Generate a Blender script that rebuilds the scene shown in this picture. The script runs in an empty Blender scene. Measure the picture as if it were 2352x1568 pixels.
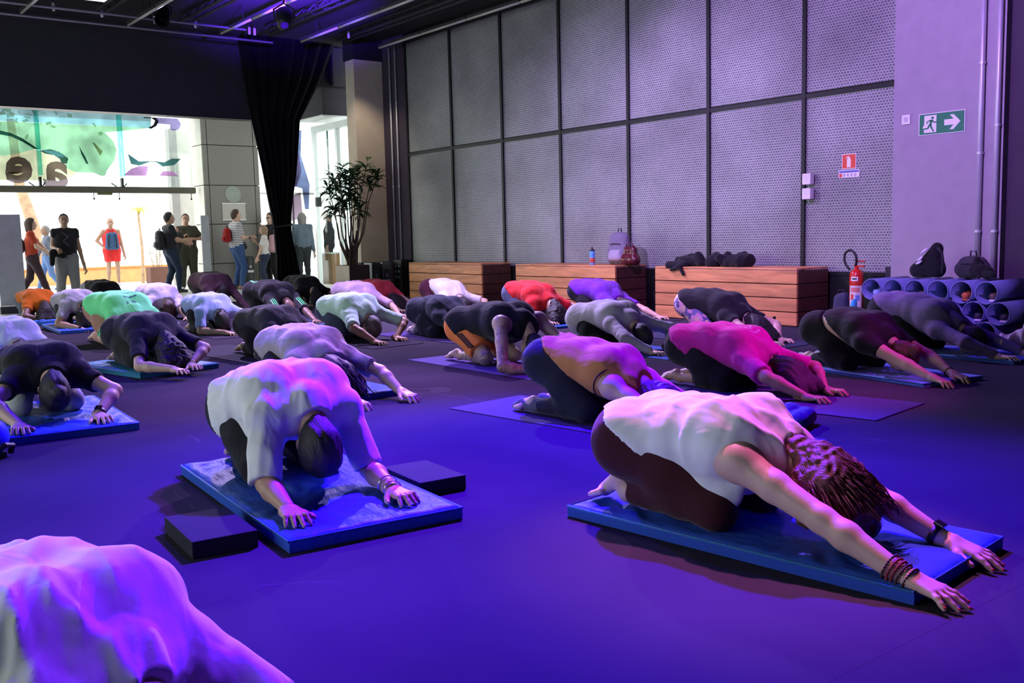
import bpy, bmesh, math, random
import numpy as np
from mathutils import Vector, Matrix

S = bpy.context.scene
COL = S.collection
R = math.radians

# ------------------------------------------------------------------ camera
CAM_H = 1.08
YAW, PIT, ROL, FPX = 0.66183, 0.10962, -0.02351, 2241.3
def make_camera():
    f = Vector((math.sin(YAW) * math.cos(PIT), math.cos(YAW) * math.cos(PIT), -math.sin(PIT)))
    r = Vector((math.cos(YAW), -math.sin(YAW), 0.0))
    u = r.cross(f)
    c, s = math.cos(ROL), math.sin(ROL)
    r2 = r * c + u * s
    u2 = u * c - r * s
    cd = bpy.data.cameras.new('camera')
    cd.sensor_width = 36.0
    cd.lens = FPX / 2352.0 * 36.0
    cd.clip_end = 300
    co = bpy.data.objects.new('camera', cd)
    m = Matrix((r2, u2, -f)).transposed().to_4x4()
    m.translation = Vector((0, 0, CAM_H))
    co.matrix_world = m
    COL.objects.link(co)
    S.camera = co
make_camera()

# ------------------------------------------------------------------ world, exposure
W = bpy.data.worlds.new('daylight_sky')
S.world = W
W.use_nodes = True
bg = W.node_tree.nodes['Background']
bg.inputs['Color'].default_value = (0.93, 0.97, 1.0, 1)
bg.inputs['Strength'].default_value = 3.0
S.view_settings.view_transform = 'Standard'
S.view_settings.look = 'None'
S.view_settings.exposure = 0.0
S.view_settings.gamma = 1.0
S.view_settings.use_curve_mapping = False
S.cycles.use_denoising = True
S.cycles.max_bounces = 6
S.cycles.diffuse_bounces = 3
S.cycles.glossy_bounces = 3
S.cycles.transmission_bounces = 4
S.cycles.transparent_max_bounces = 8
S.cycles.sample_clamp_indirect = 4.0
S.cycles.caustics_reflective = False
S.cycles.caustics_refractive = False

# ------------------------------------------------------------------ lights
def area(name, loc, target, size, size_y, power, col, spread=180):
    l = bpy.data.lights.new(name, 'AREA')
    l.shape = 'RECTANGLE'; l.size = size; l.size_y = size_y
    l.energy = power; l.color = col; l.spread = R(spread)
    o = bpy.data.objects.new(name, l); COL.objects.link(o)
    o.location = loc
    o.rotation_euler = (Vector(target) - Vector(loc)).to_track_quat('-Z', 'Y').to_euler()
    return o
SPOTS = []
def spot(name, loc, target, power, col, angle=60, blend=0.5, radius=0.08):
    l = bpy.data.lights.new(name, 'SPOT')
    l.energy = power; l.color = col; l.spot_size = R(angle); l.spot_blend = blend; l.shadow_soft_size = radius
    o = bpy.data.objects.new(name, l); COL.objects.link(o)
    o.location = loc
    o.rotation_euler = (Vector(target) - Vector(loc)).to_track_quat('-Z', 'Y').to_euler()
    SPOTS.append((Vector(loc), Vector(target), col))
    return o
# daylight entering the openings of the hall
area('daylight_side_windows', (-5.3, 9.6, 2.2), (2.0, 9.9, 0.5), 13.0, 2.6, 260, (0.84, 0.95, 0.90))
area('daylight_entrance', (2.0, 21.3, 2.0), (3.5, 9.0, 1.2), 11.0, 2.6, 190, (1.0, 0.97, 0.92))
# stage lamps under the ceiling
BLUE = (0.06, 0.0, 1.0); VIO = (0.45, 0.06, 1.0); LAV = (0.60, 0.44, 1.0); PINK = (1.0, 0.24, 0.80); MAG = (0.75, 0.03, 0.75)
LAMP_AIM = []
def lamp(aim, loc, target, power, col, angle, blend=0.8):
    LAMP_AIM.append(aim); spot('stage_light', loc, target, power, col, angle, blend)
lamp('the front mats', (4.7, 5.4, 4.35), (1.9, 2.7, 0), 12500, BLUE, 74, 1.0)
lamp('the floor left of centre', (3.0, 8.6, 4.35), (2.0, 5.6, 0), 1500, BLUE, 84, 1.0)
lamp('the front left person', (4.3, 5.5, 4.35), (1.7, 3.5, 0.2), 1500, VIO, 27, 0.9)
lamp('the front right person', (4.0, 3.9, 4.35), (2.72, 2.2, 0.35), 1700, PINK, 23, 0.8)
lamp('the rows near the benches', (7.4, 10.6, 4.35), (5.2, 8.4, 0.2), 3000, LAV, 110, 0.9)
lamp('the far rows', (5.2, 15.0, 4.35), (3.4, 11.6, 0.2), 3000, LAV, 95, 0.9)
lamp('the right hand mats', (7.6, 1.6, 4.2), (5.3, 4.1, 0.2), 1700, MAG, 30, 0.9)
lamp('the mesh wall near the column', (4.2, 4.6, 4.3), (9.6, 6.6, 1.6), 1700, (0.50, 0.22, 1.0), 62, 0.35)
lamp('the mesh wall above the benches', (4.6, 9.8, 4.3), (9.6, 9.6, 0.4), 1200, LAV, 84, 0.9)
lamp('the mats at the far right as added fill', (8.4, 6.6, 4.35), (5.4, 2.4, 0), 500, (0.14, 0.02, 1.0), 76, 1.0)  # added blue fill for the right floor, no known lamp
lamp('the lilac t-shirt row, added to brighten it', (4.9, 8.4, 4.35), (3.1, 6.3, 0.1), 1900, (0.70, 0.32, 1.0), 36, 0.9)  # extra lamp added to brighten this row and the floor nearby
lamp('the nearest person', (2.7, 2.4, 4.35), (0.70, 1.95, 0.2), 1300, (0.16, 0.02, 1.0), 36, 0.8)
lamp('the ceiling trusses, added for the blue glow', (5.7, 11.9, 3.95), (6.1, 12.7, 4.68), 9000, (0.12, 0.02, 1.0), 80, 1.0)  # added uplight imitating the haze glow around a stage lamp
# warm downlight washing the beige column
l = spot('column_downlight', (8.42, 15.08, 4.36), (9.25, 16.03, 1.6), 85, (1.0, 0.84, 0.64), 70, 0.7, 0.03); SPOTS.pop()
# ------------------------------------------------------------------ material helpers
MATS = {}
def _nodes(name):
    m = bpy.data.materials.new(name); m.use_nodes = True
    nt = m.node_tree
    return m, nt, nt.nodes, nt.links, nt.nodes['Principled BSDF']
def mat(name, col, rough=0.6, metal=0.0, var=0.08, vscale=6.0, bump=0.0, bscale=60.0, stretch=None, sheen=0.0, emit=None, spec=0.5, trans=0.0, coat=0.0):
    if name in MATS: return MATS[name]
    m, nt, N, L, P = _nodes(name)
    P.inputs['Roughness'].default_value = rough
    P.inputs['Metallic'].default_value = metal
    P.inputs['Specular IOR Level'].default_value = spec
    if sheen: P.inputs['Sheen Weight'].default_value = sheen
    if trans: P.inputs['Transmission Weight'].default_value = trans
    if coat: P.inputs['Coat Weight'].default_value = coat
    tc = N.new('ShaderNodeTexCoord')
    src = tc.outputs['Object']
    if stretch:
        mp = N.new('ShaderNodeMapping'); mp.inputs['Scale'].default_value = stretch
        L.new(src, mp.inputs['Vector']); src = mp.outputs['Vector']
    nz = N.new('ShaderNodeTexNoise'); nz.inputs['Scale'].default_value = vscale; nz.inputs['Detail'].default_value = 4
    L.new(src, nz.inputs['Vector'])
    rp = N.new('ShaderNodeValToRGB')
    a = [max(0, c * (1 - var)) for c in col]; b = [min(1, c * (1 + var)) for c in col]
    rp.color_ramp.elements[0].position = 0.3; rp.color_ramp.elements[1].position = 0.7
    rp.color_ramp.elements[0].color = (*a, 1); rp.color_ramp.elements[1].color = (*b, 1)
    L.new(nz.outputs['Fac'], rp.inputs['Fac'])
    L.new(rp.outputs['Color'], P.inputs['Base Color'])
    if bump:
        n2 = N.new('ShaderNodeTexNoise'); n2.inputs['Scale'].default_value = bscale; n2.inputs['Detail'].default_value = 5
        L.new(src, n2.inputs['Vector'])
        bp = N.new('ShaderNodeBump'); bp.inputs['Strength'].default_value = bump; bp.inputs['Distance'].default_value = 0.01
        L.new(n2.outputs['Fac'], bp.inputs['Height']); L.new(bp.outputs['Normal'], P.inputs['Normal'])
    if emit:
        P.inputs['Emission Color'].default_value = (*emit[0], 1); P.inputs['Emission Strength'].default_value = emit[1]
    MATS[name] = m
    return m
def cloth(name, col, bump=0.10):
    if 'cloth_' + name in MATS: return MATS['cloth_' + name]
    m = mat('cloth_' + name, col, 0.9, var=0.05, vscale=9, bump=bump, bscale=320, sheen=0.1, spec=0.15)
    N = m.node_tree.nodes; L = m.node_tree.links
    tc = N.new('ShaderNodeTexCoord'); mp = N.new('ShaderNodeMapping'); mp.inputs['Scale'].default_value = (0.55, 1.5, 1.0); mp.inputs['Rotation'].default_value = (0.2, 0.3, 0.5)
    L.new(tc.outputs['Object'], mp.inputs['Vector'])
    nz = N.new('ShaderNodeTexNoise'); nz.inputs['Scale'].default_value = 7; nz.inputs['Detail'].default_value = 1.0; nz.inputs['Distortion'].default_value = 1.6
    L.new(mp.outputs[0], nz.inputs['Vector'])
    b2 = N.new('ShaderNodeBump'); b2.inputs['Strength'].default_value = 0.30; b2.inputs['Distance'].default_value = 0.035
    b1 = [n for n in N if n.type == 'BUMP' and n is not b2][0]
    L.new(nz.outputs['Fac'], b2.inputs['Height']); L.new(b2.outputs[0], b1.inputs['Normal'])
    return m
def skin(name, col):
    return mat('skin_' + name, col, 0.5, var=0.07, vscale=14, bump=0.06, bscale=160, spec=0.4)
def hairm(name, col):
    return mat('hair_' + name, col, 0.62, var=0.35, vscale=40, bump=0.5, bscale=70, stretch=(0.6, 3.0, 1.2), spec=0.5)
def glass_mat(name, tint=(0.93, 1.0, 0.98), opacity=0.12):
    if name in MATS: return MATS[name]
    m = bpy.data.materials.new(name); m.use_nodes = True
    nt = m.node_tree; N = nt.nodes; L = nt.links
    N.remove(N['Principled BSDF'])
    out = N['Material Output']
    tr = N.new('ShaderNodeBsdfTransparent'); tr.inputs['Color'].default_value = (*tint, 1)
    gl = N.new('ShaderNodeBsdfGlossy'); gl.inputs['Roughness'].default_value = 0.03
    mx = N.new('ShaderNodeMixShader'); mx.inputs['Fac'].default_value = opacity
    L.new(tr.outputs[0], mx.inputs[1]); L.new(gl.outputs[0], mx.inputs[2]); L.new(mx.outputs[0], out.inputs['Surface'])
    MATS[name] = m
    return m
def film_mat(name, col, dens=0.25):
    # printed translucent film stuck to glass: part of the daylight passes through it
    if name in MATS: return MATS[name]
    m = bpy.data.materials.new(name); m.use_nodes = True
    nt = m.node_tree; N = nt.nodes; L = nt.links
    N.remove(N['Principled BSDF'])
    out = N['Material Output']
    tc = N.new('ShaderNodeTexCoord'); nz = N.new('ShaderNodeTexNoise'); nz.inputs['Scale'].default_value = 1.6
    L.new(tc.outputs['Object'], nz.inputs['Vector'])
    rp = N.new('ShaderNodeValToRGB'); rp.color_ramp.elements[0].position = 0.35; rp.color_ramp.elements[1].position = 0.65
    rp.color_ramp.elements[0].color = (*[c * 0.8 for c in col], 1); rp.color_ramp.elements[1].color = (*[min(1, c * 1.15) for c in col], 1)
    L.new(nz.outputs['Fac'], rp.inputs['Fac'])
    tl = N.new('ShaderNodeBsdfTranslucent'); df = N.new('ShaderNodeBsdfTransparent')
    L.new(rp.outputs[0], tl.inputs['Color']); L.new(rp.outputs[0], df.inputs['Color'])
    mx = N.new('ShaderNodeMixShader'); mx.inputs['Fac'].default_value = dens
    L.new(df.outputs[0], mx.inputs[1]); L.new(tl.outputs[0], mx.inputs[2]); L.new(mx.outputs[0], out.inputs['Surface'])
    MATS[name] = m
    return m

# ------------------------------------------------------------------ object helpers
def tag(o, label=None, cat=None, group=None, kind=None):
    if label: o['label'] = label
    if cat: o['category'] = cat
    if group: o['group'] = group
    if kind: o['kind'] = kind
    return o
def empty(name, loc=(0, 0, 0), rz=0.0, label=None, cat=None, group=None):
    o = bpy.data.objects.new(name, None); COL.objects.link(o)
    o.empty_display_size = 0.1
    o.location = loc; o.rotation_euler = (0, 0, rz)
    return tag(o, label, cat, group)
def link(name, me, m=None, parent=None, loc=None, rz=0.0, smooth=False):
    o = bpy.data.objects.new(name, me); COL.objects.link(o)
    if m is not None:
        me.materials.clear()
        for q in (m if isinstance(m, (list, tuple)) else [m]): me.materials.append(q)
    if parent is not None: o.parent = parent
    if loc is not None: o.location = loc
    o.rotation_euler = (0, 0, rz)
    if smooth: me.shade_smooth()
    return o
def obj(name, bm, m=None, parent=None, loc=None, rz=0.0, smooth=False):
    me = bpy.data.meshes.new(name)
    bmesh.ops.recalc_face_normals(bm, faces=bm.faces[:])
    bm.to_mesh(me); bm.free()
    return link(name, me, m, parent, loc, rz, smooth)
def bx(bm, x0, x1, y0, y1, z0, z1, bev=0.0, seg=2):
    v = bmesh.ops.create_cube(bm, size=1.0)['verts']
    for q in v:
        q.co = Vector(((x0 + x1) / 2 + q.co.x * (x1 - x0), (y0 + y1) / 2 + q.co.y * (y1 - y0), (z0 + z1) / 2 + q.co.z * (z1 - z0)))
    if bev > 0:
        es = list({e for q in v for e in q.link_edges})
        bmesh.ops.bevel(bm, geom=es, offset=bev, segments=seg, affect='EDGES', profile=0.6)
    return v
def box(name, m, x0, x1, y0, y1, z0, z1, bev=0.0, parent=None, seg=2, smooth=False):
    bm = bmesh.new(); bx(bm, x0, x1, y0, y1, z0, z1, bev, seg)
    return obj(name, bm, m, parent, smooth=smooth)
def frame_of(d):
    d = d.normalized()
    a = Vector((0, 0, 1)) if abs(d.z) < 0.9 else Vector((1, 0, 0))
    s = d.cross(a).normalized(); t = s.cross(d)
    return s, t
def tube(bm, pts, rad, seg=8, cap=True):
    pts = [Vector(p) for p in pts]
    n = len(pts)
    rads = rad if isinstance(rad, (list, tuple)) else [rad] * n
    rings = []
    s = None
    for i, p in enumerate(pts):
        d = (pts[min(i + 1, n - 1)] - pts[max(i - 1, 0)])
        if s is None: s, t = frame_of(d)
        else:
            d = d.normalized(); s = (s - d * s.dot(d)).normalized(); t = s.cross(d)
        rings.append([bm.verts.new(p + (s * math.cos(2 * math.pi * k / seg) + t * math.sin(2 * math.pi * k / seg)) * rads[i]) for k in range(seg)])
    for i in range(n - 1):
        for k in range(seg):
            bm.faces.new((rings[i][k], rings[i][(k + 1) % seg], rings[i + 1][(k + 1) % seg], rings[i + 1][k]))
    if cap:
        bm.faces.new(rings[0][::-1]); bm.faces.new(rings[-1])
def lathe(bm, prof, seg=20, c=(0, 0, 0)):
    rings = []
    for r, z in prof:
        rings.append([bm.verts.new((c[0] + r * math.cos(2 * math.pi * k / seg), c[1] + r * math.sin(2 * math.pi * k / seg), c[2] + z)) for k in range(seg)])
    for i in range(len(prof) - 1):
        for k in range(seg):
            bm.faces.new((rings[i][k], rings[i][(k + 1) % seg], rings[i + 1][(k + 1) % seg], rings[i + 1][k]))
    bm.faces.new(rings[0][::-1]); bm.faces.new(rings[-1])
def prism(bm, pts, axis, d0, d1):
    # polygon in a plane extruded between d0 and d1; axis 'x' -> pts (y,z), 'y' -> (x,z), 'z' -> (x,y)
    def P(a, b, d):
        return (d, a, b) if axis == 'x' else (a, d, b) if axis == 'y' else (a, b, d)
    lo = [bm.verts.new(P(a, b, d0)) for a, b in pts]; hi = [bm.verts.new(P(a, b, d1)) for a, b in pts]
    n = len(pts)
    bm.faces.new(lo); bm.faces.new(hi[::-1])
    for i in range(n): bm.faces.new((lo[i], lo[(i + 1) % n], hi[(i + 1) % n], hi[i]))
def disc_pts(cx, cy, rx, ry=None, n=24):
    ry = rx if ry is None else ry
    return [(cx + rx * math.cos(2 * math.pi * k / n), cy + ry * math.sin(2 * math.pi * k / n)) for k in range(n)]
def text_mesh(name, body, size, depth, m, parent, matrix, align='CENTER', bold=0.0):
    cu = bpy.data.curves.new(name, 'FONT'); cu.body = body; cu.size = size; cu.extrude = depth; cu.align_x = align; cu.offset = bold; cu.align_y = 'CENTER'; cu.resolution_u = 3
    t = bpy.data.objects.new('tmp_text', cu); COL.objects.link(t)
    dg = bpy.context.evaluated_depsgraph_get(); dg.update()
    me = bpy.data.meshes.new_from_object(t.evaluated_get(dg))
    bpy.data.objects.remove(t); bpy.data.curves.remove(cu)
    me.name = name
    me.transform(matrix)
    return link(name, me, m, parent)

# ------------------------------------------------------------------ implicit surfaces (rounded cones blended together, meshed with surface nets)
class SDF:
    def __init__(s, lo, hi, h):
        s.lo = np.array(lo, np.float32); s.h = np.float32(h)
        s.n = np.maximum(4, np.ceil((np.array(hi) - np.array(lo)) / h).astype(int) + 1)
        s.ax = [s.lo[i] + s.h * np.arange(s.n[i], dtype=np.float32) for i in range(3)]
        s.v = np.full(tuple(s.n), 0.25, np.float32)
    def sub(s, lo, hi):
        i0 = np.clip(np.floor((np.array(lo) - s.lo) / s.h).astype(int), 0, s.n - 1)
        i1 = np.clip(np.ceil((np.array(hi) - s.lo) / s.h).astype(int) + 1, 1, s.n)
        if np.any(i1 <= i0): return None
        sl = tuple(slice(a, b) for a, b in zip(i0, i1))
        return sl, s.ax[0][sl[0]][:, None, None], s.ax[1][sl[1]][None, :, None], s.ax[2][sl[2]][None, None, :]
    def blend(s, sl, d, k):
        a = s.v[sl]
        if k <= 1e-6: s.v[sl] = np.minimum(a, d)
        else:
            t = np.clip(0.5 + 0.5 * (a - d) / k, 0, 1)
            s.v[sl] = a + (d - a) * t - k * t * (1 - t)
    def cone(s, a, b, ra, rb, k=0.03, cap=False, flat=None):
        a = np.array(a, np.float32); b = np.array(b, np.float32); m = max(ra, rb) + k + 2 * s.h + 0.03
        q = s.sub(np.minimum(a, b) - m, np.maximum(a, b) + m)
        if q is None: return
        sl, X, Y, Z = q
        ba = b - a; L2 = float(ba @ ba) + 1e-9
        t = np.clip(((X - a[0]) * ba[0] + (Y - a[1]) * ba[1] + (Z - a[2]) * ba[2]) / L2, 0, 1)
        dx = X - a[0] - t * ba[0]; dy = Y - a[1] - t * ba[1]; dz = Z - a[2] - t * ba[2]
        if flat is not None: dz = dz * flat
        d = np.sqrt(dx * dx + dy * dy + dz * dz) - (ra + (rb - ra) * t)
        if cap:
            L = math.sqrt(L2)
            e = ((X - b[0]) * ba[0] + (Y - b[1]) * ba[1] + (Z - b[2]) * ba[2]) / L
            d = np.maximum(d, e)
        s.blend(sl, d, k)
    def ell(s, c, r, axes=None, k=0.02, sub=False):
        c = np.array(c, np.float32); r = np.array(r, np.float32); m = float(r.max()) + k + 2 * s.h + 0.03
        q = s.sub(c - m, c + m)
        if q is None: return
        sl, X, Y, Z = q
        X = X - c[0]; Y = Y - c[1]; Z = Z - c[2]
        if axes is None: axes = np.eye(3)
        p = [(X * axes[i][0] + Y * axes[i][1] + Z * axes[i][2]) / r[i] for i in range(3)]
        g = np.sqrt(p[0] ** 2 + p[1] ** 2 + p[2] ** 2)
        d = (g - 1) * float(r.min()) * (1 + 0.4 * (g < 1))
        if sub: s.v[sl] = np.maximum(s.v[sl], -d)
        else: s.blend(sl, d, k)
    def plane(s, c, n):
        # keep the side the normal points to
        c = np.array(c, np.float32); n = np.array(n, np.float32); n = n / np.linalg.norm(n)
        X = s.ax[0][:, None, None]; Y = s.ax[1][None, :, None]; Z = s.ax[2][None, None, :]
        s.v = np.maximum(s.v, -((X - c[0]) * n[0] + (Y - c[1]) * n[1] + (Z - c[2]) * n[2])).astype(np.float32)
    def ripple(s, fn, band=0.06):
        i = np.nonzero(np.abs(s.v) < band)
        s.v[i] += fn(s.ax[0][i[0]], s.ax[1][i[1]], s.ax[2][i[2]]).astype(np.float32)
    def nets(s):
        v = s.v; v[0] = v[-1] = 0.2; v[:, 0] = v[:, -1] = 0.2; v[:, :, 0] = v[:, :, -1] = 0.2
        sg = v < 0
        c = np.zeros(tuple(np.array(v.shape) - 1), np.int8)
        for i in (0, 1):
            for j in (0, 1):
                for k in (0, 1):
                    c += sg[i:v.shape[0] - 1 + i, j:v.shape[1] - 1 + j, k:v.shape[2] - 1 + k]
        act = (c > 0) & (c < 8)
        ax, ay, az = np.nonzero(act)
        idx = np.full(act.shape, -1, np.int32); idx[ax, ay, az] = np.arange(len(ax))
        pos = np.zeros((len(ax), 3), np.float32); cnt = np.zeros(len(ax), np.float32)
        for d in range(3):
            o = [q for q in range(3) if q != d]
            for p in (0, 1):
                for r in (0, 1):
                    A = [0, 0, 0]; A[o[0]] = p; A[o[1]] = r; B = list(A); B[d] = 1
                    va = v[ax + A[0], ay + A[1], az + A[2]]; vb = v[ax + B[0], ay + B[1], az + B[2]]
                    cr = (va < 0) != (vb < 0)
                    t = np.where(cr, va / np.where(cr, va - vb, 1), 0)
                    for e in range(3):
                        pos[:, e] += np.where(cr, A[e] + (t if e == d else 0), 0)
                    cnt += cr
        V = s.lo + s.h * (np.stack([ax, ay, az], 1) + pos / cnt[:, None])
        F = []
        for d in range(3):
            o = [(d + 1) % 3, (d + 2) % 3]
            a = [slice(None)] * 3; b = [slice(None)] * 3
            a[d] = slice(0, -1); b[d] = slice(1, None)
            for q in o: a[q] = slice(1, -1); b[q] = slice(1, -1)
            sa = sg[tuple(a)]; sb = sg[tuple(b)]
            e = np.nonzero(sa != sb)
            E = [e[0].copy(), e[1].copy(), e[2].copy()]
            for q in o: E[q] = E[q] + 1
            inn = sa[e]
            def cell(du, dv):
                C = [E[0].copy(), E[1].copy(), E[2].copy()]
                C[o[0]] -= du; C[o[1]] -= dv
                return idx[C[0], C[1], C[2]]
            q = np.stack([cell(1, 1), cell(0, 1), cell(0, 0), cell(1, 0)], 1)
            q[~inn] = q[~inn][:, ::-1]
            F.append(q)
        return V.astype(np.float32), np.concatenate(F).astype(np.int32)
def quads_mesh(name, parts):
    Vs = []; Fs = []; off = 0
    for V, F in parts:
        Vs.append(V); Fs.append(F + off); off += len(V)
    V = np.concatenate(Vs); F = np.concatenate(Fs)
    me = bpy.data.meshes.new(name)
    me.vertices.add(len(V)); me.vertices.foreach_set('co', V.ravel())
    me.loops.add(F.size); me.loops.foreach_set('vertex_index', F.ravel())
    me.polygons.add(len(F)); me.polygons.foreach_set('loop_start', np.arange(0, F.size, 4, dtype=np.int32))
    me.update(calc_edges=True)
    me.shade_smooth()
    return me
# ------------------------------------------------------------------ structure materials
def floor_material():
    m, nt, N, L, P = _nodes('dark_vinyl_floor')
    tc = N.new('ShaderNodeTexCoord')
    nz = N.new('ShaderNodeTexNoise'); nz.inputs['Scale'].default_value = 0.9; nz.inputs['Detail'].default_value = 6
    L.new(tc.outputs['Object'], nz.inputs['Vector'])
    rp = N.new('ShaderNodeValToRGB')
    rp.color_ramp.elements[0].position = 0.3; rp.color_ramp.elements[1].position = 0.75
    rp.color_ramp.elements[0].color = (0.038, 0.033, 0.046, 1); rp.color_ramp.elements[1].color = (0.058, 0.052, 0.068, 1)
    L.new(nz.outputs['Fac'], rp.inputs['Fac'])
    # long thin scuff lines left by shoes
    wv = N.new('ShaderNodeTexVoronoi'); wv.feature = 'DISTANCE_TO_EDGE'; wv.inputs['Scale'].default_value = 0.75
    n3 = N.new('ShaderNodeTexNoise'); n3.inputs['Scale'].default_value = 1.3
    L.new(tc.outputs['Object'], n3.inputs['Vector'])
    mxv = N.new('ShaderNodeMixRGB'); mxv.inputs['Fac'].default_value = 0.25
    L.new(tc.outputs['Object'], mxv.inputs['Color1']); L.new(n3.outputs['Color'], mxv.inputs['Color2'])
    L.new(mxv.outputs[0], wv.inputs['Vector'])
    lt = N.new('ShaderNodeMath'); lt.operation = 'LESS_THAN'; lt.inputs[1].default_value = 0.0028
    L.new(wv.outputs['Distance'], lt.inputs[0])
    n4 = N.new('ShaderNodeTexNoise'); n4.inputs['Scale'].default_value = 0.8
    L.new(tc.outputs['Object'], n4.inputs['Vector'])
    gt = N.new('ShaderNodeMath'); gt.operation = 'GREATER_THAN'; gt.inputs[1].default_value = 0.56
    L.new(n4.outputs['Fac'], gt.inputs[0])
    mu = N.new('ShaderNodeMath'); mu.operation = 'MULTIPLY'; L.new(lt.outputs[0], mu.inputs[0]); L.new(gt.outputs[0], mu.inputs[1])
    m2 = N.new('ShaderNodeMath'); m2.operation = 'MULTIPLY'; m2.inputs[1].default_value = 0.05; L.new(mu.outputs[0], m2.inputs[0])
    mx = N.new('ShaderNodeMixRGB'); mx.inputs['Color2'].default_value = (0.35, 0.35, 0.36, 1)
    L.new(m2.outputs[0], mx.inputs['Fac']); L.new(rp.outputs[0], mx.inputs['Color1']); L.new(mx.outputs[0], P.inputs['Base Color'])
    n5 = N.new('ShaderNodeTexNoise'); n5.inputs['Scale'].default_value = 2.2; n5.inputs['Detail'].default_value = 5
    L.new(tc.outputs['Object'], n5.inputs['Vector'])
    mr = N.new('ShaderNodeMapRange'); mr.inputs['To Min'].default_value = 0.6; mr.inputs['To Max'].default_value = 0.8
    L.new(n5.outputs['Fac'], mr.inputs['Value']); L.new(mr.outputs[0], P.inputs['Roughness'])
    P.inputs['Specular IOR Level'].default_value = 0.0
    return m
def weave_material():
    m, nt, N, L, P = _nodes('woven_metal_mesh')
    tc = N.new('ShaderNodeTexCoord'); sp = N.new('ShaderNodeSeparateXYZ'); cb = N.new('ShaderNodeCombineXYZ')
    L.new(tc.outputs['Object'], sp.inputs[0]); L.new(sp.outputs['Y'], cb.inputs['X']); L.new(sp.outputs['Z'], cb.inputs['Y'])
    br = N.new('ShaderNodeTexBrick')
    br.offset = 0.5; br.inputs['Scale'].default_value = 1.0
    br.inputs['Brick Width'].default_value = 0.036; br.inputs['Row Height'].default_value = 0.03
    br.inputs['Mortar Size'].default_value = 0.0045; br.inputs['Mortar Smooth'].default_value = 0.25
    br.inputs['Color1'].default_value = (0.115, 0.12, 0.125, 1); br.inputs['Color2'].default_value = (0.175, 0.18, 0.185, 1); br.inputs['Mortar'].default_value = (0.44, 0.45, 0.44, 1)
    L.new(cb.outputs[0], br.inputs['Vector'])
    nz = N.new('ShaderNodeTexNoise'); nz.inputs['Scale'].default_value = 1.1; nz.inputs['Detail'].default_value = 4
    L.new(cb.outputs[0], nz.inputs['Vector'])
    mr = N.new('ShaderNodeMapRange'); mr.inputs['From Min'].default_value = 0.3; mr.inputs['From Max'].default_value = 0.7
    mr.inputs['To Min'].default_value = 0.75; mr.inputs['To Max'].default_value = 1.2
    L.new(nz.outputs['Fac'], mr.inputs['Value'])
    mx = N.new('ShaderNodeMixRGB'); mx.blend_type = 'MULTIPLY'; mx.inputs['Fac'].default_value = 1
    L.new(br.outputs['Color'], mx.inputs['Color1']); L.new(mr.outputs[0], mx.inputs['Color2'])
    L.new(mx.outputs[0], P.inputs['Base Color'])
    bp = N.new('ShaderNodeBump'); bp.inputs['Strength'].default_value = 0.3; bp.inputs['Distance'].default_value = 0.003
    L.new(br.outputs['Fac'], bp.inputs['Height']); L.new(bp.outputs[0], P.inputs['Normal'])
    P.inputs['Roughness'].default_value = 0.5; P.inputs['Metallic'].default_value = 0.15
    return m
M_FLOOR = floor_material(); M_WEAVE = weave_material()
M_BLACK = mat('matt_black_paint', (0.012, 0.012, 0.014), 0.9, var=0.15)
M_CHAR = mat('charcoal_plaster', (0.035, 0.034, 0.042), 0.85, var=0.1, bump=0.1, bscale=90)
M_FRAME = mat('black_steel_frame', (0.012, 0.012, 0.013), 0.5, metal=0.2)
M_GREYWALL = mat('grey_lilac_plaster', (0.36, 0.33, 0.36), 0.85, var=0.05, bump=0.08, bscale=120)
M_DARKWALL = mat('dark_aubergine_paint', (0.05, 0.035, 0.06), 0.8, var=0.08)
M_BEIGE = mat('beige_plaster', (0.70, 0.60, 0.47), 0.85, var=0.05, bump=0.12, bscale=120)
M_NAVY = mat('dark_blue_grey_paint', (0.055, 0.05, 0.075), 0.75, var=0.08)
M_CONC = mat('pale_grey_terrazzo', (0.52, 0.52, 0.50), 0.45, var=0.08, vscale=3, bump=0.05)
M_PAVE = mat('white_pavement', (0.85, 0.84, 0.82), 0.8, var=0.05)
M_STONE = mat('grey_stone_cladding', (0.30, 0.29, 0.26), 0.7, var=0.06, vscale=20)
M_CREAM = mat('cream_wall_paint', (0.80, 0.76, 0.66), 0.8, var=0.04)
M_WHITE = mat('white_paint', (0.8, 0.8, 0.8), 0.6, var=0.03)
M_ALU = mat('pale_aluminium', (0.62, 0.62, 0.60), 0.35, metal=0.6, var=0.04)
M_PIPE = mat('galvanised_pipe', (0.55, 0.55, 0.60), 0.4, metal=0.3, var=0.06)
M_GLASS = glass_mat('clear_glass', (0.94, 1.0, 0.98), 0.08)
M_GREEN_GLASS = glass_mat('green_edge_glass', (0.35, 0.85, 0.80), 0.15)

def struct(o): o['kind'] = 'structure'; return o

# floor: slab with vinyl sheets laid side by side
fl = struct(box('floor', M_BLACK, -5.6, 9.65, -3.2, 16.75, -0.12, -0.012))
y = -3.2; k = 0
while y < 16.7:
    y1 = min(y + 1.5, 16.72)
    box('vinyl_sheet', M_FLOOR, -5.6, 9.62, y + 0.0004, y1 - 0.0004, -0.012, 0.0, parent=fl)
    y = y1
struct(box('floor_lobby', M_CONC, -5.6, 13.0, 16.75, 22.0, -0.12, 0.0))
struct(box('ground_outside', M_PAVE, -30, 40, 22.0, 60.0, -0.16, -0.03))
struct(box('trim_1', mat('door_track_steel', (0.45, 0.45, 0.44), 0.4, metal=0.5), -5.6, 8.2, 21.93, 22.03, -0.02, 0.012))
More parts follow.
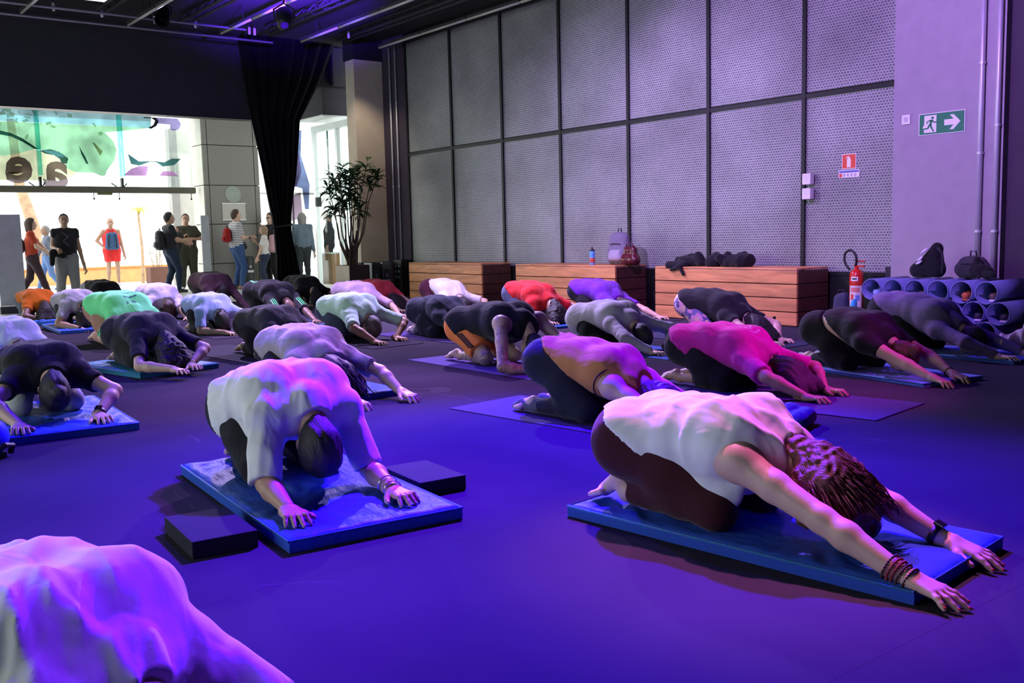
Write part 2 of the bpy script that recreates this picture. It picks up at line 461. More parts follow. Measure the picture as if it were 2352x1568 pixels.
# enclosing walls
struct(box('ceiling', mat('dark_ceiling_paint', (0.03, 0.03, 0.034), 0.9, var=0.1), -5.7, 10.2, -3.3, 17.1, 4.68, 4.85))
struct(box('ceiling_lobby', M_WHITE, -5.6, 13.0, 17.1, 22.3, 4.1, 4.25))
wl = struct(box('wall_left', M_CHAR, -5.75, -5.6, -3.2, 22.0, 0.0, 0.9))
for (a, b) in ((-3.2, 1.0), (12.0, 22.0)): box('wall_pier', M_CHAR, -5.75, -5.6, a, b, 0.9, 3.6, parent=wl)
box('wall_lintel', M_CHAR, -5.75, -5.6, -3.2, 22.0, 3.6, 4.68, parent=wl)
w1 = struct(empty('window_1', (-5.67, 6.5, 0.9)))
for i in range(4):
    a = 1.0 + i * 2.75 - 6.5
    p = box('pane', M_GLASS, -0.006, 0.006, a + 0.03, a + 2.72, 0.03, 2.67, parent=w1)
for i in range(5):
    a = 1.0 + i * 2.75 - 6.5
    box('mullion', M_FRAME, -0.04, 0.04, a - 0.03, a + 0.03, 0.0, 2.7, parent=w1)
struct(box('wall_back', M_CHAR, -5.6, 9.6, -3.35, -3.2, 0.0, 4.68))
# entrance bulkhead above the opening
soff = struct(box('wall_front', M_CHAR, -5.6, 8.2, 17.0, 17.25, 3.25, 4.68))
box('soffit_lip', M_FRAME, -5.6, 8.2, 16.985, 17.26, 3.235, 3.25, parent=soff)
box('wall_head', M_BLACK, 8.2, 11.0, 17.0, 17.25, 3.92, 4.68, parent=soff)
bk = struct(box('wall_bulkhead', M_CHAR, 8.84, 11.0, 17.02, 18.1, 3.41, 3.95))
box('bulkhead_trim', M_ALU, 8.825, 11.0, 17.0, 18.1, 3.385, 3.41, parent=bk)
struct(box('trim_2', M_CHAR, 9.02, 9.28, 16.9, 17.15, 3.95, 4.66, 0.02))

# woven mesh wall: black frame, panels, dark plinth
wr = struct(box('wall_right', M_NAVY, 9.66, 9.8, -3.2, 16.05, 0.0, 4.68))
box('wall_plinth', M_FRAME, 9.60, 9.66, 5.5, 15.3, 0.0, 0.556, parent=wr)
YM = [15.25, 13.85, 12.45, 11.05, 9.64, 8.23, 6.83, 5.43]
for i in range(7):
    a, b = YM[i + 1], YM[i]
    for (z0, z1) in ((0.556, 2.53), (2.57, 4.52)):
        box('mesh_panel', M_WEAVE, 9.615, 9.64, a + 0.022, b - 0.022, z0 + 0.02, z1, parent=wr)
for yy in YM[:-1]:
    box('mullion', M_FRAME, 9.585, 9.655, yy - 0.024, yy + 0.024, 0.54, 4.62, parent=wr)
box('rail', M_FRAME, 9.59, 9.655, 5.43, 15.25, 2.525, 2.575, parent=wr)
box('rail', M_FRAME, 9.59, 9.655, 5.43, 15.25, 0.535, 0.575, parent=wr)
box('rail', M_FRAME, 9.55, 9.655, 5.43, 15.25, 4.5, 4.68, parent=wr)
box('wall_edge_strip', M_DARKWALL, 9.58, 9.66, 15.25, 16.05, 0.0, 4.68, parent=wr)
box('wall_dark_section', M_DARKWALL, 9.60, 9.66, -3.2, 4.53, 0.0, 4.68, parent=wr)
# lilac column at the right end
cl = struct(box('wall_column', M_GREYWALL, 9.5, 9.66, 4.53, 5.665, 0.0, 4.68))
box('column_foot', M_CHAR, 9.52, 9.66, 5.665, 5.74, 0.0, 0.64, parent=cl)
# beige column at the far corner
bc = struct(box('wall_column_beige', M_BEIGE, 8.99, 9.58, 16.03, 16.35, 0.62, 4.3))
box('column_base', M_DARKWALL, 8.99, 9.58, 16.03, 16.35, 0.0, 0.62, parent=bc)
box('column_head', M_BLACK, 8.97, 9.6, 16.0, 16.38, 4.3, 4.68, parent=bc)

# conduits
def conduit(y, x, r, z0, z1, label, clips):
    t = empty('conduit', (x, y, z0), label=label, cat='pipe')
    bm = bmesh.new(); tube(bm, [(0, 0, 0), (0, 0, z1 - z0)], r, 12)
    obj('pipe', bm, M_PIPE, t, smooth=True)
    for z in clips:
        bm = bmesh.new(); tube(bm, [(0, 0, z - z0 - 0.012), (0, 0, z - z0 + 0.012)], r * 1.25, 12)
        obj('clip', bm, M_PIPE, t)
conduit(4.735, 9.47, 0.026, 0.0, 4.66, 'left grey conduit running up the lilac column beside the exit sign', (1.0, 1.75, 2.6))
conduit(4.575, 9.47, 0.026, 0.0, 4.66, 'right grey conduit running up the edge of the lilac column', (1.0, 2.0))
conduit(15.72, 9.555, 0.018, 0.6, 4.5, 'thin conduit on the dark wall nearest the beige column', (2.0, 3.5))
conduit(15.52, 9.555, 0.018, 0.6, 4.5, 'thin conduit on the dark wall nearest the mesh panels', (2.0, 3.5))

# ------------------------------------------------------------------ entrance: glazing, transom, pillar
gz = struct(empty('window_2', (0, 22.0, 0)))
for i in range(9):
    a = -6.56 + i * 1.63
    box('upper_pane', M_GLASS, a + 0.01, a + 1.62, -0.01, 0.01, 2.3, 3.9, parent=gz)
box('transom_beam', mat('olive_grey_steel', (0.12, 0.11, 0.08), 0.5, metal=0.2), -5.5, 8.12, -0.14, -0.03, 2.15, 2.29, 0.03, parent=gz)
box('beam_motor_cover', mat('olive_plastic', (0.16, 0.16, 0.06), 0.6), 6.0, 6.3, -0.13, -0.05, 2.11, 2.15, parent=gz)
box('head_frame', M_ALU, -5.6, 8.25, -0.05, 0.05, 3.9, 4.1, parent=gz)
for x in (-0.01, 1.62, 3.25, 4.89, 6.52):
    box('glass_fin', M_GREEN_GLASS, x - 0.012, x + 0.012, -0.32, -0.02, 2.5, 3.9, parent=gz)
    bm = bmesh.new()
    bx(bm, x - 0.02, x + 0.02, -0.16, -0.05, 2.28, 2.47)
    tube(bm, [(x - 0.22, -0.1, 2.36), (x - 0.12, -0.1, 2.29)], 0.012, 6); tube(bm, [(x + 0.1, -0.1, 2.36), (x + 0.04, -0.1, 2.29)], 0.012, 6)
    obj('spider_fitting', bm, M_FRAME, gz)
for (x, l) in ((5.93, 0.14), (6.45, 0.14), (8.02, 0.14)):
    bm = bmesh.new(); tube(bm, [(x, -0.08, 2.16), (x, -0.08, 2.02)], 0.008, 6); bmesh.ops.create_uvsphere(bm, u_segments=8, v_segments=6, radius=0.022, matrix=Matrix.Translation((x, -0.08, 2.03)))
    obj('hanging_stop', bm, M_FRAME, gz)
# printed film of a mural on the upper glass, seen from behind
FILM = dict(
 grey_blue=((0.38, 0.46, 0.48), [[(-5.5,3.9),(7.25,3.82),(7.24,3.71),(-5.5,3.65)]]),
 pale_blue=((0.44, 0.60, 0.63), [[(-5.5,3.65),(7.24,3.71),(7.22,3.57),(-5.5,3.56)]]),
 green=((0.46, 0.61, 0.48), [[(2.2,3.56),(7.22,3.57),(6.7,3.49),(6.25,3.43),(6.41,3.26),(6.47,3.07),(6.4,2.84),(6.24,2.63),(6.19,2.52),(6.12,2.51),(5.95,2.58),(5.62,2.58),(5.42,2.67),(5.44,2.89),(5.27,3.01),(5.0,3.02),(4.82,3.03),(4.53,2.94),(4.29,2.89),(2.2,2.7)]]),
 yellow=((0.66, 0.64, 0.52), [[(2.2,2.7),(4.29,2.89),(4.53,2.94),(4.82,3.03),(5.0,3.0),(5.26,2.89),(5.44,2.89),(5.42,2.67),(5.62,2.58),(5.48,2.47),(5.33,2.41),(4.9,2.4),(2.2,2.4)]]),
 teal=((0.22, 0.36, 0.36), [[(2.6,3.5),(4.23,3.38),(4.42,3.34),(4.63,3.24),(4.84,3.09),(4.92,3.02),(4.83,3.04),(4.63,3.17),(4.42,3.27),(4.23,3.3),(2.6,3.42)],[(4.93,3.01),(5.14,3.04),(5.29,3.0),(5.4,2.93),(5.48,2.86),(5.44,2.75),(5.34,2.76),(5.31,2.85),(5.2,2.92),(5.03,2.95)],[(5.7,3.14),(5.82,2.9),(5.87,2.76),(5.83,2.76),(5.75,2.94)],[(6.69,3.0),(6.75,2.78),(6.92,2.75),(7.19,2.85),(7.3,2.83),(7.43,2.74),(7.69,2.78),(7.84,2.92),(7.64,2.92),(7.46,2.83),(7.31,2.85),(7.07,2.84),(6.92,2.84)]]),
 black=((0.10, 0.09, 0.11), [[(7.08,3.79),(7.35,3.8),(7.4,3.72),(7.35,3.62),(7.23,3.55),(7.16,3.56),(7.28,3.64),(7.32,3.73),(7.25,3.78),(7.08,3.77)]]),
 lilac=((0.44, 0.39, 0.54), [[(7.36,3.80),(7.82,3.8),(7.89,3.69),(7.84,3.57),(7.72,3.53),(7.64,3.56),(7.64,3.66),(7.36,3.67)]]),
 magenta=((0.62, 0.44, 0.62), [[(6.56,2.53),(6.74,2.68),(6.93,2.74),(7.11,2.74),(7.05,2.53)],[(7.33,2.54),(7.43,2.64),(7.64,2.64),(7.77,2.53)]]),
 cream_gap=((0.68, 0.66, 0.52), [[(5.97,3.21),(6.02,3.2),(6.17,3.03),(6.12,2.94),(6.07,3.02)]]),
)
mural = tag(empty('window_mural', (0, 21.96, 2.4)), 'translucent mural film of green and blue shapes on the upper entrance glass', 'mural')
for i, (nm, (c, polys)) in enumerate(FILM.items()):
    for pts in polys:
        bm = bmesh.new()
        d = 0.0 - 0.004 * i
        prism(bm, [(a, b - 2.4) for a, b in pts], 'y', d - 0.0012, d)
        obj('film_piece', bm, film_mat('film_' + nm, c), mural)
# letters read from the street side, so they are mirrored in here
M_LET = film_mat('film_letter', (0.44, 0.38, 0.40), 0.3)
for ch, x, z in (('e', 4.52, 2.68), ('a', 5.20, 2.60), ('n', 3.85, 2.66)):
    text_mesh('letter', ch, 1.0, 0.001, M_LET, mural, Matrix.Translation((x, -0.05, z - 2.4)) @ Matrix.Rotation(math.pi / 2, 4, 'X') @ Matrix.Diagonal((-1.05, 1.0, 1, 1)), bold=0.035)

# stone pillar by the entrance
pl = struct(box('wall_pillar', M_CHAR, 8.24, 9.5, 21.64, 22.3, 0.0, 4.1))
zs = [0.0, 0.566, 1.456, 2.328, 3.22, 4.1]
for i in range(5):
    z0, z1 = zs[i] + 0.008, zs[i + 1] - 0.008
    box('stone_panel', M_STONE, 8.335, 9.40, 21.60, 21.64, z0, z1, 0.004, parent=pl)
    box('stone_panel', M_STONE, 8.215, 8.32, 21.60, 21.64, z0, z1, 0.004, parent=pl)
    box('stone_panel', M_STONE, 9.415, 9.52, 21.60, 21.64, z0, z1, 0.004, parent=pl)
    box('stone_panel', M_CREAM, 8.20, 8.24, 21.62, 22.3, z0, z1, 0.004, parent=pl)
# cream side wall of the porch outside
struct(box('wall_porch', M_CREAM, 8.80, 9.7, 24.9, 25.2, -0.03, 3.9))
struct(box('wall_porch_post', mat('porch_post_grey', (0.45, 0.43, 0.40), 0.8), 8.60, 8.80, 24.85, 25.1, -0.03, 3.9))
struct(box('wall_street', mat('street_wall_pale', (0.80, 0.78, 0.74), 0.9, var=0.05), 10.2, 16.0, 30.0, 30.3, -0.03, 3.6))
# glazing to the right of the pillar and the glass door
gr = struct(empty('window_3', (9.5, 22.05, 0)))
for i in range(3):
    a = 0.05 + i * 1.0
    box('pane', M_GLASS, a + 0.01, a + 0.99, -0.008, 0.008, 0.05, 2.15, parent=gr)
    box('upper_pane', M_GLASS, a + 0.01, a + 0.99, -0.008, 0.008, 2.2, 3.9, parent=gr)
box('transom', M_ALU, 0.0, 3.1, -0.03, 0.03, 2.15, 2.2, parent=gr)
for a in (1.05, 2.05): box('post', M_FRAME, a - 0.015, a + 0.015, -0.02, 0.02, 0.0, 3.9, parent=gr)
pm = tag(empty('pink_mural', (9.5, 22.02, 1.2)), 'pink and blue mural film on the glass right of the curtain', 'mural')
for c, pts in (((0.35, 0.42, 0.80), [(1.0, 2.4), (1.35, 2.5), (1.3, 1.9), (1.5, 1.2), (1.45, 0.6), (1.35, 0.6), (1.3, 1.1), (0.9, 1.2)]), ((0.85, 0.45, 0.62), [(0.9, 1.75), (1.25, 1.95), (1.3, 1.5), (1.15, 1.15), (0.9, 1.1)]), ((0.80, 0.55, 0.75), [(0.9, 0.9), (1.25, 1.0), (1.28, 0.4), (0.9, 0.3)])):
    bm = bmesh.new(); prism(bm, pts, 'y', -0.001, 0.001); obj('film_piece', bm, film_mat('film_pm%.2f' % c[0], [q ** 0.5 * 0.62 for q in c]), pm)
d1 = struct(empty('door_1', (9.17, 16.1, 0)))
box('frame_post', M_ALU, -0.04, 0.04, 1.92, 2.0, 0, 3.3, parent=d1); box('frame_post', M_ALU, -0.04, 0.04, 0.96, 1.03, 0.1, 3.2, parent=d1); box('frame_post', M_ALU, -0.04, 0.04, 0.0, 0.06, 0.1, 3.2, parent=d1)
box('frame_head', M_ALU, -0.05, 0.05, 0.0, 2.0, 3.18, 3.3, parent=d1); box('frame_sill', M_ALU, -0.05, 0.05, 0.0, 2.0, 0.0, 0.16, parent=d1)
for (a, b) in ((0.06, 0.96), (1.03, 1.92)): box('pane', M_GLASS, -0.006, 0.006, a, b, 0.16, 3.18, parent=d1)
box('lock', M_FRAME, -0.06, 0.05, 1.86, 1.92, 1.72, 1.90, parent=d1)
struct(box('wall_lobby_right', M_CREAM, 12.6, 12.8, 16.4, 22.3, 0, 4.1))

# ------------------------------------------------------------------ ceiling grid
def ceiling_batten(x, y0, y1, label, m):
    t = empty('ceiling_batten_light', (x, (y0 + y1) / 2, 4.40), label=label, cat='light fitting', group='batten lights under the black ceiling')
    h = (y1 - y0) / 2
    n = max(1, int(round((y1 - y0) / 1.25)))
    for i in range(n):
        a = -h + i * 2 * h / n; b = a + 2 * h / n - 0.03
        bm = bmesh.new(); tube(bm, [(0, a, 0), (0, b, 0)], 0.020, 10); obj('tube', bm, m, t, smooth=True)
        bm = bmesh.new(); bx(bm, -0.03, 0.03, a, b, 0.02, 0.05, 0.005); obj('tray', bm, M_CHAR, t)
    for i in range(2):
        bm = bmesh.new(); tube(bm, [(0, -h * 0.7 + i * 1.4 * h, 0.05), (0, -h * 0.7 + i * 1.4 * h, 0.29)], 0.006, 6); obj('hanger', bm, M_FRAME, t)
M_TUBE = mat('unlit_tube_glass', (0.62, 0.60, 0.55), 0.3, var=0.03)
ceiling_batten(3.42, 11.5, 15.7, 'batten light tube at the far left of the black ceiling', M_TUBE)
ceiling_batten(4.93, 10.5, 15.75, 'second batten light tube from the left on the black ceiling', M_TUBE)
ceiling_batten(6.34, 9.5, 15.6, 'batten light tube left of the blue ceiling glow', M_TUBE)
ceiling_batten(7.72, 11.6, 15.55, 'batten light tube above the black curtain', M_TUBE)
ceiling_batten(9.12, 10.0, 15.35, 'long batten light tube close along the top of the mesh wall', M_TUBE)
def rail_x(y, z, x0, x1, label):
    t = empty('ceiling_rail', (x0, y, z), label=label, cat='rail')
    bm = bmesh.new(); tube(bm, [(0, 0, 0), (x1 - x0, 0, 0)], 0.018, 8); obj('pipe', bm, M_PIPE, t, smooth=True)
    for k in range(4):
        xx = (k + 0.5) * (x1 - x0) / 4
        bm = bmesh.new(); tube(bm, [(xx, 0, 0.015), (xx, 0, 4.69 - z)], 0.008, 6); obj('hanger', bm, M_FRAME, t)
rail_x(15.95, 4.42, -5.4, 7.4, 'thin ceiling rail nearest the dark bulkhead')
rail_x(15.2, 4.42, -5.4, 6.6, 'thin ceiling rail parallel in front of the bulkhead rail')
for i, x in enumerate((-4.5, -2.5, -0.5, 1.5, 3.0, 4.4, 5.7, 7.1, 8.5)):
    t = empty('ceiling_truss', (x, 6.5, 4.52), label='black lattice ceiling truss, number %s from the left wall' % ('one two three four five six seven eight nine'.split()[i]), cat='truss', group='black ceiling trusses')
    bm = bmesh.new()
    tube(bm, [(0, -9.2, 0), (0, 9.2, 0)], 0.022, 8); tube(bm, [(0.16, -9.2, 0), (0.16, 9.2, 0)], 0.022, 8); tube(bm, [(0.08, -9.2, 0.13), (0.08, 9.2, 0.13)], 0.022, 8)
    obj('chord', bm, M_CHAR, t, smooth=True)
    bm = bmesh.new()
    for k in range(46):
        a = -9.2 + 0.4 * k
        for p, q in (((0, a, 0), (0.08, a + 0.2, 0.13)), ((0.16, a, 0), (0.08, a + 0.2, 0.13)), ((0.08, a + 0.2, 0.13), (0, a + 0.4, 0)), ((0.08, a + 0.2, 0.13), (0.16, a + 0.4, 0))):
            tube(bm, [p, q], 0.008, 4, cap=False)
    o = obj('lattice', bm, M_CHAR, t); o['kind'] = 'stuff'
for k, (x, y) in enumerate(((3.84, 15.6), (4.53, 15.65), (5.32, 15.67), (5.96, 15.66), (6.88, 15.7), (6.98, 15.72), (8.42, 15.14))):
    t = empty('ceiling_downlight', (x, y, 4.40), label='small pale downlight hung from the ceiling rail, %s from the left' % ('first second third fourth fifth sixth seventh'.split()[k]), cat='light fitting', group='small downlights')
    bm = bmesh.new(); lathe(bm, [(0.016, 0.06), (0.022, 0.07), (0.022, 0.16), (0.014, 0.18)], 14); obj('barrel', bm, M_WHITE, t, smooth=True)
    bm = bmesh.new(); tube(bm, [(0, 0, 0.17), (0, 0, 0.28)], 0.008, 6); obj('stem', bm, M_FRAME, t)
sk = tag(empty('ceiling_panel_light', (4.2, 14.75, 4.5)), 'white square panel light at the top left of the ceiling', 'light fitting')
box('panel', mat('panel_diffuser', (0.9, 0.88, 0.85), 0.5, emit=((1.0, 0.93, 0.85), 1.0)), -0.14, 0.14, -0.3, 0.1, 0, 0.02, parent=sk)
box('housing', M_WHITE, -0.16, 0.16, -0.32, 0.12, 0.02, 0.06, parent=sk)
# lamps that carry the coloured stage light
for i, (p, tg, c) in enumerate(SPOTS):
    d = (tg - p).normalized()
    t = empty('stage_lamp', p, label='black stage spot lamp under the ceiling, aimed at %s' % (LAMP_AIM[i]), cat='lamp', group='stage lamps')
    s_, t_ = frame_of(d)
    bm = bmesh.new()
    tube(bm, [-d * 0.30, -d * 0.28, -d * 0.10, -d * 0.02], [0.05, 0.09, 0.105, 0.11], 18, cap=False)
    bm.faces.ensure_lookup_table()
    obj('housing', bm, M_FRAME, t, smooth=True)
    bm = bmesh.new(); up = Vector((0, 0, 1))
    tube(bm, [s_ * 0.12 - d * 0.15, s_ * 0.13 + up * 0.12 - d * 0.15, -d * 0.15 + up * 0.2, -s_ * 0.13 + up * 0.12 - d * 0.15, -s_ * 0.12 - d * 0.15], 0.012, 6)
    tube(bm, [-d * 0.15 + up * 0.2, -d * 0.15 + up * (4.68 - p.z)], 0.012, 6)
    obj('yoke', bm, M_FRAME, t)

# ------------------------------------------------------------------ black curtain tied back beside the entrance
def curtain():
    prof = [(4.66, 7.17, 9.05), (3.98, 7.23, 8.72), (3.24, 7.32, 8.26), (2.26, 7.49, 8.13), (1.8, 7.56, 8.03), (1.47, 7.62, 7.98), (1.16, 7.65, 7.98), (0.76, 7.66, 8.06), (0.35, 7.64, 8.14), (0.005, 7.62, 8.18)]
    zs = np.linspace(4.66, 0.005, 60)
    P = np.array(prof)[::-1]
    x0 = np.interp(zs, P[:, 0], P[:, 1]); x1 = np.interp(zs, P[:, 0], P[:, 2])
    bm = bmesh.new(); n = 96; rings = []
    for i, z in enumerate(zs):
        c = (x0[i] + x1[i]) / 2 - 7.85; w = (x1[i] - x0[i]) / 2
        dp = 0.07 + 0.05 * min(1, w)
        ring = []
        for k in range(n):
            a = 2 * math.pi * k / n
            pl = 1 + 0.10 * math.sin(15 * a + 0.6 * math.sin(z * 1.4)) * min(1, 0.25 / w + 0.25)
            ring.append(bm.verts.new((c + w * math.cos(a), dp * math.sin(a) * pl + 0.035 * math.sin(22 * math.cos(a) + z), z)))
        rings.append(ring)
    for i in range(len(zs) - 1):
        for k in range(n): bm.faces.new((rings[i][k], rings[i][(k + 1) % n], rings[i + 1][(k + 1) % n], rings[i + 1][k]))
    bm.faces.new(rings[0]); bm.faces.new(rings[-1][::-1])
    t = tag(empty('curtain', (7.85, 16.82, 0)), 'black curtain gathered and tied back, hanging beside the bright entrance', 'curtain')
    obj('drape', bm, mat('black_velvet', (0.006, 0.006, 0.007), 0.95, var=0.2, sheen=0.05, spec=0.1), t, smooth=True)
    bm = bmesh.new()
    ring = [(-0.05 + 0.20 * math.cos(a), 0.10 * math.sin(a), 1.32 + 0.03 * math.cos(a)) for a in np.linspace(0, 2 * math.pi, 25)]
    tube(bm, ring, 0.022, 8, cap=False)
    obj('tie_band', bm, M_BLACK, t, smooth=True)
curtain()
# ------------------------------------------------------------------ people
def V3(*a): return np.array(a, np.float64)
def nrm(v): return v / (np.linalg.norm(v) + 1e-9)
def ik(a, b, l1, l2, pole):
    d = b - a; D = np.linalg.norm(d)
    if D > (l1 + l2) * 0.995:
        return a + d * (l1 / (l1 + l2))
    u = d / D
    x = (l1 * l1 - l2 * l2 + D * D) / (2 * D)
    y = math.sqrt(max(0.0, l1 * l1 - x * x))
    p = np.array(pole, float); p = p - u * (p @ u); p = nrm(p)
    return a + u * x + p * y
def hand_mesh(wrist, d, up, side, s, h, curl=0.15, spread=1.0, thumb=1.0):
    # d: pointing direction of the fingers, up: back of the hand, side: +1 when the thumb lies to the left of d (seen from above)
    d = nrm(d); up = nrm(up - d * (up @ d)); l = np.cross(up, d)
    A = lambda x, y, z: wrist + s * (d * x + l * (y * side) + up * z)
    lo = np.minimum(wrist, wrist + d * 0.2 * s) - 0.11 * s; hi = np.maximum(wrist, wrist + d * 0.2 * s) + 0.11 * s
    G = SDF(lo, hi, h)
    G.cone(A(-0.05, 0, 0.008), A(0.012, 0, 0.004), 0.0275 * s, 0.026 * s, 0.01)
    kn = []
    for i, (y, L, sp) in enumerate(((0.030, 0.070, 0.20), (0.010, 0.079, 0.05), (-0.010, 0.073, -0.09), (-0.029, 0.057, -0.25))):
        k0 = A(0.094 - 0.006 * abs(i - 1), y, 0.004)
        G.cone(A(0.015, y * 0.7, 0.003), k0, 0.0175 * s, 0.0125 * s, 0.016)
        g = sp * spread
        x, yy, z = 0.094 - 0.006 * abs(i - 1), y, 0.004
        p0 = k0; r = (0.0102, 0.0092, 0.0082, 0.0068)
        seg = (0.46, 0.31, 0.23); zz = (0.004 + 0.03 * curl, -0.004 - 0.02 * curl, -0.010 - 0.05 * curl)
        acc = 0
        for j in range(3):
            acc += seg[j] * L
            p1 = A(x + acc * math.cos(g), yy + acc * math.sin(g), zz[j])
            G.cone(p0, p1, r[j] * s, r[j + 1] * s, 0.004)
            p0 = p1
        kn.append(p0)
    # thumb leaves the side of the palm near its base
    t0 = A(0.022, 0.020, 0.0); t1 = A(0.050, 0.046 * thumb + 0.002, -0.004); t2 = A(0.080, 0.062 * thumb + 0.004, -0.008); t3 = A(0.103, 0.068 * thumb + 0.004, -0.011)
    G.cone(t0, t1, 0.019 * s, 0.0135 * s, 0.012); G.cone(t1, t2, 0.0125 * s, 0.0108 * s, 0.006); G.cone(t2, t3, 0.0108 * s, 0.0085 * s, 0.004)
    kn.append(t3)
    V, F = G.nets()
    return (V, F), kn
def head_parts(G, c, crown, face, s, neck):
    lat = np.cross(crown, face)
    G.ell(c + crown * 0.012 * s, (0.104 * s, 0.098 * s, 0.077 * s), (crown, face, lat), 0.02)
    j = c + face * 0.045 * s - crown * 0.055 * s
    G.ell(j, (0.062 * s, 0.056 * s, 0.055 * s), (crown, face, lat), 0.03)
    G.cone(c - crown * 0.10 * s + face * 0.068 * s, c - crown * 0.085 * s + face * 0.074 * s, 0.022 * s, 0.022 * s, 0.02)      # chin
    G.cone(c + face * 0.095 * s + crown * 0.002 * s, c + face * 0.112 * s - crown * 0.035 * s, 0.009 * s, 0.0155 * s, 0.012)    # nose
    G.cone(c + face * 0.092 * s - crown * 0.063 * s - lat * 0.018 * s, c + face * 0.092 * s - crown * 0.063 * s + lat * 0.018 * s, 0.009 * s, 0.009 * s, 0.008)  # lips
    for sd in (-1, 1):
        G.cone(c + face * 0.086 * s + crown * 0.022 * s + lat * sd * 0.015 * s, c + face * 0.082 * s + crown * 0.022 * s + lat * sd * 0.045 * s, 0.009 * s, 0.008 * s, 0.012)  # brow
        G.ell(c + face * 0.086 * s + crown * 0.0 * s + lat * sd * 0.031 * s, (0.011 * s, 0.009 * s, 0.014 * s), (crown, face, lat), 0.006)  # eye
        G.ell(c + lat * sd * 0.079 * s - crown * 0.012 * s - face * 0.002 * s, (0.032 * s, 0.019 * s, 0.010 * s), (crown, face, lat), 0.006)  # ear
    G.cone(neck, c - crown * 0.05 * s - face * 0.02 * s, 0.060 * s, 0.054 * s, 0.03)
def hair_part(kind, c, crown, face, s, h, ph=0.0, hl=1.0):
    lat = np.cross(crown, face)
    ext = 0.36 * s if kind in ('long', 'curly', 'loose', 'down') else 0.22 * s
    G = SDF(c - ext, c + ext, h)
    add = {'short': 0.010, 'crop': 0.006, 'bob': 0.016, 'bun': 0.010, 'long': 0.016, 'curly': 0.022, 'loose': 0.018, 'down': 0.014, 'tail': 0.012}[kind]
    G.ell(c + crown * 0.014 * s - face * 0.004 * s, ((0.106 + add) * s, (0.098 + add) * s, (0.079 + add) * s), (crown, face, lat), 0.01)
    if kind in ('long', 'curly', 'loose'): G.cone(c - face * 0.055 * s, c - crown * 0.10 * s - face * 0.040 * s, 0.066 * s, 0.056 * s, 0.03)
    fz = 0.030 if kind in ('short', 'crop', 'bun', 'tail') else 0.045
    G.plane(c + face * fz * s + crown * 0.05 * s, -face + crown * 0.55)
    if kind in ('short', 'crop', 'tail', 'bun'):
        G.cone(c - face * 0.055 * s, c - crown * 0.085 * s - face * 0.030 * s, 0.060 * s, 0.050 * s, 0.03)
        G.plane(c + face * 0.0 * s - crown * 0.02 * s, crown * 0.75 - face)
        G.plane(c - crown * 0.125 * s, crown - face * 0.2)
    if kind == 'bun': G.ell(c + crown * 0.075 * s - face * 0.095 * s, (0.046 * s,) * 3, None, 0.012)
    if kind == 'tail':
        a = c + crown * 0.03 * s - face * 0.10 * s
        G.cone(a, a + (-face * 0.03 + crown * 0.05 + lat * 0.03) * s, 0.028 * s, 0.026 * s, 0.01)
        G.cone(a + (-face * 0.03 + crown * 0.05 + lat * 0.03) * s, a + (crown * 0.14 + lat * 0.06 + face * 0.06) * s, 0.028 * s, 0.014 * s, 0.01)
    if kind in ('long', 'curly', 'loose'):
        # head hangs down: the hair falls past the crown and the sides to the mat
        dn = np.array((0, 0, -1.0))
        for sd in (-1, 0, 1):
            a = c + crown * 0.05 * s + lat * sd * 0.055 * s - face * 0.03 * s
            b = a + (crown * 0.10 + lat * sd * 0.035) * s * hl + dn * 0.05 * s
            e = b + (crown * 0.06 + lat * sd * 0.02) * s * hl + dn * 0.05 * s
            e[2] = max(e[2], 0.03 * s); b[2] = max(b[2], 0.05 * s)
            G.cone(a, b, 0.075 * s, 0.060 * s, 0.04); G.cone(b, e, 0.058 * s, 0.030 * s, 0.03)
        if kind != 'long':
            for sd in (-1, 1):
                a = c + lat * sd * 0.07 * s; b = a + lat * sd * 0.03 * s + dn * 0.09 * s + crown * 0.02 * s; b[2] = max(b[2], 0.03 * s)
                G.cone(a, b, 0.05 * s, 0.03 * s, 0.03)
    if kind in ('bob', 'down'):
        for sd in (-1, 1):
            a = c + lat * sd * 0.062 * s - face * 0.02 * s; b = a - crown * (0.12 if kind == 'bob' else 0.22) * s
            G.cone(a, b, 0.05 * s, 0.035 * s, 0.03)
        a = c - face * 0.06 * s; G.cone(a, a - crown * (0.13 if kind == 'bob' else 0.24) * s - face * 0.01, 0.06 * s, 0.045 * s, 0.04)
    amp = {'curly': 0.0024, 'loose': 0.0032, 'long': 0.003}.get(kind, 0.0018) * s
    fq = 150 if kind == 'curly' else 120
    if kind in ('curly', 'loose'):
        G.ripple(lambda x, y, z: amp * (np.sin(fq * x + 3 * np.sin(47 * y + ph) + 2 * np.sin(63 * z)) + np.sin(fq * 0.9 * y + 3 * np.sin(53 * z + ph) + 2 * np.sin(41 * x)) * 0.8 + np.sin(fq * 1.1 * z + 3 * np.sin(59 * x - ph)) * 0.8), 0.05)
    else:
        G.ripple(lambda x, y, z: amp * (np.sin(fq * (y + 0.15 * z) + 2.0 * np.sin(16 * x + ph) + 1.2 * np.sin(31 * z)) + 0.5 * np.sin(1.9 * fq * y + 3 * np.sin(12 * x))), 0.05)
    return G.nets()
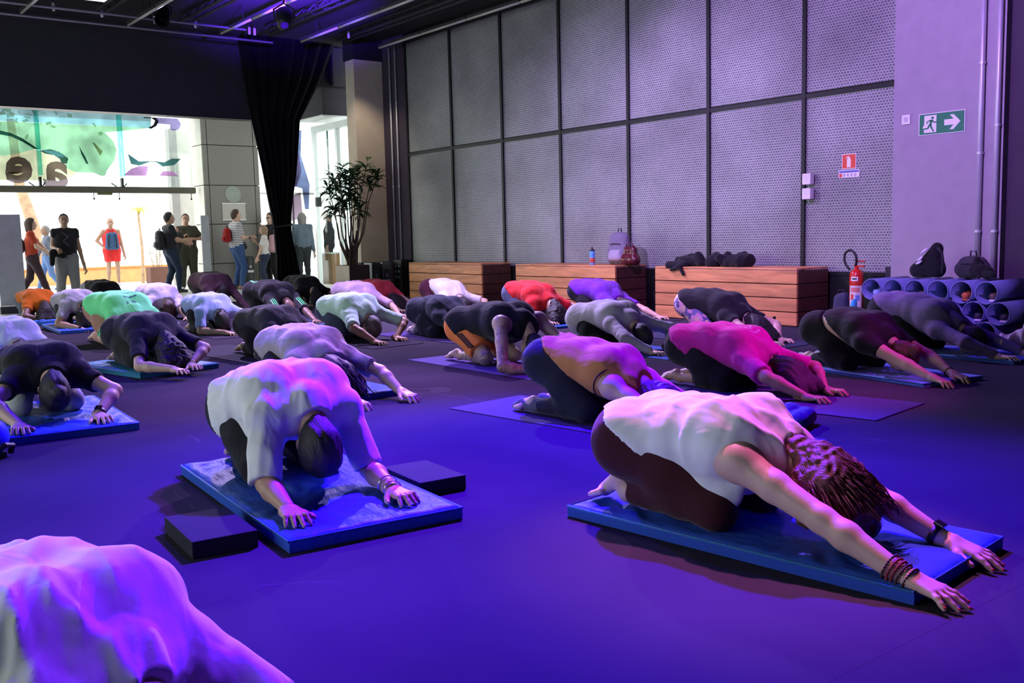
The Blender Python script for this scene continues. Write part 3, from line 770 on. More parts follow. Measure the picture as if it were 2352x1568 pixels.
def folds(A, ph, along=1.0):
    # creases that fan out and fade, like cloth pulled between hem, spine and sleeves
    def f(x, y, z):
        w = 0.05 * np.sin(9 * x + ph) + 0.04 * np.sin(11 * y - 2 * ph + 4 * z) + 0.02 * np.sin(27 * x + 19 * y + ph)
        al = 0.5 * np.sin(3.4 * x + 2.6 * y + ph)
        q = y * np.cos(al) + x * np.sin(al) + w
        r = z * 0.8 + x * 0.5 - w
        a = 0.5 + 0.5 * np.cos(46 * q + 2.2 * np.sin(9 * x + ph))
        b = 0.5 + 0.5 * np.cos(52 * (0.45 * x - 0.9 * y + w) + ph)
        c = 0.5 + 0.5 * np.cos(58 * r + 2 * ph)
        m1 = np.clip(0.5 + 0.9 * np.sin(5.1 * x + 4.3 * y + 1.7 * ph), 0, 1); m2 = np.clip(0.3 + 0.9 * np.sin(6.3 * x - 5.2 * y + 2.9 * ph + 3 * z), 0, 1)
        return A * (-(0.3 + 0.7 * m1) * a ** 2 * 1.2 - m2 * b ** 2 - 0.15 * (1 - m1) * c ** 2 - 0.4 * m2 * (1 - m1) * (0.5 + 0.5 * np.cos(88 * (0.7 * x + 0.7 * y - w) + 3 * np.sin(14 * y))) ** 2 + 0.55)
    return f
PEOPLE = {}
def kneel(key, label, hip, yaw=0.0, z0=0.0, s=1.0, hz=0.35, neck=(0.54, 0.28), head=None, tilt=25, hands=None, reach=1.2, spread=0.2, hand_z=0.0,
          knee=None, kw=0.15, bulge=0.05, girth=1.0, pole=(0, 1.0, 0.25), h=0.014, shirt=('tee', (0.5, 0.5, 0.5)), hem=-0.03, pants=('long', (0.02, 0.02, 0.025)),
          skinc='light', hair=('short', 'dark'), tuck=False, fold=0.006, sleeve=0.8, socks=None, handh=None, headv=0.0, mats=None, curl=0.15, shoulder=None, sh_w=0.17, elb=None, drape=0.0, wz=None, strands=0, fspread=1.0, hair_len=1.0, hemn=(0.64, 0.77)):
    rot = -math.pi / 2 + R(yaw)
    h = h * (1.1 if h < 0.0095 else 1.2)
    T = empty('person', (hip[0], hip[1], z0), rot, label, 'person', 'people folded forward in a kneeling stretch')
    cr, sr = math.cos(rot), math.sin(rot)
    def loc(w):  # world xy(z above the mat) to person frame
        dx, dy = w[0] - hip[0], w[1] - hip[1]
        return V3(cr * dx + sr * dy, -sr * dx + cr * dy, w[2] if len(w) > 2 else hand_z)
    rng = random.Random(key); ph = rng.uniform(0, 6)
    L = lambda u, v, z: V3(u * s, v * s, z * s)
    ku = math.sqrt(max(0.02, 0.42 ** 2 - (hz - 0.065) ** 2)) if knee is None else knee
    Hc = L(0, 0, hz)
    N = L(neck[0], headv * 0.4, neck[1])
    HD = L(*((head[0], headv, head[1]) if head else (neck[0] + 0.14, headv, max(0.115, neck[1] - 0.12))))
    a1 = Hc + (N - Hc) * 0.36 + L(0, 0, bulge); a2 = Hc + (N - Hc) * 0.72 + L(0, 0, bulge * 0.9)
    crown = nrm(V3(math.cos(R(tilt)), 0, -math.sin(R(tilt)))); face = nrm(V3(-math.sin(R(tilt)), 0, -math.cos(R(tilt))))
    SH = [(L(shoulder[0], 0, shoulder[1]) if shoulder else N + L(-0.05, 0, -0.02)) + L(0, sd * sh_w, 0) for sd in (-1, 1)]
    TIP = []
    for i, sd in enumerate((-1, 1)):
        if hands and hands[i] is not None: TIP.append(loc(hands[i]))
        else: TIP.append(V3(reach * s, sd * spread * s, hand_z))
    ARM = []
    for i, sd in enumerate((-1, 1)):
        tip = TIP[i]; S0 = SH[i]
        d = nrm(V3(tip[0] - S0[0], (tip[1] - S0[1]) * 0.6, 0))
        wr = tip - d * 0.172 * s; wr[2] = tip[2] + 0.028 * s if wz is None else wz
        if wz is not None: d = nrm(tip - wr)
        p = np.array((pole[0], pole[1] * sd, pole[2]))
        el = ik(S0, wr, 0.285 * s, 0.25 * s, p)
        if elb and elb[i] is not None: el = loc(elb[i])
        if el[2] < 0.05 * s: el[2] = 0.05 * s
        ARM.append((S0, el, wr, d))
    KN = [L(ku, sd * kw, 0.062) for sd in (-1, 1)]
    HJ = [L(0, sd * 0.088 * girth, hz) for sd in (-1, 1)]
    AK = [L(ku - 0.40, sd * 0.11, 0.05) for sd in (-1, 1)]
    lo = V3(-0.50 * s, -0.52 * s, -0.07); hi = V3(1.15 * s, 0.52 * s, (hz + 0.28) * s)
    for tip in TIP: lo = np.minimum(lo, tip - 0.12); hi = np.maximum(hi, tip + 0.10)
    hi[2] = (hz + 0.28) * s; lo[2] = min(-0.04, hand_z - 0.03)
    def torso(G, o, pelvis=True, chest=True, k=0.06):
        g = girth
        for sd in (-1, 1):
            y = lambda w: L(0, sd * w * g, 0)
            if pelvis:
                G.cone(Hc + y(0.085) + L(-0.02, 0, 0.0), a1 + y(0.062), 0.128 * s * g + o, 0.105 * s * g + o, k)
            if chest:
                G.cone(a1 + y(0.062), a2 + y(0.082), 0.105 * s * g + o, 0.108 * s * g + o, k)
                G.cone(a2 + y(0.082), N + y(0.055) + L(-0.03, 0, -0.02), 0.108 * s * g + o, 0.070 * s + o, k)
        if chest:
            G.cone(a1 + L(0.02, 0, -0.06), a2 + L(0.0, 0, -0.06), 0.10 * s * g + o, 0.10 * s * g + o, k)
    def shoulder_p(G, o, i):
        S0, el, wr, d = ARM[i]
        G.cone(N + L(-0.06, 0.05 * (-1, 1)[i], -0.01), S0, 0.070 * s + o, 0.064 * s + o, 0.05)
        G.cone(a2 + L(0, 0.10 * (-1, 1)[i], -0.03), S0, 0.075 * s + o, 0.058 * s + o, 0.05)
    def legs(G, o, shin=True, k=0.03, end=1.0):
        for i in (0, 1):
            G.cone(HJ[i], HJ[i] + (KN[i] - HJ[i]) * 0.5, 0.112 * s * girth + o, 0.088 * s + o, 0.05)
            G.cone(HJ[i] + (KN[i] - HJ[i]) * 0.5, KN[i], 0.088 * s + o, 0.060 * s + o, 0.05)
            if shin:
                mid = KN[i] + (AK[i] - KN[i]) * 0.35 + L(0, 0, 0.012)
                G.cone(KN[i], mid, 0.056 * s + o, 0.055 * s + o, k); G.cone(mid, KN[i] + (AK[i] - KN[i]) * end, 0.055 * s + o, (0.036 + 0.019 * (1 - end)) * s + o, k, cap=end < 1.0)
    # ---- body
    B = SDF(lo, hi, h)
    torso(B, -0.008); legs(B, -0.004)
    for i in (0, 1):
        shoulder_p(B, -0.006, i)
        S0, el, wr, d = ARM[i]
        B.cone(S0, S0 + (el - S0) * 0.45, 0.058 * s, 0.049 * s, 0.03); B.cone(S0 + (el - S0) * 0.45, el, 0.049 * s, 0.041 * s, 0.02)
        B.cone(el, el + (wr - el) * 0.3, 0.041 * s, 0.043 * s, 0.02); B.cone(el + (wr - el) * 0.3, wr, 0.043 * s, 0.0275 * s, 0.02)
        sd = (-1, 1)[i]
        if tuck:
            heel = AK[i] + L(-0.03, 0, 0.05); ball = AK[i] + L(-0.11, 0, -0.01)
            B.cone(AK[i], heel, 0.038 * s, 0.036 * s, 0.02); B.cone(heel, ball, 0.034 * s, 0.026 * s, 0.02)
            for q in range(5):
                yy = (q - 2) * 0.017
                B.cone(ball + L(0.01, yy, 0), ball + L(-0.045 + 0.006 * abs(q - 1), yy * 1.15, -0.018), 0.015 * s, 0.0105 * s, 0.006)
        else:
            B.cone(AK[i], AK[i] + L(-0.03, 0, 0.018), 0.037 * s, 0.036 * s, 0.02)
            B.cone(AK[i] + L(-0.03, 0, 0.018), AK[i] + L(-0.13, -0.015 * sd, -0.005), 0.034 * s, 0.030 * s, 0.02)
            for q in range(5):
                yy = (q - 2) * 0.016
                B.cone(AK[i] + L(-0.11, yy * 0.8, -0.012), AK[i] + L(-0.19 + 0.008 * abs(q - 2), yy - 0.015 * sd, -0.025), 0.019 * s, 0.0105 * s, 0.008)
    head_parts(B, HD, crown, face, s, N)
    parts = [B.nets()]
    tips = []
    for i, sd in enumerate((-1, 1)):
        S0, el, wr, d = ARM[i]
        hm, kn = hand_mesh(wr - V3(0, 0, 0.010 * s if wz is None else 0.0), d, V3(0, 0, 1.0), (1, -1)[i], s, handh or max(0.006, h * 0.5), curl=curl, spread=fspread)
        parts.append(hm); tips.append(kn)
    sm = SKIN[skinc] if isinstance(skinc, str) else skinc
    body = link('body', quads_mesh('body', parts), sm, T)
    # ---- trousers
    wn = V3(0.76, 0, 0.65)
    if pants:
        G = SDF(lo, hi, h)
        torso(G, 0.008, chest=False)
        G.plane(Hc + wn * 0.13 * s, -wn)
        if pants[0] == 'short':
            for i in (0, 1):
                e = HJ[i] + (KN[i] - HJ[i]) * 0.78
                G.cone(HJ[i], e, 0.128 * s * girth, 0.098 * s, 0.04, cap=True)
        else:
            legs(G, 0.008 if pants[0] == 'tight' else 0.014, end=0.62 if pants[0] == 'crop' else 0.94)
        G.ripple(folds(0.004 if pants[0] != 'tight' else 0.0012, ph + 1), 0.05)
        tr = link('trousers' if pants[0] != 'short' else 'shorts', quads_mesh('trousers', [G.nets()]), pants[1] if not isinstance(pants[1], tuple) else cloth('%s_trousers' % key, pants[1]), T)
    # ---- shirt
    if shirt:
        kind = shirt[0]
        G = SDF(lo, hi, h)
        o = 0.018 if kind != 'loose' else 0.024
        torso(G, o)
        for i in (0, 1): G.cone(HJ[i] + L(-0.01, 0, 0.01), HJ[i] + (KN[i] - HJ[i]) * 0.15, 0.112 * s * girth + o, 0.104 * s * girth + o, 0.05)
        if kind != 'tank':
            for i in (0, 1):
                shoulder_p(G, 0.012, i)
                S0, el, wr, d = ARM[i]
                nd = nrm(HD - crown * 0.05 * s - face * 0.02 * s - N)
                G.cone(N - nd * 0.04 * s, N + nd * 0.035 * s, 0.078 * s, 0.068 * s, 0.03, cap=True)
                if kind == 'long':
                    G.cone(S0, el, 0.066 * s, 0.054 * s, 0.03); G.cone(el, wr - (wr - el) * 0.02, 0.055 * s, 0.036 * s, 0.02, cap=True)
                else:
                    e2 = S0 + (el - S0) * sleeve
                    G.cone(S0, e2, 0.070 * s, 0.066 * s, 0.03, cap=True)
        else:
            for sd in (-1, 1):
                G.cone(a2 + L(0, sd * 0.08, 0.05), N + L(-0.02, sd * 0.075, 0.02), 0.062 * s, 0.050 * s, 0.03)
        if drape:
            for sd in (-1, 1):
                G.cone(a1 + L(0.03, sd * 0.10, -0.06), a1 + L(0.10, sd * 0.135, -0.06 - drape), 0.085 * s, 0.045 * s, 0.04)
                G.cone(a1 + L(0.10, sd * 0.135, -0.06 - drape), a2 + L(0.02, sd * 0.12, -0.10 - drape * 0.5), 0.045 * s, 0.06 * s, 0.04)
        hn = nrm(V3(hemn[0], 0, hemn[1])); hp = Hc + hn * (hem * s)
        G.plane(hp, hn)
        if kind == 'tank':
            nd = nrm(HD - crown * 0.05 * s - face * 0.02 * s - N); G.cone(N - nd * 0.06 * s, N + nd * 0.03 * s, 0.085 * s, 0.070 * s, 0.03, cap=True)
            G.plane(N + L(0.055, 0, 0.0), (-1, 0, -0.2))
        G.ripple(folds(fold, ph), 0.06)
        sh = link('shirt' if kind != 'tank' else 'tank_top', quads_mesh('shirt', [G.nets()]), shirt[1] if not isinstance(shirt[1], tuple) else cloth('%s_shirt' % key, shirt[1]), T)
    if hair and hair[0] != 'bald':
        link('hair', quads_mesh('hair', [hair_part(hair[0], HD, crown, face, s, max(0.006, h * 0.7), ph, hair_len)]), HAIR[hair[1]], T)
    if strands:
        rs = random.Random(key + 'hair'); lat = np.cross(crown, face); bm = bmesh.new()
        for q in range(strands):
            a = rs.uniform(-1.35, 1.35); b0 = rs.uniform(-0.6, 0.7)
            n0 = nrm(-face * math.cos(a) * math.cos(b0) + lat * math.sin(a) * math.cos(b0) + crown * math.sin(b0))
            p = HD + crown * 0.014 * s + (crown * (n0 @ crown) * 0.125 + face * (n0 @ face) * 0.118 + lat * (n0 @ lat) * 0.102) * s
            dr = nrm(crown * 0.9 + lat * (n0 @ lat) * 0.5 + V3(0, 0, -0.25)); pts = []; ph2 = rs.uniform(0, 6); fl_ = rs.uniform(0.2, 1.0)
            for k in range(12):
                t_ = k / 11 * rs.uniform(0.9, 1.1) * 0.26 * s * fl_ * hair_len
                w_ = (lat * math.sin(38 * t_ + ph2) + n0 * math.cos(38 * t_ + ph2)) * 0.008 * s
                c_ = p + dr * t_ + n0 * (0.02 * math.sin(9 * t_)) + V3(0, 0, -1.1 * t_ * t_) + w_
                c_[2] = max(c_[2], 0.012); pts.append(Vector(c_))
            tube(bm, pts, [0.0032 * s] * 8 + [0.0028 * s, 0.0022 * s, 0.0016 * s, 0.0008 * s], 4, cap=False)
        o_ = obj('hair_strands', bm, HAIR[hair[1]], T, smooth=True); o_['kind'] = 'stuff'
    if socks:
        for i, sd in enumerate((-1, 1)):
            G = SDF(AK[i] - 0.28 * s, AK[i] + 0.18 * s, h * 0.8)
            G.cone(AK[i] + L(0.06, 0, 0.004), AK[i], 0.045 * s, 0.043 * s, 0.02); G.cone(AK[i], AK[i] + L(-0.13, -0.015 * sd, -0.005), 0.042 * s, 0.036 * s, 0.02); G.cone(AK[i] + L(-0.13, -0.015 * sd, -0.005), AK[i] + L(-0.19, -0.015 * sd, -0.022), 0.036 * s, 0.022 * s, 0.02)
            link('sock', quads_mesh('sock', [G.nets()]), cloth('socks_%s' % key, socks), T)
    PEOPLE[key] = dict(T=T, arm=ARM, tips=tips, s=s, shirt=sh if shirt else None, pants=tr if pants else None, head=HD, body=body, kn=KN, hj=HJ, N=N, a1=a1, a2=a2, rot=rot, hip=hip, z0=z0)
    return T
SKIN = dict(light=skin('light', (0.62, 0.40, 0.30)), tan=skin('tan', (0.46, 0.27, 0.18)), brown=skin('brown', (0.24, 0.13, 0.085)), pale=skin('pale', (0.72, 0.52, 0.43)))
HAIR = dict(dark=hairm('dark', (0.016, 0.012, 0.012)), brown=hairm('brown', (0.06, 0.03, 0.02)), auburn=hairm('auburn', (0.11, 0.035, 0.025)), grey=hairm('grey', (0.30, 0.29, 0.28)), salt=hairm('salt', (0.10, 0.09, 0.09)), blond=hairm('blond', (0.30, 0.20, 0.12)))

def stand(key, label, pos, face_deg, s=1.0, feet=((0.03, -0.10), (-0.03, 0.10)), hands=((0.05, -0.26, 0.80), (0.05, 0.26, 0.80)), shirt=('tee', (0.2, 0.2, 0.2)), pants=('long', (0.03, 0.03, 0.04)),
          skinc='tan', hair=('short', 'dark'), shoes=(0.05, 0.05, 0.05), lean=0.0, h=0.02, look=0.0, z0=0.0, girth=1.0, hem=0.90, sleeve=0.75, pole=(-1, 0.4, -0.3)):
    T = empty('person', (pos[0], pos[1], z0), R(face_deg), label, 'person', 'people standing in the bright entrance')
    L = lambda u, v, z: V3(u * s, v * s, z * s)
    PV = L(0, 0, 0.93); CH = L(lean * 0.6, 0, 1.22); N = L(lean, 0, 1.44); HD = L(lean * 1.2 + 0.02, 0, 1.605)
    HJ = [L(0, sd * 0.09 * girth, 0.90) for sd in (-1, 1)]
    FT = [L(feet[0][0], feet[0][1], 0.075 + (feet[0][2] if len(feet[0]) > 2 else 0)), L(feet[1][0], feet[1][1], 0.075 + (feet[1][2] if len(feet[1]) > 2 else 0))]
    KN = [ik(HJ[i], FT[i], 0.43 * s, 0.42 * s, (1, 0, 0)) for i in (0, 1)]
    SH = [N + L(-0.01, sd * 0.175, -0.055) for sd in (-1, 1)]
    ARM = []
    for i, sd in enumerate((-1, 1)):
        wr = L(*hands[i]); el = ik(SH[i], wr, 0.285 * s, 0.25 * s, (pole[0], pole[1] * sd, pole[2])); ARM.append((SH[i], el, wr))
    lo = V3(-0.55, -0.5, -0.02) * s; hi = V3(0.60, 0.5, 1.86) * s
    def trunk(G, o, tank=False):
        g = girth
        for sd in (-1, 1):
            y = lambda w: L(0, sd * w * g, 0)
            G.cone(PV + y(0.075), PV + (CH - PV) * 0.55 + y(0.065), 0.115 * s * g + o, 0.098 * s * g + o, 0.06)
            G.cone(PV + (CH - PV) * 0.55 + y(0.065), CH + y(0.08), 0.098 * s * g + o, 0.105 * s * g + o, 0.06)
            G.cone(CH + y(0.08), N + y(0.05) + L(0, 0, -0.05), 0.105 * s * g + o, 0.060 * s + o, 0.06)
            if not tank: G.cone(N + y(0.04) + L(0, 0, -0.045), SH[(sd + 1) // 2], 0.055 * s + o, 0.056 * s + o, 0.04)
    def leg(G, o, upto=1.0, k=0.03):
        for i in (0, 1):
            G.cone(HJ[i], KN[i], 0.092 * s * girth + o, 0.058 * s + o, 0.05)
            if upto > 0:
                e = KN[i] + (FT[i] - KN[i]) * upto
                m = KN[i] + (FT[i] - KN[i]) * 0.35 + L(-0.012, 0, 0)
                G.cone(KN[i], m, 0.055 * s + o, 0.054 * s + o, k); G.cone(m, e, 0.054 * s + o, 0.036 * s + o, k)
    B = SDF(lo, hi, h)
    trunk(B, -0.008); leg(B, -0.006)
    for S0, el, wr in ARM:
        B.cone(S0, el, 0.054 * s, 0.040 * s, 0.02); B.cone(el, wr, 0.041 * s, 0.028 * s, 0.02)
    for i in (0, 1):
        B.cone(FT[i] + L(-0.02, 0, -0.04), FT[i] + L(0.13, 0, -0.048), 0.035 * s, 0.026 * s, 0.02)
    crown = nrm(V3(-math.sin(R(look)), 0, math.cos(R(look)))) if look else V3(0, 0, 1.0)
    fc = nrm(V3(math.cos(R(look)), 0, math.sin(R(look)))) if look else V3(1.0, 0, 0)
    B.cone(N, HD - crown * 0.05 * s, 0.058 * s, 0.05 * s, 0.02)
    parts = [B.nets()]
    HB = SDF(HD - 0.20 * s, HD + 0.17 * s, 0.0095); head_parts(HB, HD, crown, fc, s, HD - crown * 0.13 * s - fc * 0.02 * s); parts.append(HB.nets())
    for i, (S0, el, wr) in enumerate(ARM):
        d = nrm(wr - el); up = V3(-0.2, (-1, 1)[i], 0.2)
        hm, kn = hand_mesh(wr, d, up, (-1, 1)[i], s, max(0.008, h * 0.45), curl=0.5, spread=0.5); parts.append(hm)
    body = link('body', quads_mesh('body', parts), SKIN[skinc], T)
    if pants:
        G = SDF(lo, hi, h); 
        for sd in (-1, 1): G.cone(PV + L(0, sd * 0.075 * girth, -0.03), PV + L(0, sd * 0.07 * girth, 0.06), 0.118 * s * girth + 0.008, 0.108 * s * girth + 0.008, 0.06)
        if pants[0] == 'short': leg(G, 0.018, 0.0); G.plane((KN[0] + KN[1]) / 2 + L(0, 0, 0.14), (0, 0, 1))
        elif pants[0] == 'wide': leg(G, 0.030, 0.93, 0.012)
        else: leg(G, 0.014, 0.93)
        G.plane(PV + L(0, 0, 0.10), (0, 0, -1))
        G.ripple(folds(0.005, 1.0), 0.05)
        link('trousers' if pants[0] != 'short' else 'shorts', quads_mesh('trousers', [G.nets()]), cloth(key + '_trousers', pants[1]), T)
    if shirt:
        G = SDF(lo, hi, h); trunk(G, 0.014, shirt[0] == 'tank')
        if shirt[0] != 'tank':
            for S0, el, wr in ARM:
                if shirt[0] == 'long': G.cone(S0, el, 0.064 * s, 0.052 * s, 0.03); G.cone(el, wr, 0.052 * s, 0.038 * s, 0.02, cap=True)
                else: G.cone(S0, S0 + (el - S0) * sleeve, 0.066 * s, 0.062 * s, 0.03, cap=True)
        G.plane(L(0, 0, hem), (0, 0, 1)); G.ripple(folds(0.006, 2.0), 0.05)
        m = shirt[1] if not isinstance(shirt[1], tuple) else cloth(key + '_shirt', shirt[1])
        link('shirt' if shirt[0] != 'tank' else 'tank_top', quads_mesh('shirt', [G.nets()]), m, T)
    lt_ = np.cross(crown, fc)
    for sd in (-1, 1):
        bm = bmesh.new(); bmesh.ops.create_uvsphere(bm, u_segments=8, v_segments=6, radius=0.011 * s, matrix=Matrix.Translation(Vector(HD + fc * 0.090 * s + lt_ * sd * 0.031 * s)))
        obj('eye', bm, mat('eye_dark', (0.03, 0.02, 0.02), 0.3), T, smooth=True)
        bm = bmesh.new(); a_ = HD + fc * 0.094 * s + crown * 0.022 * s; tube(bm, [tuple(a_ + lt_ * sd * 0.014 * s), tuple(a_ + lt_ * sd * 0.030 * s + crown * 0.004 * s), tuple(a_ + lt_ * sd * 0.046 * s - fc * 0.008 * s)], 0.0045 * s, 6)
        obj('eyebrow', bm, mat('brow_dark', (0.03, 0.02, 0.018), 0.8), T, smooth=True)
    bm = bmesh.new(); a_ = HD + fc * 0.100 * s - crown * 0.063 * s; tube(bm, [tuple(a_ - lt_ * 0.022 * s - fc * 0.006 * s), tuple(a_), tuple(a_ + lt_ * 0.022 * s - fc * 0.006 * s)], 0.0055 * s, 6)
    obj('mouth', bm, mat('lip_tone', (0.35, 0.12, 0.10), 0.5), T, smooth=True)
    if hair and hair[0] != 'bald':
        link('hair', quads_mesh('hair', [hair_part(hair[0], HD, crown, fc, s, 0.013)]), HAIR[hair[1]], T)
    if shoes:
        for i in (0, 1):
            G = SDF(FT[i] - 0.14 * s, FT[i] + 0.24 * s, h * 0.6)
            G.cone(FT[i] + L(-0.035, 0, -0.03), FT[i] + L(0.06, 0, -0.036), 0.044 * s, 0.044 * s, 0.02); G.cone(FT[i] + L(0.06, 0, -0.036), FT[i] + L(0.16, 0, -0.046), 0.044 * s, 0.030 * s, 0.02)
            G.plane(V3(0, 0, 0.004), (0, 0, 1))
            link('shoe', quads_mesh('shoe', [G.nets()]), mat('shoe_%s' % key, shoes, 0.6), T)
    PEOPLE[key] = dict(T=T, arm=ARM, s=s, N=N, ch=CH)
    return T
# ------------------------------------------------------------------ mats
def vinyl_mat(name, col):
    m, nt, N, L, P = _nodes(name)
    P.inputs['Base Color'].default_value = (*col, 1); P.inputs['Roughness'].default_value = 0.45; P.inputs['Specular IOR Level'].default_value = 0.03
    tc = N.new('ShaderNodeTexCoord')
    wv = N.new('ShaderNodeTexNoise'); wv.inputs['Scale'].default_value = 5; wv.inputs['Detail'].default_value = 3
    mp = N.new('ShaderNodeMapping'); mp.inputs['Scale'].default_value = (3.5, 1.0, 1.0)
    L.new(tc.outputs['Object'], mp.inputs['Vector']); L.new(mp.outputs[0], wv.inputs['Vector'])
    n2 = N.new('ShaderNodeTexNoise'); n2.inputs['Scale'].default_value = 26; n2.inputs['Detail'].default_value = 4
    L.new(tc.outputs['Object'], n2.inputs['Vector'])
    ad = N.new('ShaderNodeMath'); ad.operation = 'MULTIPLY_ADD'; ad.inputs[1].default_value = 0.25
    L.new(n2.outputs['Fac'], ad.inputs[0]); L.new(wv.outputs['Fac'], ad.inputs[2])
    bp = N.new('ShaderNodeBump'); bp.inputs['Strength'].default_value = 0.45; bp.inputs['Distance'].default_value = 0.02
    L.new(ad.outputs[0], bp.inputs['Height']); L.new(bp.outputs[0], P.inputs['Normal'])
    return m
M_VINYL = vinyl_mat('blue_vinyl', (0.035, 0.09, 0.48)); M_VINYL_EDGE = vinyl_mat('blue_vinyl_edge', (0.04, 0.14, 0.36)); M_VTEAL = vinyl_mat('teal_vinyl', (0.04, 0.20, 0.34))
def gym_mat(label, front_left, w, l, yaw, th=0.05, m=None, puck=((0.3, 0.3), (0.4, 0.95))):
    # front_left: nearest corner on the low-X side; the mat runs back along +Y and is turned by yaw
    m = m or M_VINYL
    t = empty('gym_mat', (front_left[0], front_left[1], 0), R(yaw), label, 'mat', 'exercise mats on the floor')
    nx, ny = 36, 60
    xs = np.linspace(0, w, nx); ys = np.linspace(0, l, ny)
    X, Y = np.meshgrid(xs, ys, indexing='ij')
    edge = np.minimum(np.minimum(X, w - X), np.minimum(Y, l - Y))
    Z = th * (0.80 + 0.20 * np.clip(edge / 0.025, 0, 1) ** 0.5)
    for (cx, cy) in puck:
        dx = X - cx * w; dy = Y - cy * l; r = np.hypot(dx, dy); a = np.arctan2(dy, dx)
        Z += 0.004 * np.sin(17 * a + 3 * np.sin(2 * a + cx * 9)) * np.exp(-((r - 0.17) / 0.13) ** 2) * np.clip(edge / 0.05, 0, 1)
    Z += 0.002 * np.sin(40 * X + 5 * np.sin(9 * Y)) * np.clip(edge / 0.04, 0, 1)
    bm = bmesh.new()
    g = [[bm.verts.new((X[i, j], Y[i, j], Z[i, j])) for j in range(ny)] for i in range(nx)]
    b = [[bm.verts.new((X[i, j], Y[i, j], 0.002)) if i in (0, nx - 1) or j in (0, ny - 1) else None for j in range(ny)] for i in range(nx)]
    for i in range(nx - 1):
        for j in range(ny - 1): bm.faces.new((g[i][j], g[i + 1][j], g[i + 1][j + 1], g[i][j + 1]))
    for i in range(nx - 1):
        for j in (0, ny - 1): bm.faces.new((g[i][j], g[i + 1][j], b[i + 1][j], b[i][j]))
    for j in range(ny - 1):
        for i in (0, nx - 1): bm.faces.new((g[i][j], g[i][j + 1], b[i][j + 1], b[i][j]))
    bm.faces.new([b[i][0] for i in range(nx)] + [b[nx - 1][j] for j in range(1, ny)] + [b[i][ny - 1] for i in range(nx - 2, -1, -1)] + [b[0][j] for j in range(ny - 2, 0, -1)])
    obj('cover', bm, m, t, smooth=False)
    for f in t.children[0].data.polygons: f.use_smooth = abs(f.normal.z) > 0.5
    bm = bmesh.new(); q = [(0, 0, th * 0.8), (w, 0, th * 0.8), (w, l, th * 0.8), (0, l, th * 0.8), (0, 0, th * 0.8)]
    tube(bm, q, 0.005, 6, cap=False); obj('piping', bm, M_VINYL_EDGE, t, smooth=True)
    return t
def yoga_mat(label, front_left, w, l, yaw, col, th=0.006):
    t = tag(empty('yoga_mat', (front_left[0], front_left[1], 0), R(yaw)), label, 'mat', 'exercise mats on the floor')
    m = mat('foam_%.2f_%.2f_%.2f' % col, col, 0.8, var=0.06, vscale=30, bump=0.25, bscale=300, spec=0.04)
    bm = bmesh.new(); rr = 0.012
    pts = []
    for cx, cy, a0 in ((w - rr, rr, -90), (w - rr, l - rr, 0), (rr, l - rr, 90), (rr, rr, 180)):
        for k in range(5):
            a = R(a0 + 22.5 * k); pts.append((cx + rr * math.cos(a), cy + rr * math.sin(a)))
    prism(bm, pts, 'z', 0.001, th)
    obj('sheet', bm, m, t)
    return t
PUR = (0.07, 0.045, 0.16); LIL = (0.13, 0.09, 0.30); DKB = (0.04, 0.045, 0.08); GRY = (0.035, 0.03, 0.05); BLUM = (0.08, 0.14, 0.45)
gym_mat('blue vinyl gym mat under the person in the white knit shirt', (1.39, 3.06), 0.69, 1.42, -5, 0.055)
gym_mat('blue vinyl gym mat under the person in the white tank top', (2.535, 1.42), 0.68, 1.34, 6, 0.05)
gym_mat('blue vinyl gym mat at the left edge under the person in black with a wristband', (0.98, 5.80), 0.74, 1.28, -4, 0.05)
gym_mat('teal-edged gym mat under the person in black in front of the neon green shirt', (2.40, 7.92), 0.72, 1.12, 12, 0.05, M_VTEAL)
gym_mat('blue gym mat mostly hidden under the person in the lilac t-shirt', (2.86, 5.70), 0.62, 1.35, 0, 0.045)
gym_mat('pale-edged gym mat under the person in the grey t-shirt at far left', (2.92, 12.62), 0.62, 1.4, -4, 0.045)
gym_mat('blue gym mat under the person in the bright red t-shirt', (7.12, 8.35), 0.66, 1.5, 0, 0.03)
gym_mat('padded blue mat under the person in the black crop top', (6.09, 3.38), 0.60, 1.36, -10, 0.03, mat('blue_fleece', (0.10, 0.18, 0.80), 0.95, var=0.1, bump=0.4, bscale=240, sheen=0.3))
gym_mat('padded blue mat at the far right under the person in the long sleeved top', (7.53, 3.46), 0.62, 1.5, -2, 0.03, mat('blue_fleece', (0.06, 0.11, 0.50)))
yoga_mat('purple yoga mat under the person in the orange tank top', (3.62, 2.80), 0.63, 2.22, 6, PUR)
yoga_mat('purple yoga mat under the person in the magenta t-shirt', (4.86, 2.97), 0.69, 1.78, 8, PUR)
yoga_mat('lilac yoga mat under the person in orange shorts', (4.50, 5.55), 0.64, 1.72, 0, LIL)
yoga_mat('dark blue yoga mat under the person in the lavender long sleeved shirt', (6.0, 5.60), 0.62, 1.75, -2, BLUM)
yoga_mat('dark yoga mat under the person in floral leggings', (7.2, 5.35), 0.62, 1.75, 2, DKB)
yoga_mat('dark yoga mat under the person in the deep purple shirt', (8.2, 7.95), 0.60, 1.78, 0, GRY)
yoga_mat('dark yoga mat under the person in the mint shirt', (4.72, 8.25), 0.62, 1.75, 5, GRY)
yoga_mat('dark mat under the person in the pink-lavender shirt', (6.35, 11.0), 0.62, 1.75, 0, GRY)
yoga_mat('grey yoga mat under the person in the light blue shirt', (4.0, 10.45), 0.62, 1.75, 0, GRY)
yoga_mat('violet yoga mat under the person in dark navy behind the orange shorts', (5.55, 7.75), 0.62, 1.75, 4, PUR)
yoga_mat('dark yoga mat under the person in the charcoal shirt', (3.4, 8.05), 0.62, 1.7, 4, GRY)
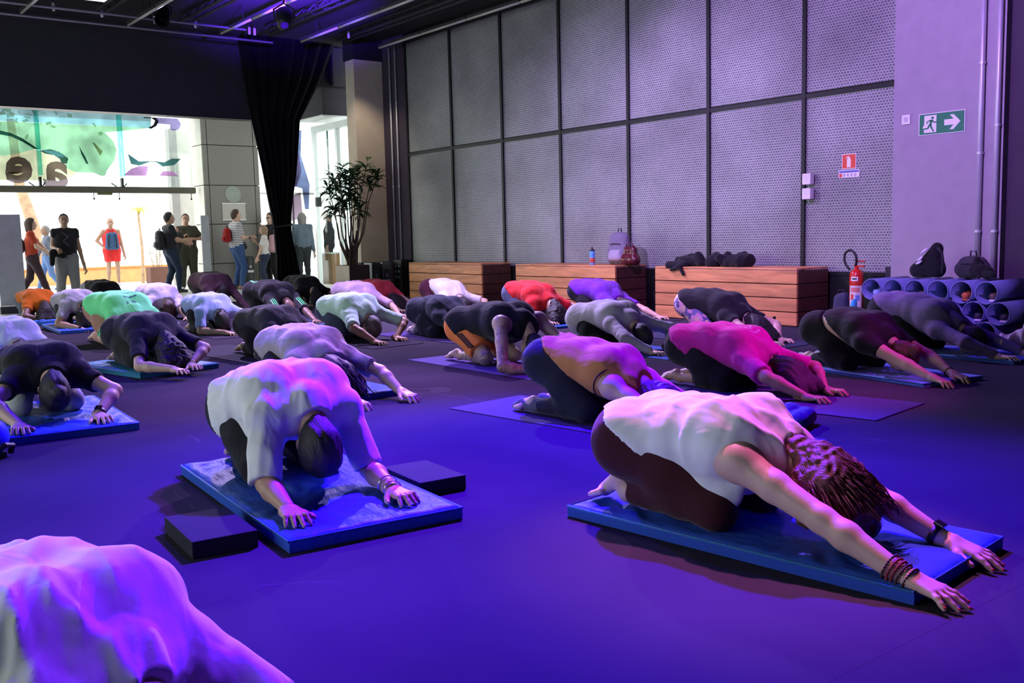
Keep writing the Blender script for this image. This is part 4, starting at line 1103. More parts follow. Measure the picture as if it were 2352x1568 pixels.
yoga_mat('small violet mat behind the person in black with a wristband', (1.50, 8.35), 0.62, 1.6, 0, GRY)
yoga_mat('dark woven mat under the person nearest the camera', (0.22, 0.75), 0.70, 1.85, 8, (0.05, 0.05, 0.09))
yoga_mat('blue mat under the person with neon sleeve stripes', (5.25, 11.15), 0.62, 1.75, 0, (0.08, 0.16, 0.40))
def foam_block(label, x0, x1, y0, y1, yaw):
    t = tag(empty('foam_block', ((x0 + x1) / 2, (y0 + y1) / 2, 0), R(yaw)), label, 'foam block', 'black foam blocks')
    w, l = (x1 - x0) / 2, (y1 - y0) / 2
    box('slab', mat('black_foam', (0.028, 0.026, 0.034), 0.8, bump=0.2, bscale=200, spec=0.05), -w, w, -l, l, 0.001, 0.062, 0.004, parent=t)
    box('fold_line', M_BLACK, -w + 0.002, w - 0.002, -l - 0.0008, l + 0.0008, 0.030, 0.032, parent=t)
foam_block('black foam block on the floor left of the front blue mat', 1.13, 1.36, 3.22, 3.60, -5)
foam_block('black foam block on the floor right of the front blue mat', 2.14, 2.36, 3.36, 3.72, -5)

# ------------------------------------------------------------------ wooden benches
def wood(name, col):
    m, nt, N, L, P = _nodes(name)
    tc = N.new('ShaderNodeTexCoord'); mp = N.new('ShaderNodeMapping'); mp.inputs['Scale'].default_value = (9, 0.9, 9)
    L.new(tc.outputs['Object'], mp.inputs['Vector'])
    oi = N.new('ShaderNodeObjectInfo')
    ad = N.new('ShaderNodeVectorMath'); ad.operation = 'ADD'; L.new(mp.outputs[0], ad.inputs[0])
    cb = N.new('ShaderNodeCombineXYZ'); mu = N.new('ShaderNodeMath'); mu.operation = 'MULTIPLY'; mu.inputs[1].default_value = 37
    L.new(oi.outputs['Random'], mu.inputs[0]); L.new(mu.outputs[0], cb.inputs['X']); L.new(mu.outputs[0], cb.inputs['Y']); L.new(cb.outputs[0], ad.inputs[1])
    nz = N.new('ShaderNodeTexNoise'); nz.inputs['Scale'].default_value = 2.2; nz.inputs['Detail'].default_value = 6; nz.inputs['Distortion'].default_value = 0.8
    L.new(ad.outputs[0], nz.inputs['Vector'])
    rp = N.new('ShaderNodeValToRGB'); rp.color_ramp.elements[0].position = 0.28; rp.color_ramp.elements[1].position = 0.72
    rp.color_ramp.elements[0].color = (*[c * 0.62 for c in col], 1); rp.color_ramp.elements[1].color = (*[min(1, c * 1.15) for c in col], 1)
    L.new(nz.outputs['Fac'], rp.inputs['Fac'])
    hs = N.new('ShaderNodeHueSaturation'); mr = N.new('ShaderNodeMapRange'); mr.inputs['To Min'].default_value = 0.8; mr.inputs['To Max'].default_value = 1.15
    L.new(oi.outputs['Random'], mr.inputs['Value']); L.new(mr.outputs[0], hs.inputs['Value']); L.new(rp.outputs[0], hs.inputs['Color'])
    L.new(hs.outputs[0], P.inputs['Base Color'])
    bp = N.new('ShaderNodeBump'); bp.inputs['Strength'].default_value = 0.2; bp.inputs['Distance'].default_value = 0.005
    L.new(nz.outputs['Fac'], bp.inputs['Height']); L.new(bp.outputs[0], P.inputs['Normal'])
    P.inputs['Roughness'].default_value = 0.5
    return m
M_WOOD = wood('orange_pine', (0.78, 0.33, 0.12)); M_WOOD_SHADED = wood('shaded_pine', (0.10, 0.035, 0.025))  # end planks are the same pine, with shade darkened into the colour
def bench(y0, y1, label):
    t = tag(empty('wooden_bench', (8.95, (y0 + y1) / 2, 0)), label, 'bench', 'plank benches along the mesh wall')
    h = (y1 - y0) / 2; dep = 0.58
    hs = [0.004, 0.157, 0.310, 0.463, 0.616]
    for i in range(4):
        o = box('plank', M_WOOD, 0, 0.03, -h, h, hs[i] + 0.005, hs[i + 1] - 0.005, 0.004, parent=t)
        box('end_plank', M_WOOD_SHADED, 0.031, dep, -h, -h + 0.03, hs[i] + 0.005, hs[i + 1] - 0.005, 0.004, parent=t)
        box('end_plank', M_WOOD_SHADED, 0.031, dep, h - 0.03, h, hs[i] + 0.005, hs[i + 1] - 0.005, 0.004, parent=t)
    for i in range(4):
        a = i * dep / 4
        box('top_plank', M_WOOD, a + 0.002, a + dep / 4 - 0.002, -h, h, 0.617, 0.637, 0.003, parent=t)
bench(12.22, 14.32, 'orange plank bench farthest away, beside the beige column')
bench(9.26, 11.36, 'middle orange plank bench with the bottle and backpack on it')
bench(6.44, 8.54, 'nearest orange plank bench with the black clothes on it')

# ------------------------------------------------------------------ things on and near the benches
def sdf_obj(name, parent, m, lo, hi, h, build, ripple=None):
    G = SDF(lo, hi, h); build(G)
    if ripple: G.ripple(ripple, 0.05)
    return link(name, quads_mesh(name, [G.nets()]), m, parent)
t = tag(empty('water_bottle', (9.05, 9.80, 0.637)), 'light blue water bottle with a red label on the middle bench', 'bottle')
bm = bmesh.new(); lathe(bm, [(0.034, 0), (0.037, 0.01), (0.037, 0.10), (0.033, 0.12), (0.037, 0.14), (0.037, 0.175), (0.03, 0.19)], 20); obj('body', bm, mat('sky_blue_plastic', (0.12, 0.42, 0.85), 0.35), t, smooth=True)
bm = bmesh.new(); lathe(bm, [(0.0375, 0.03), (0.0378, 0.031), (0.0378, 0.095), (0.0375, 0.096)], 20); obj('label_band', bm, mat('red_label', (0.55, 0.10, 0.06), 0.5), t, smooth=True)
bm = bmesh.new(); lathe(bm, [(0.034, 0.188), (0.034, 0.21), (0.015, 0.215), (0.012, 0.235), (0.006, 0.245)], 16); obj('cap', bm, mat('dark_cap', (0.03, 0.03, 0.035), 0.4), t, smooth=True)
def backpack(name, label, loc, rz, w, d, hh, col, col2, z=0, ph=0.0, strap=True):
    t = tag(empty(name, loc, rz), label, 'backpack')
    def b(G):
        for a in (-1, 1):
            G.cone((0, a * w * 0.30, d * 0.5), (0, a * w * 0.22, hh - d * 0.5), d * 0.5, d * 0.42, 0.06)
        G.cone((-0.01, 0, d * 0.5), (0, 0, hh - d * 0.5), d * 0.55, d * 0.45, 0.05); G.plane((0, 0, 0.002), (0, 0, 1))
    sdf_obj('bag_body', t, cloth(name + '_%.2f' % col[0], col), (-d, -w, -0.02), (d, w, hh + 0.05), 0.012, b, folds(0.005, ph))
    def p(G):
        G.cone((-d * 0.5, -w * 0.18, hh * 0.22), (-d * 0.5, w * 0.18, hh * 0.22), d * 0.30, d * 0.30, 0.03); G.cone((-d * 0.48, -w * 0.16, hh * 0.36), (-d * 0.48, w * 0.16, hh * 0.36), d * 0.26, d * 0.26, 0.04); G.plane((0, 0, 0.004), (0, 0, 1))
    sdf_obj('front_pocket', t, cloth(name + 'p_%.2f' % col2[0], col2), (-d * 1.1, -w * 0.7, -0.02), (d * 0.3, w * 0.7, hh * 0.8), 0.012, p)
    bm = bmesh.new(); tube(bm, [(0.02, -0.03, hh - 0.02), (0.01, -0.025, hh + 0.04), (0.01, 0.025, hh + 0.04), (0.02, 0.03, hh - 0.02)], 0.008, 6); obj('handle', bm, cloth('dark_webbing', (0.02, 0.02, 0.025)), t, smooth=True)
    bm = bmesh.new(); tube(bm, [(-d * 0.50, -w * 0.25, hh * 0.62), (-d * 0.54, 0, hh * 0.64), (-d * 0.50, w * 0.25, hh * 0.62)], 0.006, 6); obj('zip', bm, cloth('dark_webbing', (0.02, 0.02, 0.025)), t, smooth=True)
    if strap:
        for a in (-1, 1):
            bm = bmesh.new(); tube(bm, [(d * 0.40, a * w * 0.2, hh * 0.88), (d * 0.62, a * w * 0.26, hh * 0.7), (d * 0.6, a * w * 0.28, hh * 0.35), (d * 0.45, a * w * 0.25, hh * 0.1)], 0.014, 6); obj('strap', bm, cloth('dark_webbing', (0.02, 0.02, 0.025)), t, smooth=True)
    return t
backpack('backpack', 'grey and white backpack leaning on the mesh wall on the middle bench', (9.27, 9.50, 0.637), 0.1, 0.36, 0.17, 0.44, (0.22, 0.20, 0.26), (0.42, 0.38, 0.46))
t = tag(empty('handbag', (9.18, 9.20, 0.637)), 'glossy maroon handbag next to the grey backpack', 'bag')
def b(G):
    G.cone((0, -0.08, 0.07), (0, 0.08, 0.07), 0.065, 0.065, 0.03); G.cone((0, -0.07, 0.07), (0, -0.055, 0.2), 0.06, 0.035, 0.05), G.cone((0, 0.07, 0.07), (0, 0.055, 0.2), 0.06, 0.035, 0.05), G.cone((0, -0.055, 0.2), (0, 0.055, 0.2), 0.035, 0.035, 0.05); G.plane((0, 0, 0.002), (0, 0, 1))
sdf_obj('bag_body', t, mat('maroon_leather', (0.10, 0.015, 0.02), 0.25, bump=0.1), (-0.12, -0.2, -0.02), (0.12, 0.2, 0.3), 0.01, b, folds(0.006, 1))
bm = bmesh.new(); tube(bm, [(0, -0.08, 0.22), (-0.02, -0.05, 0.28), (-0.02, 0.05, 0.28), (0, 0.08, 0.22)], 0.008, 6); obj('handle', bm, mat('maroon_leather', (0.1, 0.015, 0.02)), t, smooth=True)
t = tag(empty('clothes_pile', (9.2, 7.75, 0.637)), 'crumpled black jacket and clothes heaped on the nearest bench', 'clothes')
def b(G):
    rg = random.Random(4)
    for i in range(24):
        a = rg.uniform(-0.45, 0.5); c = rg.uniform(-0.12, 0.15); r = rg.uniform(0.055, 0.085)
        G.cone((c, a, 0.04), (c + rg.uniform(-.06, .06), a - rg.uniform(-.1, .14), 0.05 + rg.uniform(0, 0.05) + 0.04 * (abs(a) < 0.25)), r, r * 0.8, 0.06)
    G.plane((0, 0, 0.003), (0, 0, 1))
sdf_obj('heap', t, cloth('black_fabric', (0.012, 0.012, 0.014)), (-0.3, -0.65, -0.02), (0.35, 0.7, 0.25), 0.014, b, folds(0.010, 2))
def b(G):
    G.cone((-0.20, 0.35, 0.02), (-0.22, 0.58, 0.015), 0.05, 0.05, 0.02); G.cone((-0.272, 0.36, 0.0), (-0.275, 0.30, -0.09), 0.022, 0.02, 0.02); G.cone((-0.272, 0.36, 0.0), (-0.275, 0.50, -0.04), 0.022, 0.018, 0.03); G.cone((-0.2, 0.4, 0.02), (-0.275, 0.38, 0.01), 0.04, 0.025, 0.02)
sdf_obj('hanging_sleeve', t, cloth('black_fabric', (0.012, 0.012, 0.014)), (-0.35, 0.1, -0.16), (-0.05, 0.8, 0.12), 0.010, b)
# ------------------------------------------------------------------ signs and boxes on the right wall
M_GREEN = mat('sign_green', (0.02, 0.22, 0.10), 0.4, var=0.02); M_SIGNW = mat('sign_white', (0.85, 0.85, 0.85), 0.4, var=0.02); M_SIGNR = mat('sign_red', (0.72, 0.07, 0.04), 0.4, var=0.02); M_SIGNB = mat('sign_blue', (0.12, 0.12, 0.42), 0.4)
t = tag(empty('exit_sign', (9.497, 5.14, 2.08)), 'green exit sign with a running figure and a right arrow on the lilac column', 'sign')
box('backing', M_SIGNW, -0.006, 0.0, -0.24, 0.24, -0.107, 0.107, parent=t)
box('green_field', M_GREEN, -0.0085, -0.006, -0.232, 0.232, -0.100, 0.100, parent=t)
def wall_poly(name, pts, m, par, d0, d1):
    bm = bmesh.new(); prism(bm, pts, 'x', d0, d1); return obj(name, bm, m, par)
# seen from the room, +Y is to the left
wall_poly('doorway', [(0.180, -0.085), (0.052, -0.085), (0.052, 0.085), (0.180, 0.085), (0.180, 0.0), (0.195, -0.03), (0.185, -0.05)], M_SIGNW, t, -0.0105, -0.0085)
wall_poly('arrow', [(-0.03, 0.028), (-0.125, 0.028), (-0.085, 0.072), (-0.125, 0.072), (-0.195, 0.0), (-0.125, -0.072), (-0.085, -0.072), (-0.125, -0.028), (-0.03, -0.028)], M_SIGNW, t, -0.0105, -0.0085)
fig = empty('running_figure', (0, 0, 0)); fig.parent = t
def limb(p, q, w):
    d = Vector((q[0] - p[0], q[1] - p[1])); n = Vector((-d.y, d.x)).normalized() * w
    return [(p[0] + n.x, p[1] + n.y), (q[0] + n.x, q[1] + n.y), (q[0] - n.x, q[1] - n.y), (p[0] - n.x, p[1] - n.y)]
wall_poly('head', disc_pts(0.092, 0.058, 0.014), M_GREEN, fig, -0.012, -0.0105)
for nm, p, q, w in (('torso', (0.100, 0.040), (0.118, -0.015), 0.013), ('arm', (0.096, 0.036), (0.075, 0.012), 0.006), ('arm', (0.075, 0.012), (0.052, 0.016), 0.006), ('arm', (0.108, 0.034), (0.142, 0.028), 0.006), ('arm', (0.142, 0.028), (0.155, 0.006), 0.006), ('leg', (0.114, -0.01), (0.098, -0.045), 0.009), ('leg', (0.098, -0.045), (0.078, -0.078), 0.007), ('leg', (0.124, -0.01), (0.140, -0.042), 0.009), ('leg', (0.140, -0.042), (0.185, -0.046), 0.007)):
    wall_poly(nm, limb(p, q, w), M_GREEN, fig, -0.012, -0.0105)
t = tag(empty('wall_switch', (9.497, 5.52, 2.15)), 'small white square switch plate left of the exit sign', 'switch')
box('plate', M_SIGNW, -0.012, 0, -0.045, 0.045, -0.048, 0.048, 0.004, parent=t); box('rocker', mat('switch_grey', (0.55, 0.55, 0.55), 0.5), -0.016, -0.011, -0.022, 0.022, -0.026, 0.026, 0.002, parent=t)
t = tag(empty('extinguisher_sign', (9.612, 6.25, 1.785)), 'red and white fire extinguisher pictogram sign on the mesh wall', 'sign')
box('backing', M_SIGNW, -0.004, 0, -0.088, 0.088, -0.082, 0.082, parent=t); box('red_field', M_SIGNR, -0.006, -0.004, -0.080, 0.080, -0.074, 0.074, parent=t)
wall_poly('pictogram', [(0.024, -0.064), (-0.024, -0.064), (-0.024, 0.02), (-0.014, 0.034), (-0.010, 0.036), (-0.010, 0.05), (0.012, 0.056), (0.034, 0.044), (0.038, 0.03), (0.030, 0.03), (0.026, 0.038), (0.012, 0.042), (0.010, 0.036), (0.024, 0.02)], M_SIGNW, t, -0.008, -0.006)
t = tag(empty('instruction_sign', (9.612, 6.25, 1.652)), 'white instruction strip with a blue bar below the extinguisher sign', 'sign')
box('backing', M_SIGNW, -0.004, 0, -0.128, 0.128, -0.042, 0.042, parent=t); box('blue_bar', M_SIGNB, -0.006, -0.004, -0.12, 0.12, 0.012, 0.034, parent=t)
box('red_icon', M_SIGNR, -0.006, -0.004, 0.085, 0.12, -0.036, 0.004, parent=t)
for k in range(4): box('icon', mat('icon_grey', (0.45, 0.42, 0.5), 0.5), -0.006, -0.004, 0.045 - k * 0.045, 0.07 - k * 0.045, -0.03, 0.0, parent=t)
for k, (z, l) in enumerate(((1.62, 'upper white plastic box on the mesh wall mullion'), (1.455, 'lower white plastic box on the mesh wall mullion'))):
    t = tag(empty('junction_box', (9.585, 6.73, z)), l, 'box', 'white boxes on the mullion')
    box('case', mat('white_plastic', (0.78, 0.77, 0.74), 0.4), -0.075, 0, -0.055, 0.055, -0.062, 0.062, 0.008, parent=t)
    box('cover_screw', M_PIPE, -0.0775, -0.075, -0.006, 0.006, -0.01, 0.002, parent=t)
# ------------------------------------------------------------------ fire extinguisher
t = tag(empty('fire_extinguisher', (9.30, 5.94, 0.0)), 'red fire extinguisher with a black hose standing by the mesh wall', 'extinguisher')
M_RED = mat('red_enamel', (0.62, 0.03, 0.02), 0.25, var=0.04)
bm = bmesh.new()
for k in range(3):
    a = 2 * math.pi * k / 3 + 0.4; tube(bm, [(0.10 * math.cos(a), 0.10 * math.sin(a), 0.0), (0.06 * math.cos(a), 0.06 * math.sin(a), 0.17)], 0.010, 6)
tube(bm, [(0.075 * math.cos(a), 0.075 * math.sin(a), 0.17) for a in np.linspace(0, 2 * math.pi, 17)], 0.010, 6, cap=False)
obj('floor_stand', bm, M_RED, t, smooth=True)
bm = bmesh.new(); lathe(bm, [(0.055, 0.16), (0.072, 0.175), (0.072, 0.55), (0.066, 0.585), (0.045, 0.612), (0.022, 0.625), (0.020, 0.65)], 24); obj('cylinder', bm, M_RED, t, smooth=True)
def patch(name, a0, a1, z0, z1, r, m):
    bm = bmesh.new(); n = 12; lo = []; hi = []
    for k in range(n + 1):
        a = R(a0 + (a1 - a0) * k / n); lo.append(bm.verts.new((r * math.cos(a), r * math.sin(a), z0))); hi.append(bm.verts.new((r * math.cos(a), r * math.sin(a), z1)))
    for k in range(n): bm.faces.new((lo[k], lo[k + 1], hi[k + 1], hi[k]))
    return obj(name, bm, m, t)
patch('label_sheet', 150, 260, 0.22, 0.45, 0.0726, mat('pale_label', (0.75, 0.72, 0.70), 0.5, var=0.2, vscale=20))
patch('label_mark', 165, 190, 0.30, 0.36, 0.0730, M_SIGNR); patch('label_mark', 205, 240, 0.29, 0.35, 0.0730, mat('label_blue', (0.15, 0.25, 0.7), 0.5)); patch('label_letters', 165, 240, 0.38, 0.43, 0.0730, mat('label_pinkred', (0.7, 0.2, 0.2), 0.5))
patch('tag_sheet', 165, 225, 0.50, 0.545, 0.0727, M_SIGNW); patch('tag_writing', 175, 215, 0.515, 0.53, 0.0730, M_FRAME)
bm = bmesh.new(); bx(bm, -0.02, 0.02, -0.09, 0.02, 0.645, 0.665, 0.004); bx(bm, -0.012, 0.012, -0.10, 0.0, 0.70, 0.715, 0.004); tube(bm, [(0, 0.01, 0.65), (0, 0.0, 0.71)], 0.012, 8); obj('valve_handle', bm, M_RED, t)
bm = bmesh.new()
hp = [(-0.02, 0.0, 0.66), (-0.03, -0.02, 0.72), (-0.03, 0.0, 0.79), (-0.03, 0.06, 0.835), (-0.03, 0.12, 0.80), (-0.03, 0.135, 0.73), (-0.03, 0.11, 0.66), (-0.03, 0.06, 0.62)]
pp = []
for i in range(len(hp) - 1):
    for q in range(4): pp.append(Vector(hp[i]).lerp(Vector(hp[i + 1]), q / 4))
pp.append(Vector(hp[-1]))
for _ in range(3): pp = [pp[0]] + [(pp[i - 1] + pp[i] * 2 + pp[i + 1]) / 4 for i in range(1, len(pp) - 1)] + [pp[-1]]
tube(bm, pp, 0.013, 8); obj('hose', bm, mat('black_rubber', (0.012, 0.012, 0.013), 0.5), t, smooth=True)
# ------------------------------------------------------------------ storage tubes with shoes and bags inside
M_PVC = mat('blue_grey_pvc', (0.15, 0.17, 0.42), 0.5, var=0.05)
def storage_tube(y, z, label):
    t = tag(empty('storage_tube', (8.6, y, z)), label, 'tube', 'stacked storage tubes')
    bm = bmesh.new(); n = 28; ro, ri = 0.103, 0.094; L_ = 0.62
    rg = []
    for (x, r) in ((0, ri), (0, ro), (L_, ro), (L_, ri)):
        rg.append([bm.verts.new((x, r * math.cos(2 * math.pi * k / n), r * math.sin(2 * math.pi * k / n))) for k in range(n)])
    for a in range(4):
        for k in range(n): bm.faces.new((rg[a][k], rg[a][(k + 1) % n], rg[(a + 1) % 4][(k + 1) % n], rg[(a + 1) % 4][k]))
    obj('shell', bm, M_PVC, t, smooth=False)
    for f in t.children[0].data.polygons: f.use_smooth = abs(f.normal.x) < 0.5
    bm = bmesh.new(); tube(bm, [(L_ - 0.012, 0, 0), (L_ - 0.004, 0, 0)], ri - 0.001, n); obj('back_disc', bm, M_CHAR, t)
    bm = bmesh.new(); tube(bm, [(-0.002, 0.0985 * math.cos(a), 0.0985 * math.sin(a)) for a in np.linspace(0, 2 * math.pi, 33)], 0.0055, 6, cap=False); obj('rim', bm, M_PVC, t, smooth=True)
ordn = ['leftmost', 'second', 'third', 'fourth', 'fifth', 'sixth']
for i, y in enumerate((5.328, 5.102, 4.88, 4.653, 4.431, 4.205)): storage_tube(y, 0.464, '%s storage tube in the top row of the stack' % ordn[i])
for i, y in enumerate((5.215, 4.99, 4.766, 4.542, 4.318, 4.095)): storage_tube(y, 0.284, '%s storage tube in the middle row of the stack' % ordn[i])
for i, y in enumerate((5.102, 4.88, 4.653, 4.43, 4.21)): storage_tube(y, 0.1045, '%s storage tube in the bottom row of the stack' % ordn[i])
def shoe(y, z, label, col, sole, flip=False):
    t = tag(empty('shoe', (8.66, y, z), math.pi if flip else 0.0), label, 'shoe', 'shoes in the storage tubes')
    sg = -1 if flip else 1
    t.location.x = 8.66 + (0.26 if flip else 0)
    def b(G): 
        G.cone((0.03, 0, 0.05), (0.10, 0, 0.05), 0.034, 0.036, 0.02); G.cone((0.10, 0, 0.045), (0.22, 0, 0.030), 0.036, 0.024, 0.03); G.plane((0, 0, 0.016), (0, 0, 1)); G.ell((0.045, 0, 0.10), (0.04, 0.022, 0.03), None, 0.0, sub=True)
    sdf_obj('upper', t, mat('shoe_upper_%.2f_%.2f' % col[:2], col, 0.6), (-0.03, -0.06, -0.01), (0.27, 0.06, 0.11), 0.008, b)
    def b2(G): G.cone((0.03, 0, 0.012), (0.21, 0, 0.012), 0.036, 0.030, 0.01, flat=2.4); G.plane((0, 0, 0.001), (0, 0, 1))
    sdf_obj('sole', t, mat('shoe_sole_%.2f' % sole[0], sole, 0.6), (-0.03, -0.06, -0.01), (0.27, 0.06, 0.04), 0.007, b2)
zb = 0.464 - 0.085
shoe(5.33, zb, 'pale blue shoe in the leftmost top tube', (0.30, 0.42, 0.75), (0.6, 0.6, 0.65)); shoe(4.86, zb, 'dark shoe with a white sole in the third top tube', (0.06, 0.05, 0.06), (0.75, 0.7, 0.75)); shoe(4.44, zb, 'orange-brown shoe in the fifth top tube', (0.55, 0.12, 0.04), (0.4, 0.12, 0.05)); shoe(4.19, zb, 'brown shoe with a white sole in the sixth top tube', (0.12, 0.07, 0.06), (0.8, 0.75, 0.8))
zb = 0.284 - 0.085
shoe(4.54, zb, 'white shoe in the fourth middle tube', (0.75, 0.68, 0.72), (0.8, 0.75, 0.8)); shoe(4.32, zb, 'black shoe with a pale stripe sole in the fifth middle tube', (0.03, 0.03, 0.04), (0.7, 0.6, 0.75)); shoe(4.09, zb, 'black shoe with a thin pale sole in the rightmost middle tube', (0.025, 0.025, 0.03), (0.72, 0.62, 0.75))
shoe(4.21, 0.1045 - 0.085, 'black and white shoe in the rightmost bottom tube', (0.05, 0.04, 0.06), (0.8, 0.7, 0.85)); shoe(4.43, 0.1045 - 0.085, 'grey shoe in the fourth bottom tube', (0.2, 0.18, 0.2), (0.5, 0.45, 0.5))
t = tag(empty('plastic_bag', (8.62, 3.93, 0.0)), 'crumpled pale plastic bag on the floor right of the tubes', 'bag')
def b(G):
    rg = random.Random(8)
    for i in range(9): G.cone((rg.uniform(-.08, .1), rg.uniform(-.12, .1), 0.05), (rg.uniform(-.08, .1), rg.uniform(-.14, .12), rg.uniform(.06, .14)), 0.05, 0.035, 0.02)
    G.plane((0, 0, 0.003), (0, 0, 1))
sdf_obj('bag_body', t, mat('frosted_plastic', (0.62, 0.50, 0.66), 0.25), (-0.25, -0.28, -0.02), (0.25, 0.25, 0.24), 0.01, b, folds(0.012, 5))
bm = bmesh.new(); tube(bm, [(-0.02, -0.05, 0.13), (-0.03, -0.07, 0.21), (0.0, -0.10, 0.23), (0.02, -0.12, 0.14)], [0.02, 0.012, 0.012, 0.02], 6); obj('handle', bm, mat('frosted_plastic', (0.62, 0.5, 0.66)), t, smooth=True)
# black bag with a white mark, and a dark rucksack on top of the tubes
t = tag(empty('gym_bag', (8.98, 4.98, 0.568), R(-90)), 'black slouching bag with a white swirl mark on the storage tubes', 'bag')
def b(G):
    G.cone((-0.09, 0, 0.07), (0.10, 0, 0.08), 0.075, 0.08, 0.05); G.cone((0.0, 0, 0.12), (0.10, 0, 0.29), 0.08, 0.045, 0.06); G.cone((0.11, 0, 0.08), (0.11, 0, 0.27), 0.065, 0.045, 0.05); G.plane((0, 0, 0.004), (0, 0, 1))
bag = sdf_obj('bag_body', t, cloth('black_nylon', (0.010, 0.010, 0.013)), (-0.3, -0.2, -0.02), (0.3, 0.2, 0.4), 0.011, b, folds(0.004, 3))
bm = bmesh.new(); tube(bm, [(0.14, -0.06, 0.29), (0.19, -0.07, 0.24), (0.205, -0.07, 0.14), (0.19, -0.06, 0.04)], 0.012, 6); obj('strap', bm, cloth('dark_webbing', (0.02, 0.02, 0.025)), t, smooth=True)
for pts in ([(0.0, -0.105, 0.235), (0.035, -0.098, 0.265), (0.06, -0.085, 0.285)], [(-0.035, -0.108, 0.165), (0.0, -0.112, 0.185), (0.02, -0.108, 0.21)], [(-0.05, -0.108, 0.135), (-0.02, -0.112, 0.145), (0.015, -0.114, 0.165)]):
    bm = bmesh.new(); tube(bm, pts, [0.007, 0.013, 0.006], 8); obj('swirl_mark', bm, mat('print_white', (0.8, 0.75, 0.85), 0.6), t, smooth=True)
backpack('rucksack', 'dark grey rucksack on the right end of the storage tubes', (9.12, 4.60, 0.568), 0.0, 0.30, 0.16, 0.21, (0.05, 0.05, 0.06), (0.03, 0.03, 0.035), ph=2.0)
t = tag(empty('hooded_jacket', (8.98, 4.44, 0.568)), 'rolled black jacket beside the dark grey rucksack', 'clothes')
sdf_obj('roll', t, cloth('black_fabric', (0.012, 0.012, 0.014)), (-0.2, -0.15, -0.02), (0.2, 0.15, 0.25), 0.012, lambda G: (G.cone((0, -0.05, 0.06), (0, 0.05, 0.08), 0.055, 0.06, 0.03), G.cone((0.02, 0.05, 0.1), (0.03, 0.06, 0.17), 0.05, 0.03, 0.04), G.plane((0, 0, 0.003), (0, 0, 1))), folds(0.008, 1))
sdf_obj('sleeve', t, cloth('black_fabric', (0.012, 0.012, 0.014)), (-0.2, -0.2, -0.02), (0.2, 0.1, 0.15), 0.012, lambda G: (G.cone((-0.03, -0.05, 0.05), (-0.04, -0.12, 0.04), 0.035, 0.028, 0.02), G.plane((0, 0, 0.003), (0, 0, 1))))
# bottle, pale cloth and dark bag on the floor by the extinguisher
t = tag(empty('drink_bottle', (7.95, 5.98, 0.0)), 'clear bottle standing on the floor at the end of the nearest bench', 'bottle')
bm = bmesh.new(); lathe(bm, [(0.030, 0), (0.033, 0.01), (0.033, 0.13), (0.014, 0.17), (0.013, 0.19)], 18); obj('body', bm, mat('tinted_plastic', (0.25, 0.25, 0.45), 0.1, trans=0.7), t, smooth=True)
bm = bmesh.new(); lathe(bm, [(0.015, 0.188), (0.015, 0.21)], 14); obj('cap', bm, M_FRAME, t)
bm = bmesh.new(); lathe(bm, [(0.0335, 0.06), (0.0337, 0.061), (0.0337, 0.11), (0.0335, 0.111)], 18); obj('label_band', bm, mat('violet_label', (0.25, 0.2, 0.5), 0.5), t)
t = tag(empty('tote_bag', (8.55, 5.62, 0.0)), 'dark upright bag between the extinguisher and the storage tubes', 'bag')
sdf_obj('bag_body', t, cloth('slate_canvas', (0.05, 0.05, 0.09)), (-0.15, -0.15, -0.02), (0.15, 0.15, 0.48), 0.012, lambda G: (G.cone((0, -0.04, 0.07), (0, -0.02, 0.38), 0.07, 0.05, 0.04), G.cone((0, 0.04, 0.07), (0, 0.03, 0.36), 0.07, 0.05, 0.04), G.plane((0, 0, 0.003), (0, 0, 1))), folds(0.006, 2))
bm = bmesh.new(); tube(bm, [(0, -0.05, 0.38), (-0.01, -0.03, 0.45), (-0.01, 0.03, 0.45), (0, 0.05, 0.38)], 0.008, 6); obj('handle', bm, cloth('dark_webbing', (0.02, 0.02, 0.025)), t, smooth=True)
t = tag(empty('blue_cloth', (8.40, 5.42, 0.0)), 'turquoise cloth hanging down beside the leftmost storage tubes', 'cloth')
sdf_obj('cloth_body', t, cloth('turquoise', (0.05, 0.35, 0.62)), (-0.15, -0.15, -0.02), (0.15, 0.15, 0.42), 0.012, lambda G: (G.cone((0.06, 0.0, 0.34), (0.02, 0.0, 0.18), 0.03, 0.05, 0.03), G.cone((0.02, 0.0, 0.2), (-0.02, 0.02, 0.05), 0.05, 0.07, 0.03), G.plane((0, 0, 0.003), (0, 0, 1))), folds(0.010, 4))
# rolled jeans lying on the floor behind the front right person
t = tag(empty('folded_jeans', (4.42, 3.22, 0.0), R(20)), 'folded dark blue jacket lying on the floor beside the purple mat', 'clothes')
sdf_obj('bundle', t, cloth('indigo_denim', (0.035, 0.045, 0.13)), (-0.3, -0.25, -0.02), (0.3, 0.25, 0.2), 0.010, lambda G: (G.cone((-0.12, 0.06, 0.045), (0.12, 0.02, 0.05), 0.055, 0.065, 0.03), G.cone((-0.10, -0.06, 0.04), (0.10, -0.07, 0.045), 0.05, 0.055, 0.03), G.plane((0, 0, 0.003), (0, 0, 1))), folds(0.009, 3))
sdf_obj('sleeve', t, cloth('indigo_denim', (0.035, 0.045, 0.13)), (-0.35, -0.1, -0.02), (0.1, 0.25, 0.18), 0.010, lambda G: (G.cone((-0.08, 0.10, 0.09), (-0.22, 0.08, 0.045), 0.04, 0.035, 0.02), G.plane((0, 0, 0.003), (0, 0, 1))), folds(0.006, 2))
t = tag(empty('stuff_sack', (0.90, 5.62, 0.0)), 'shiny blue rolled bag at the left edge beside the gym mat', 'bag')
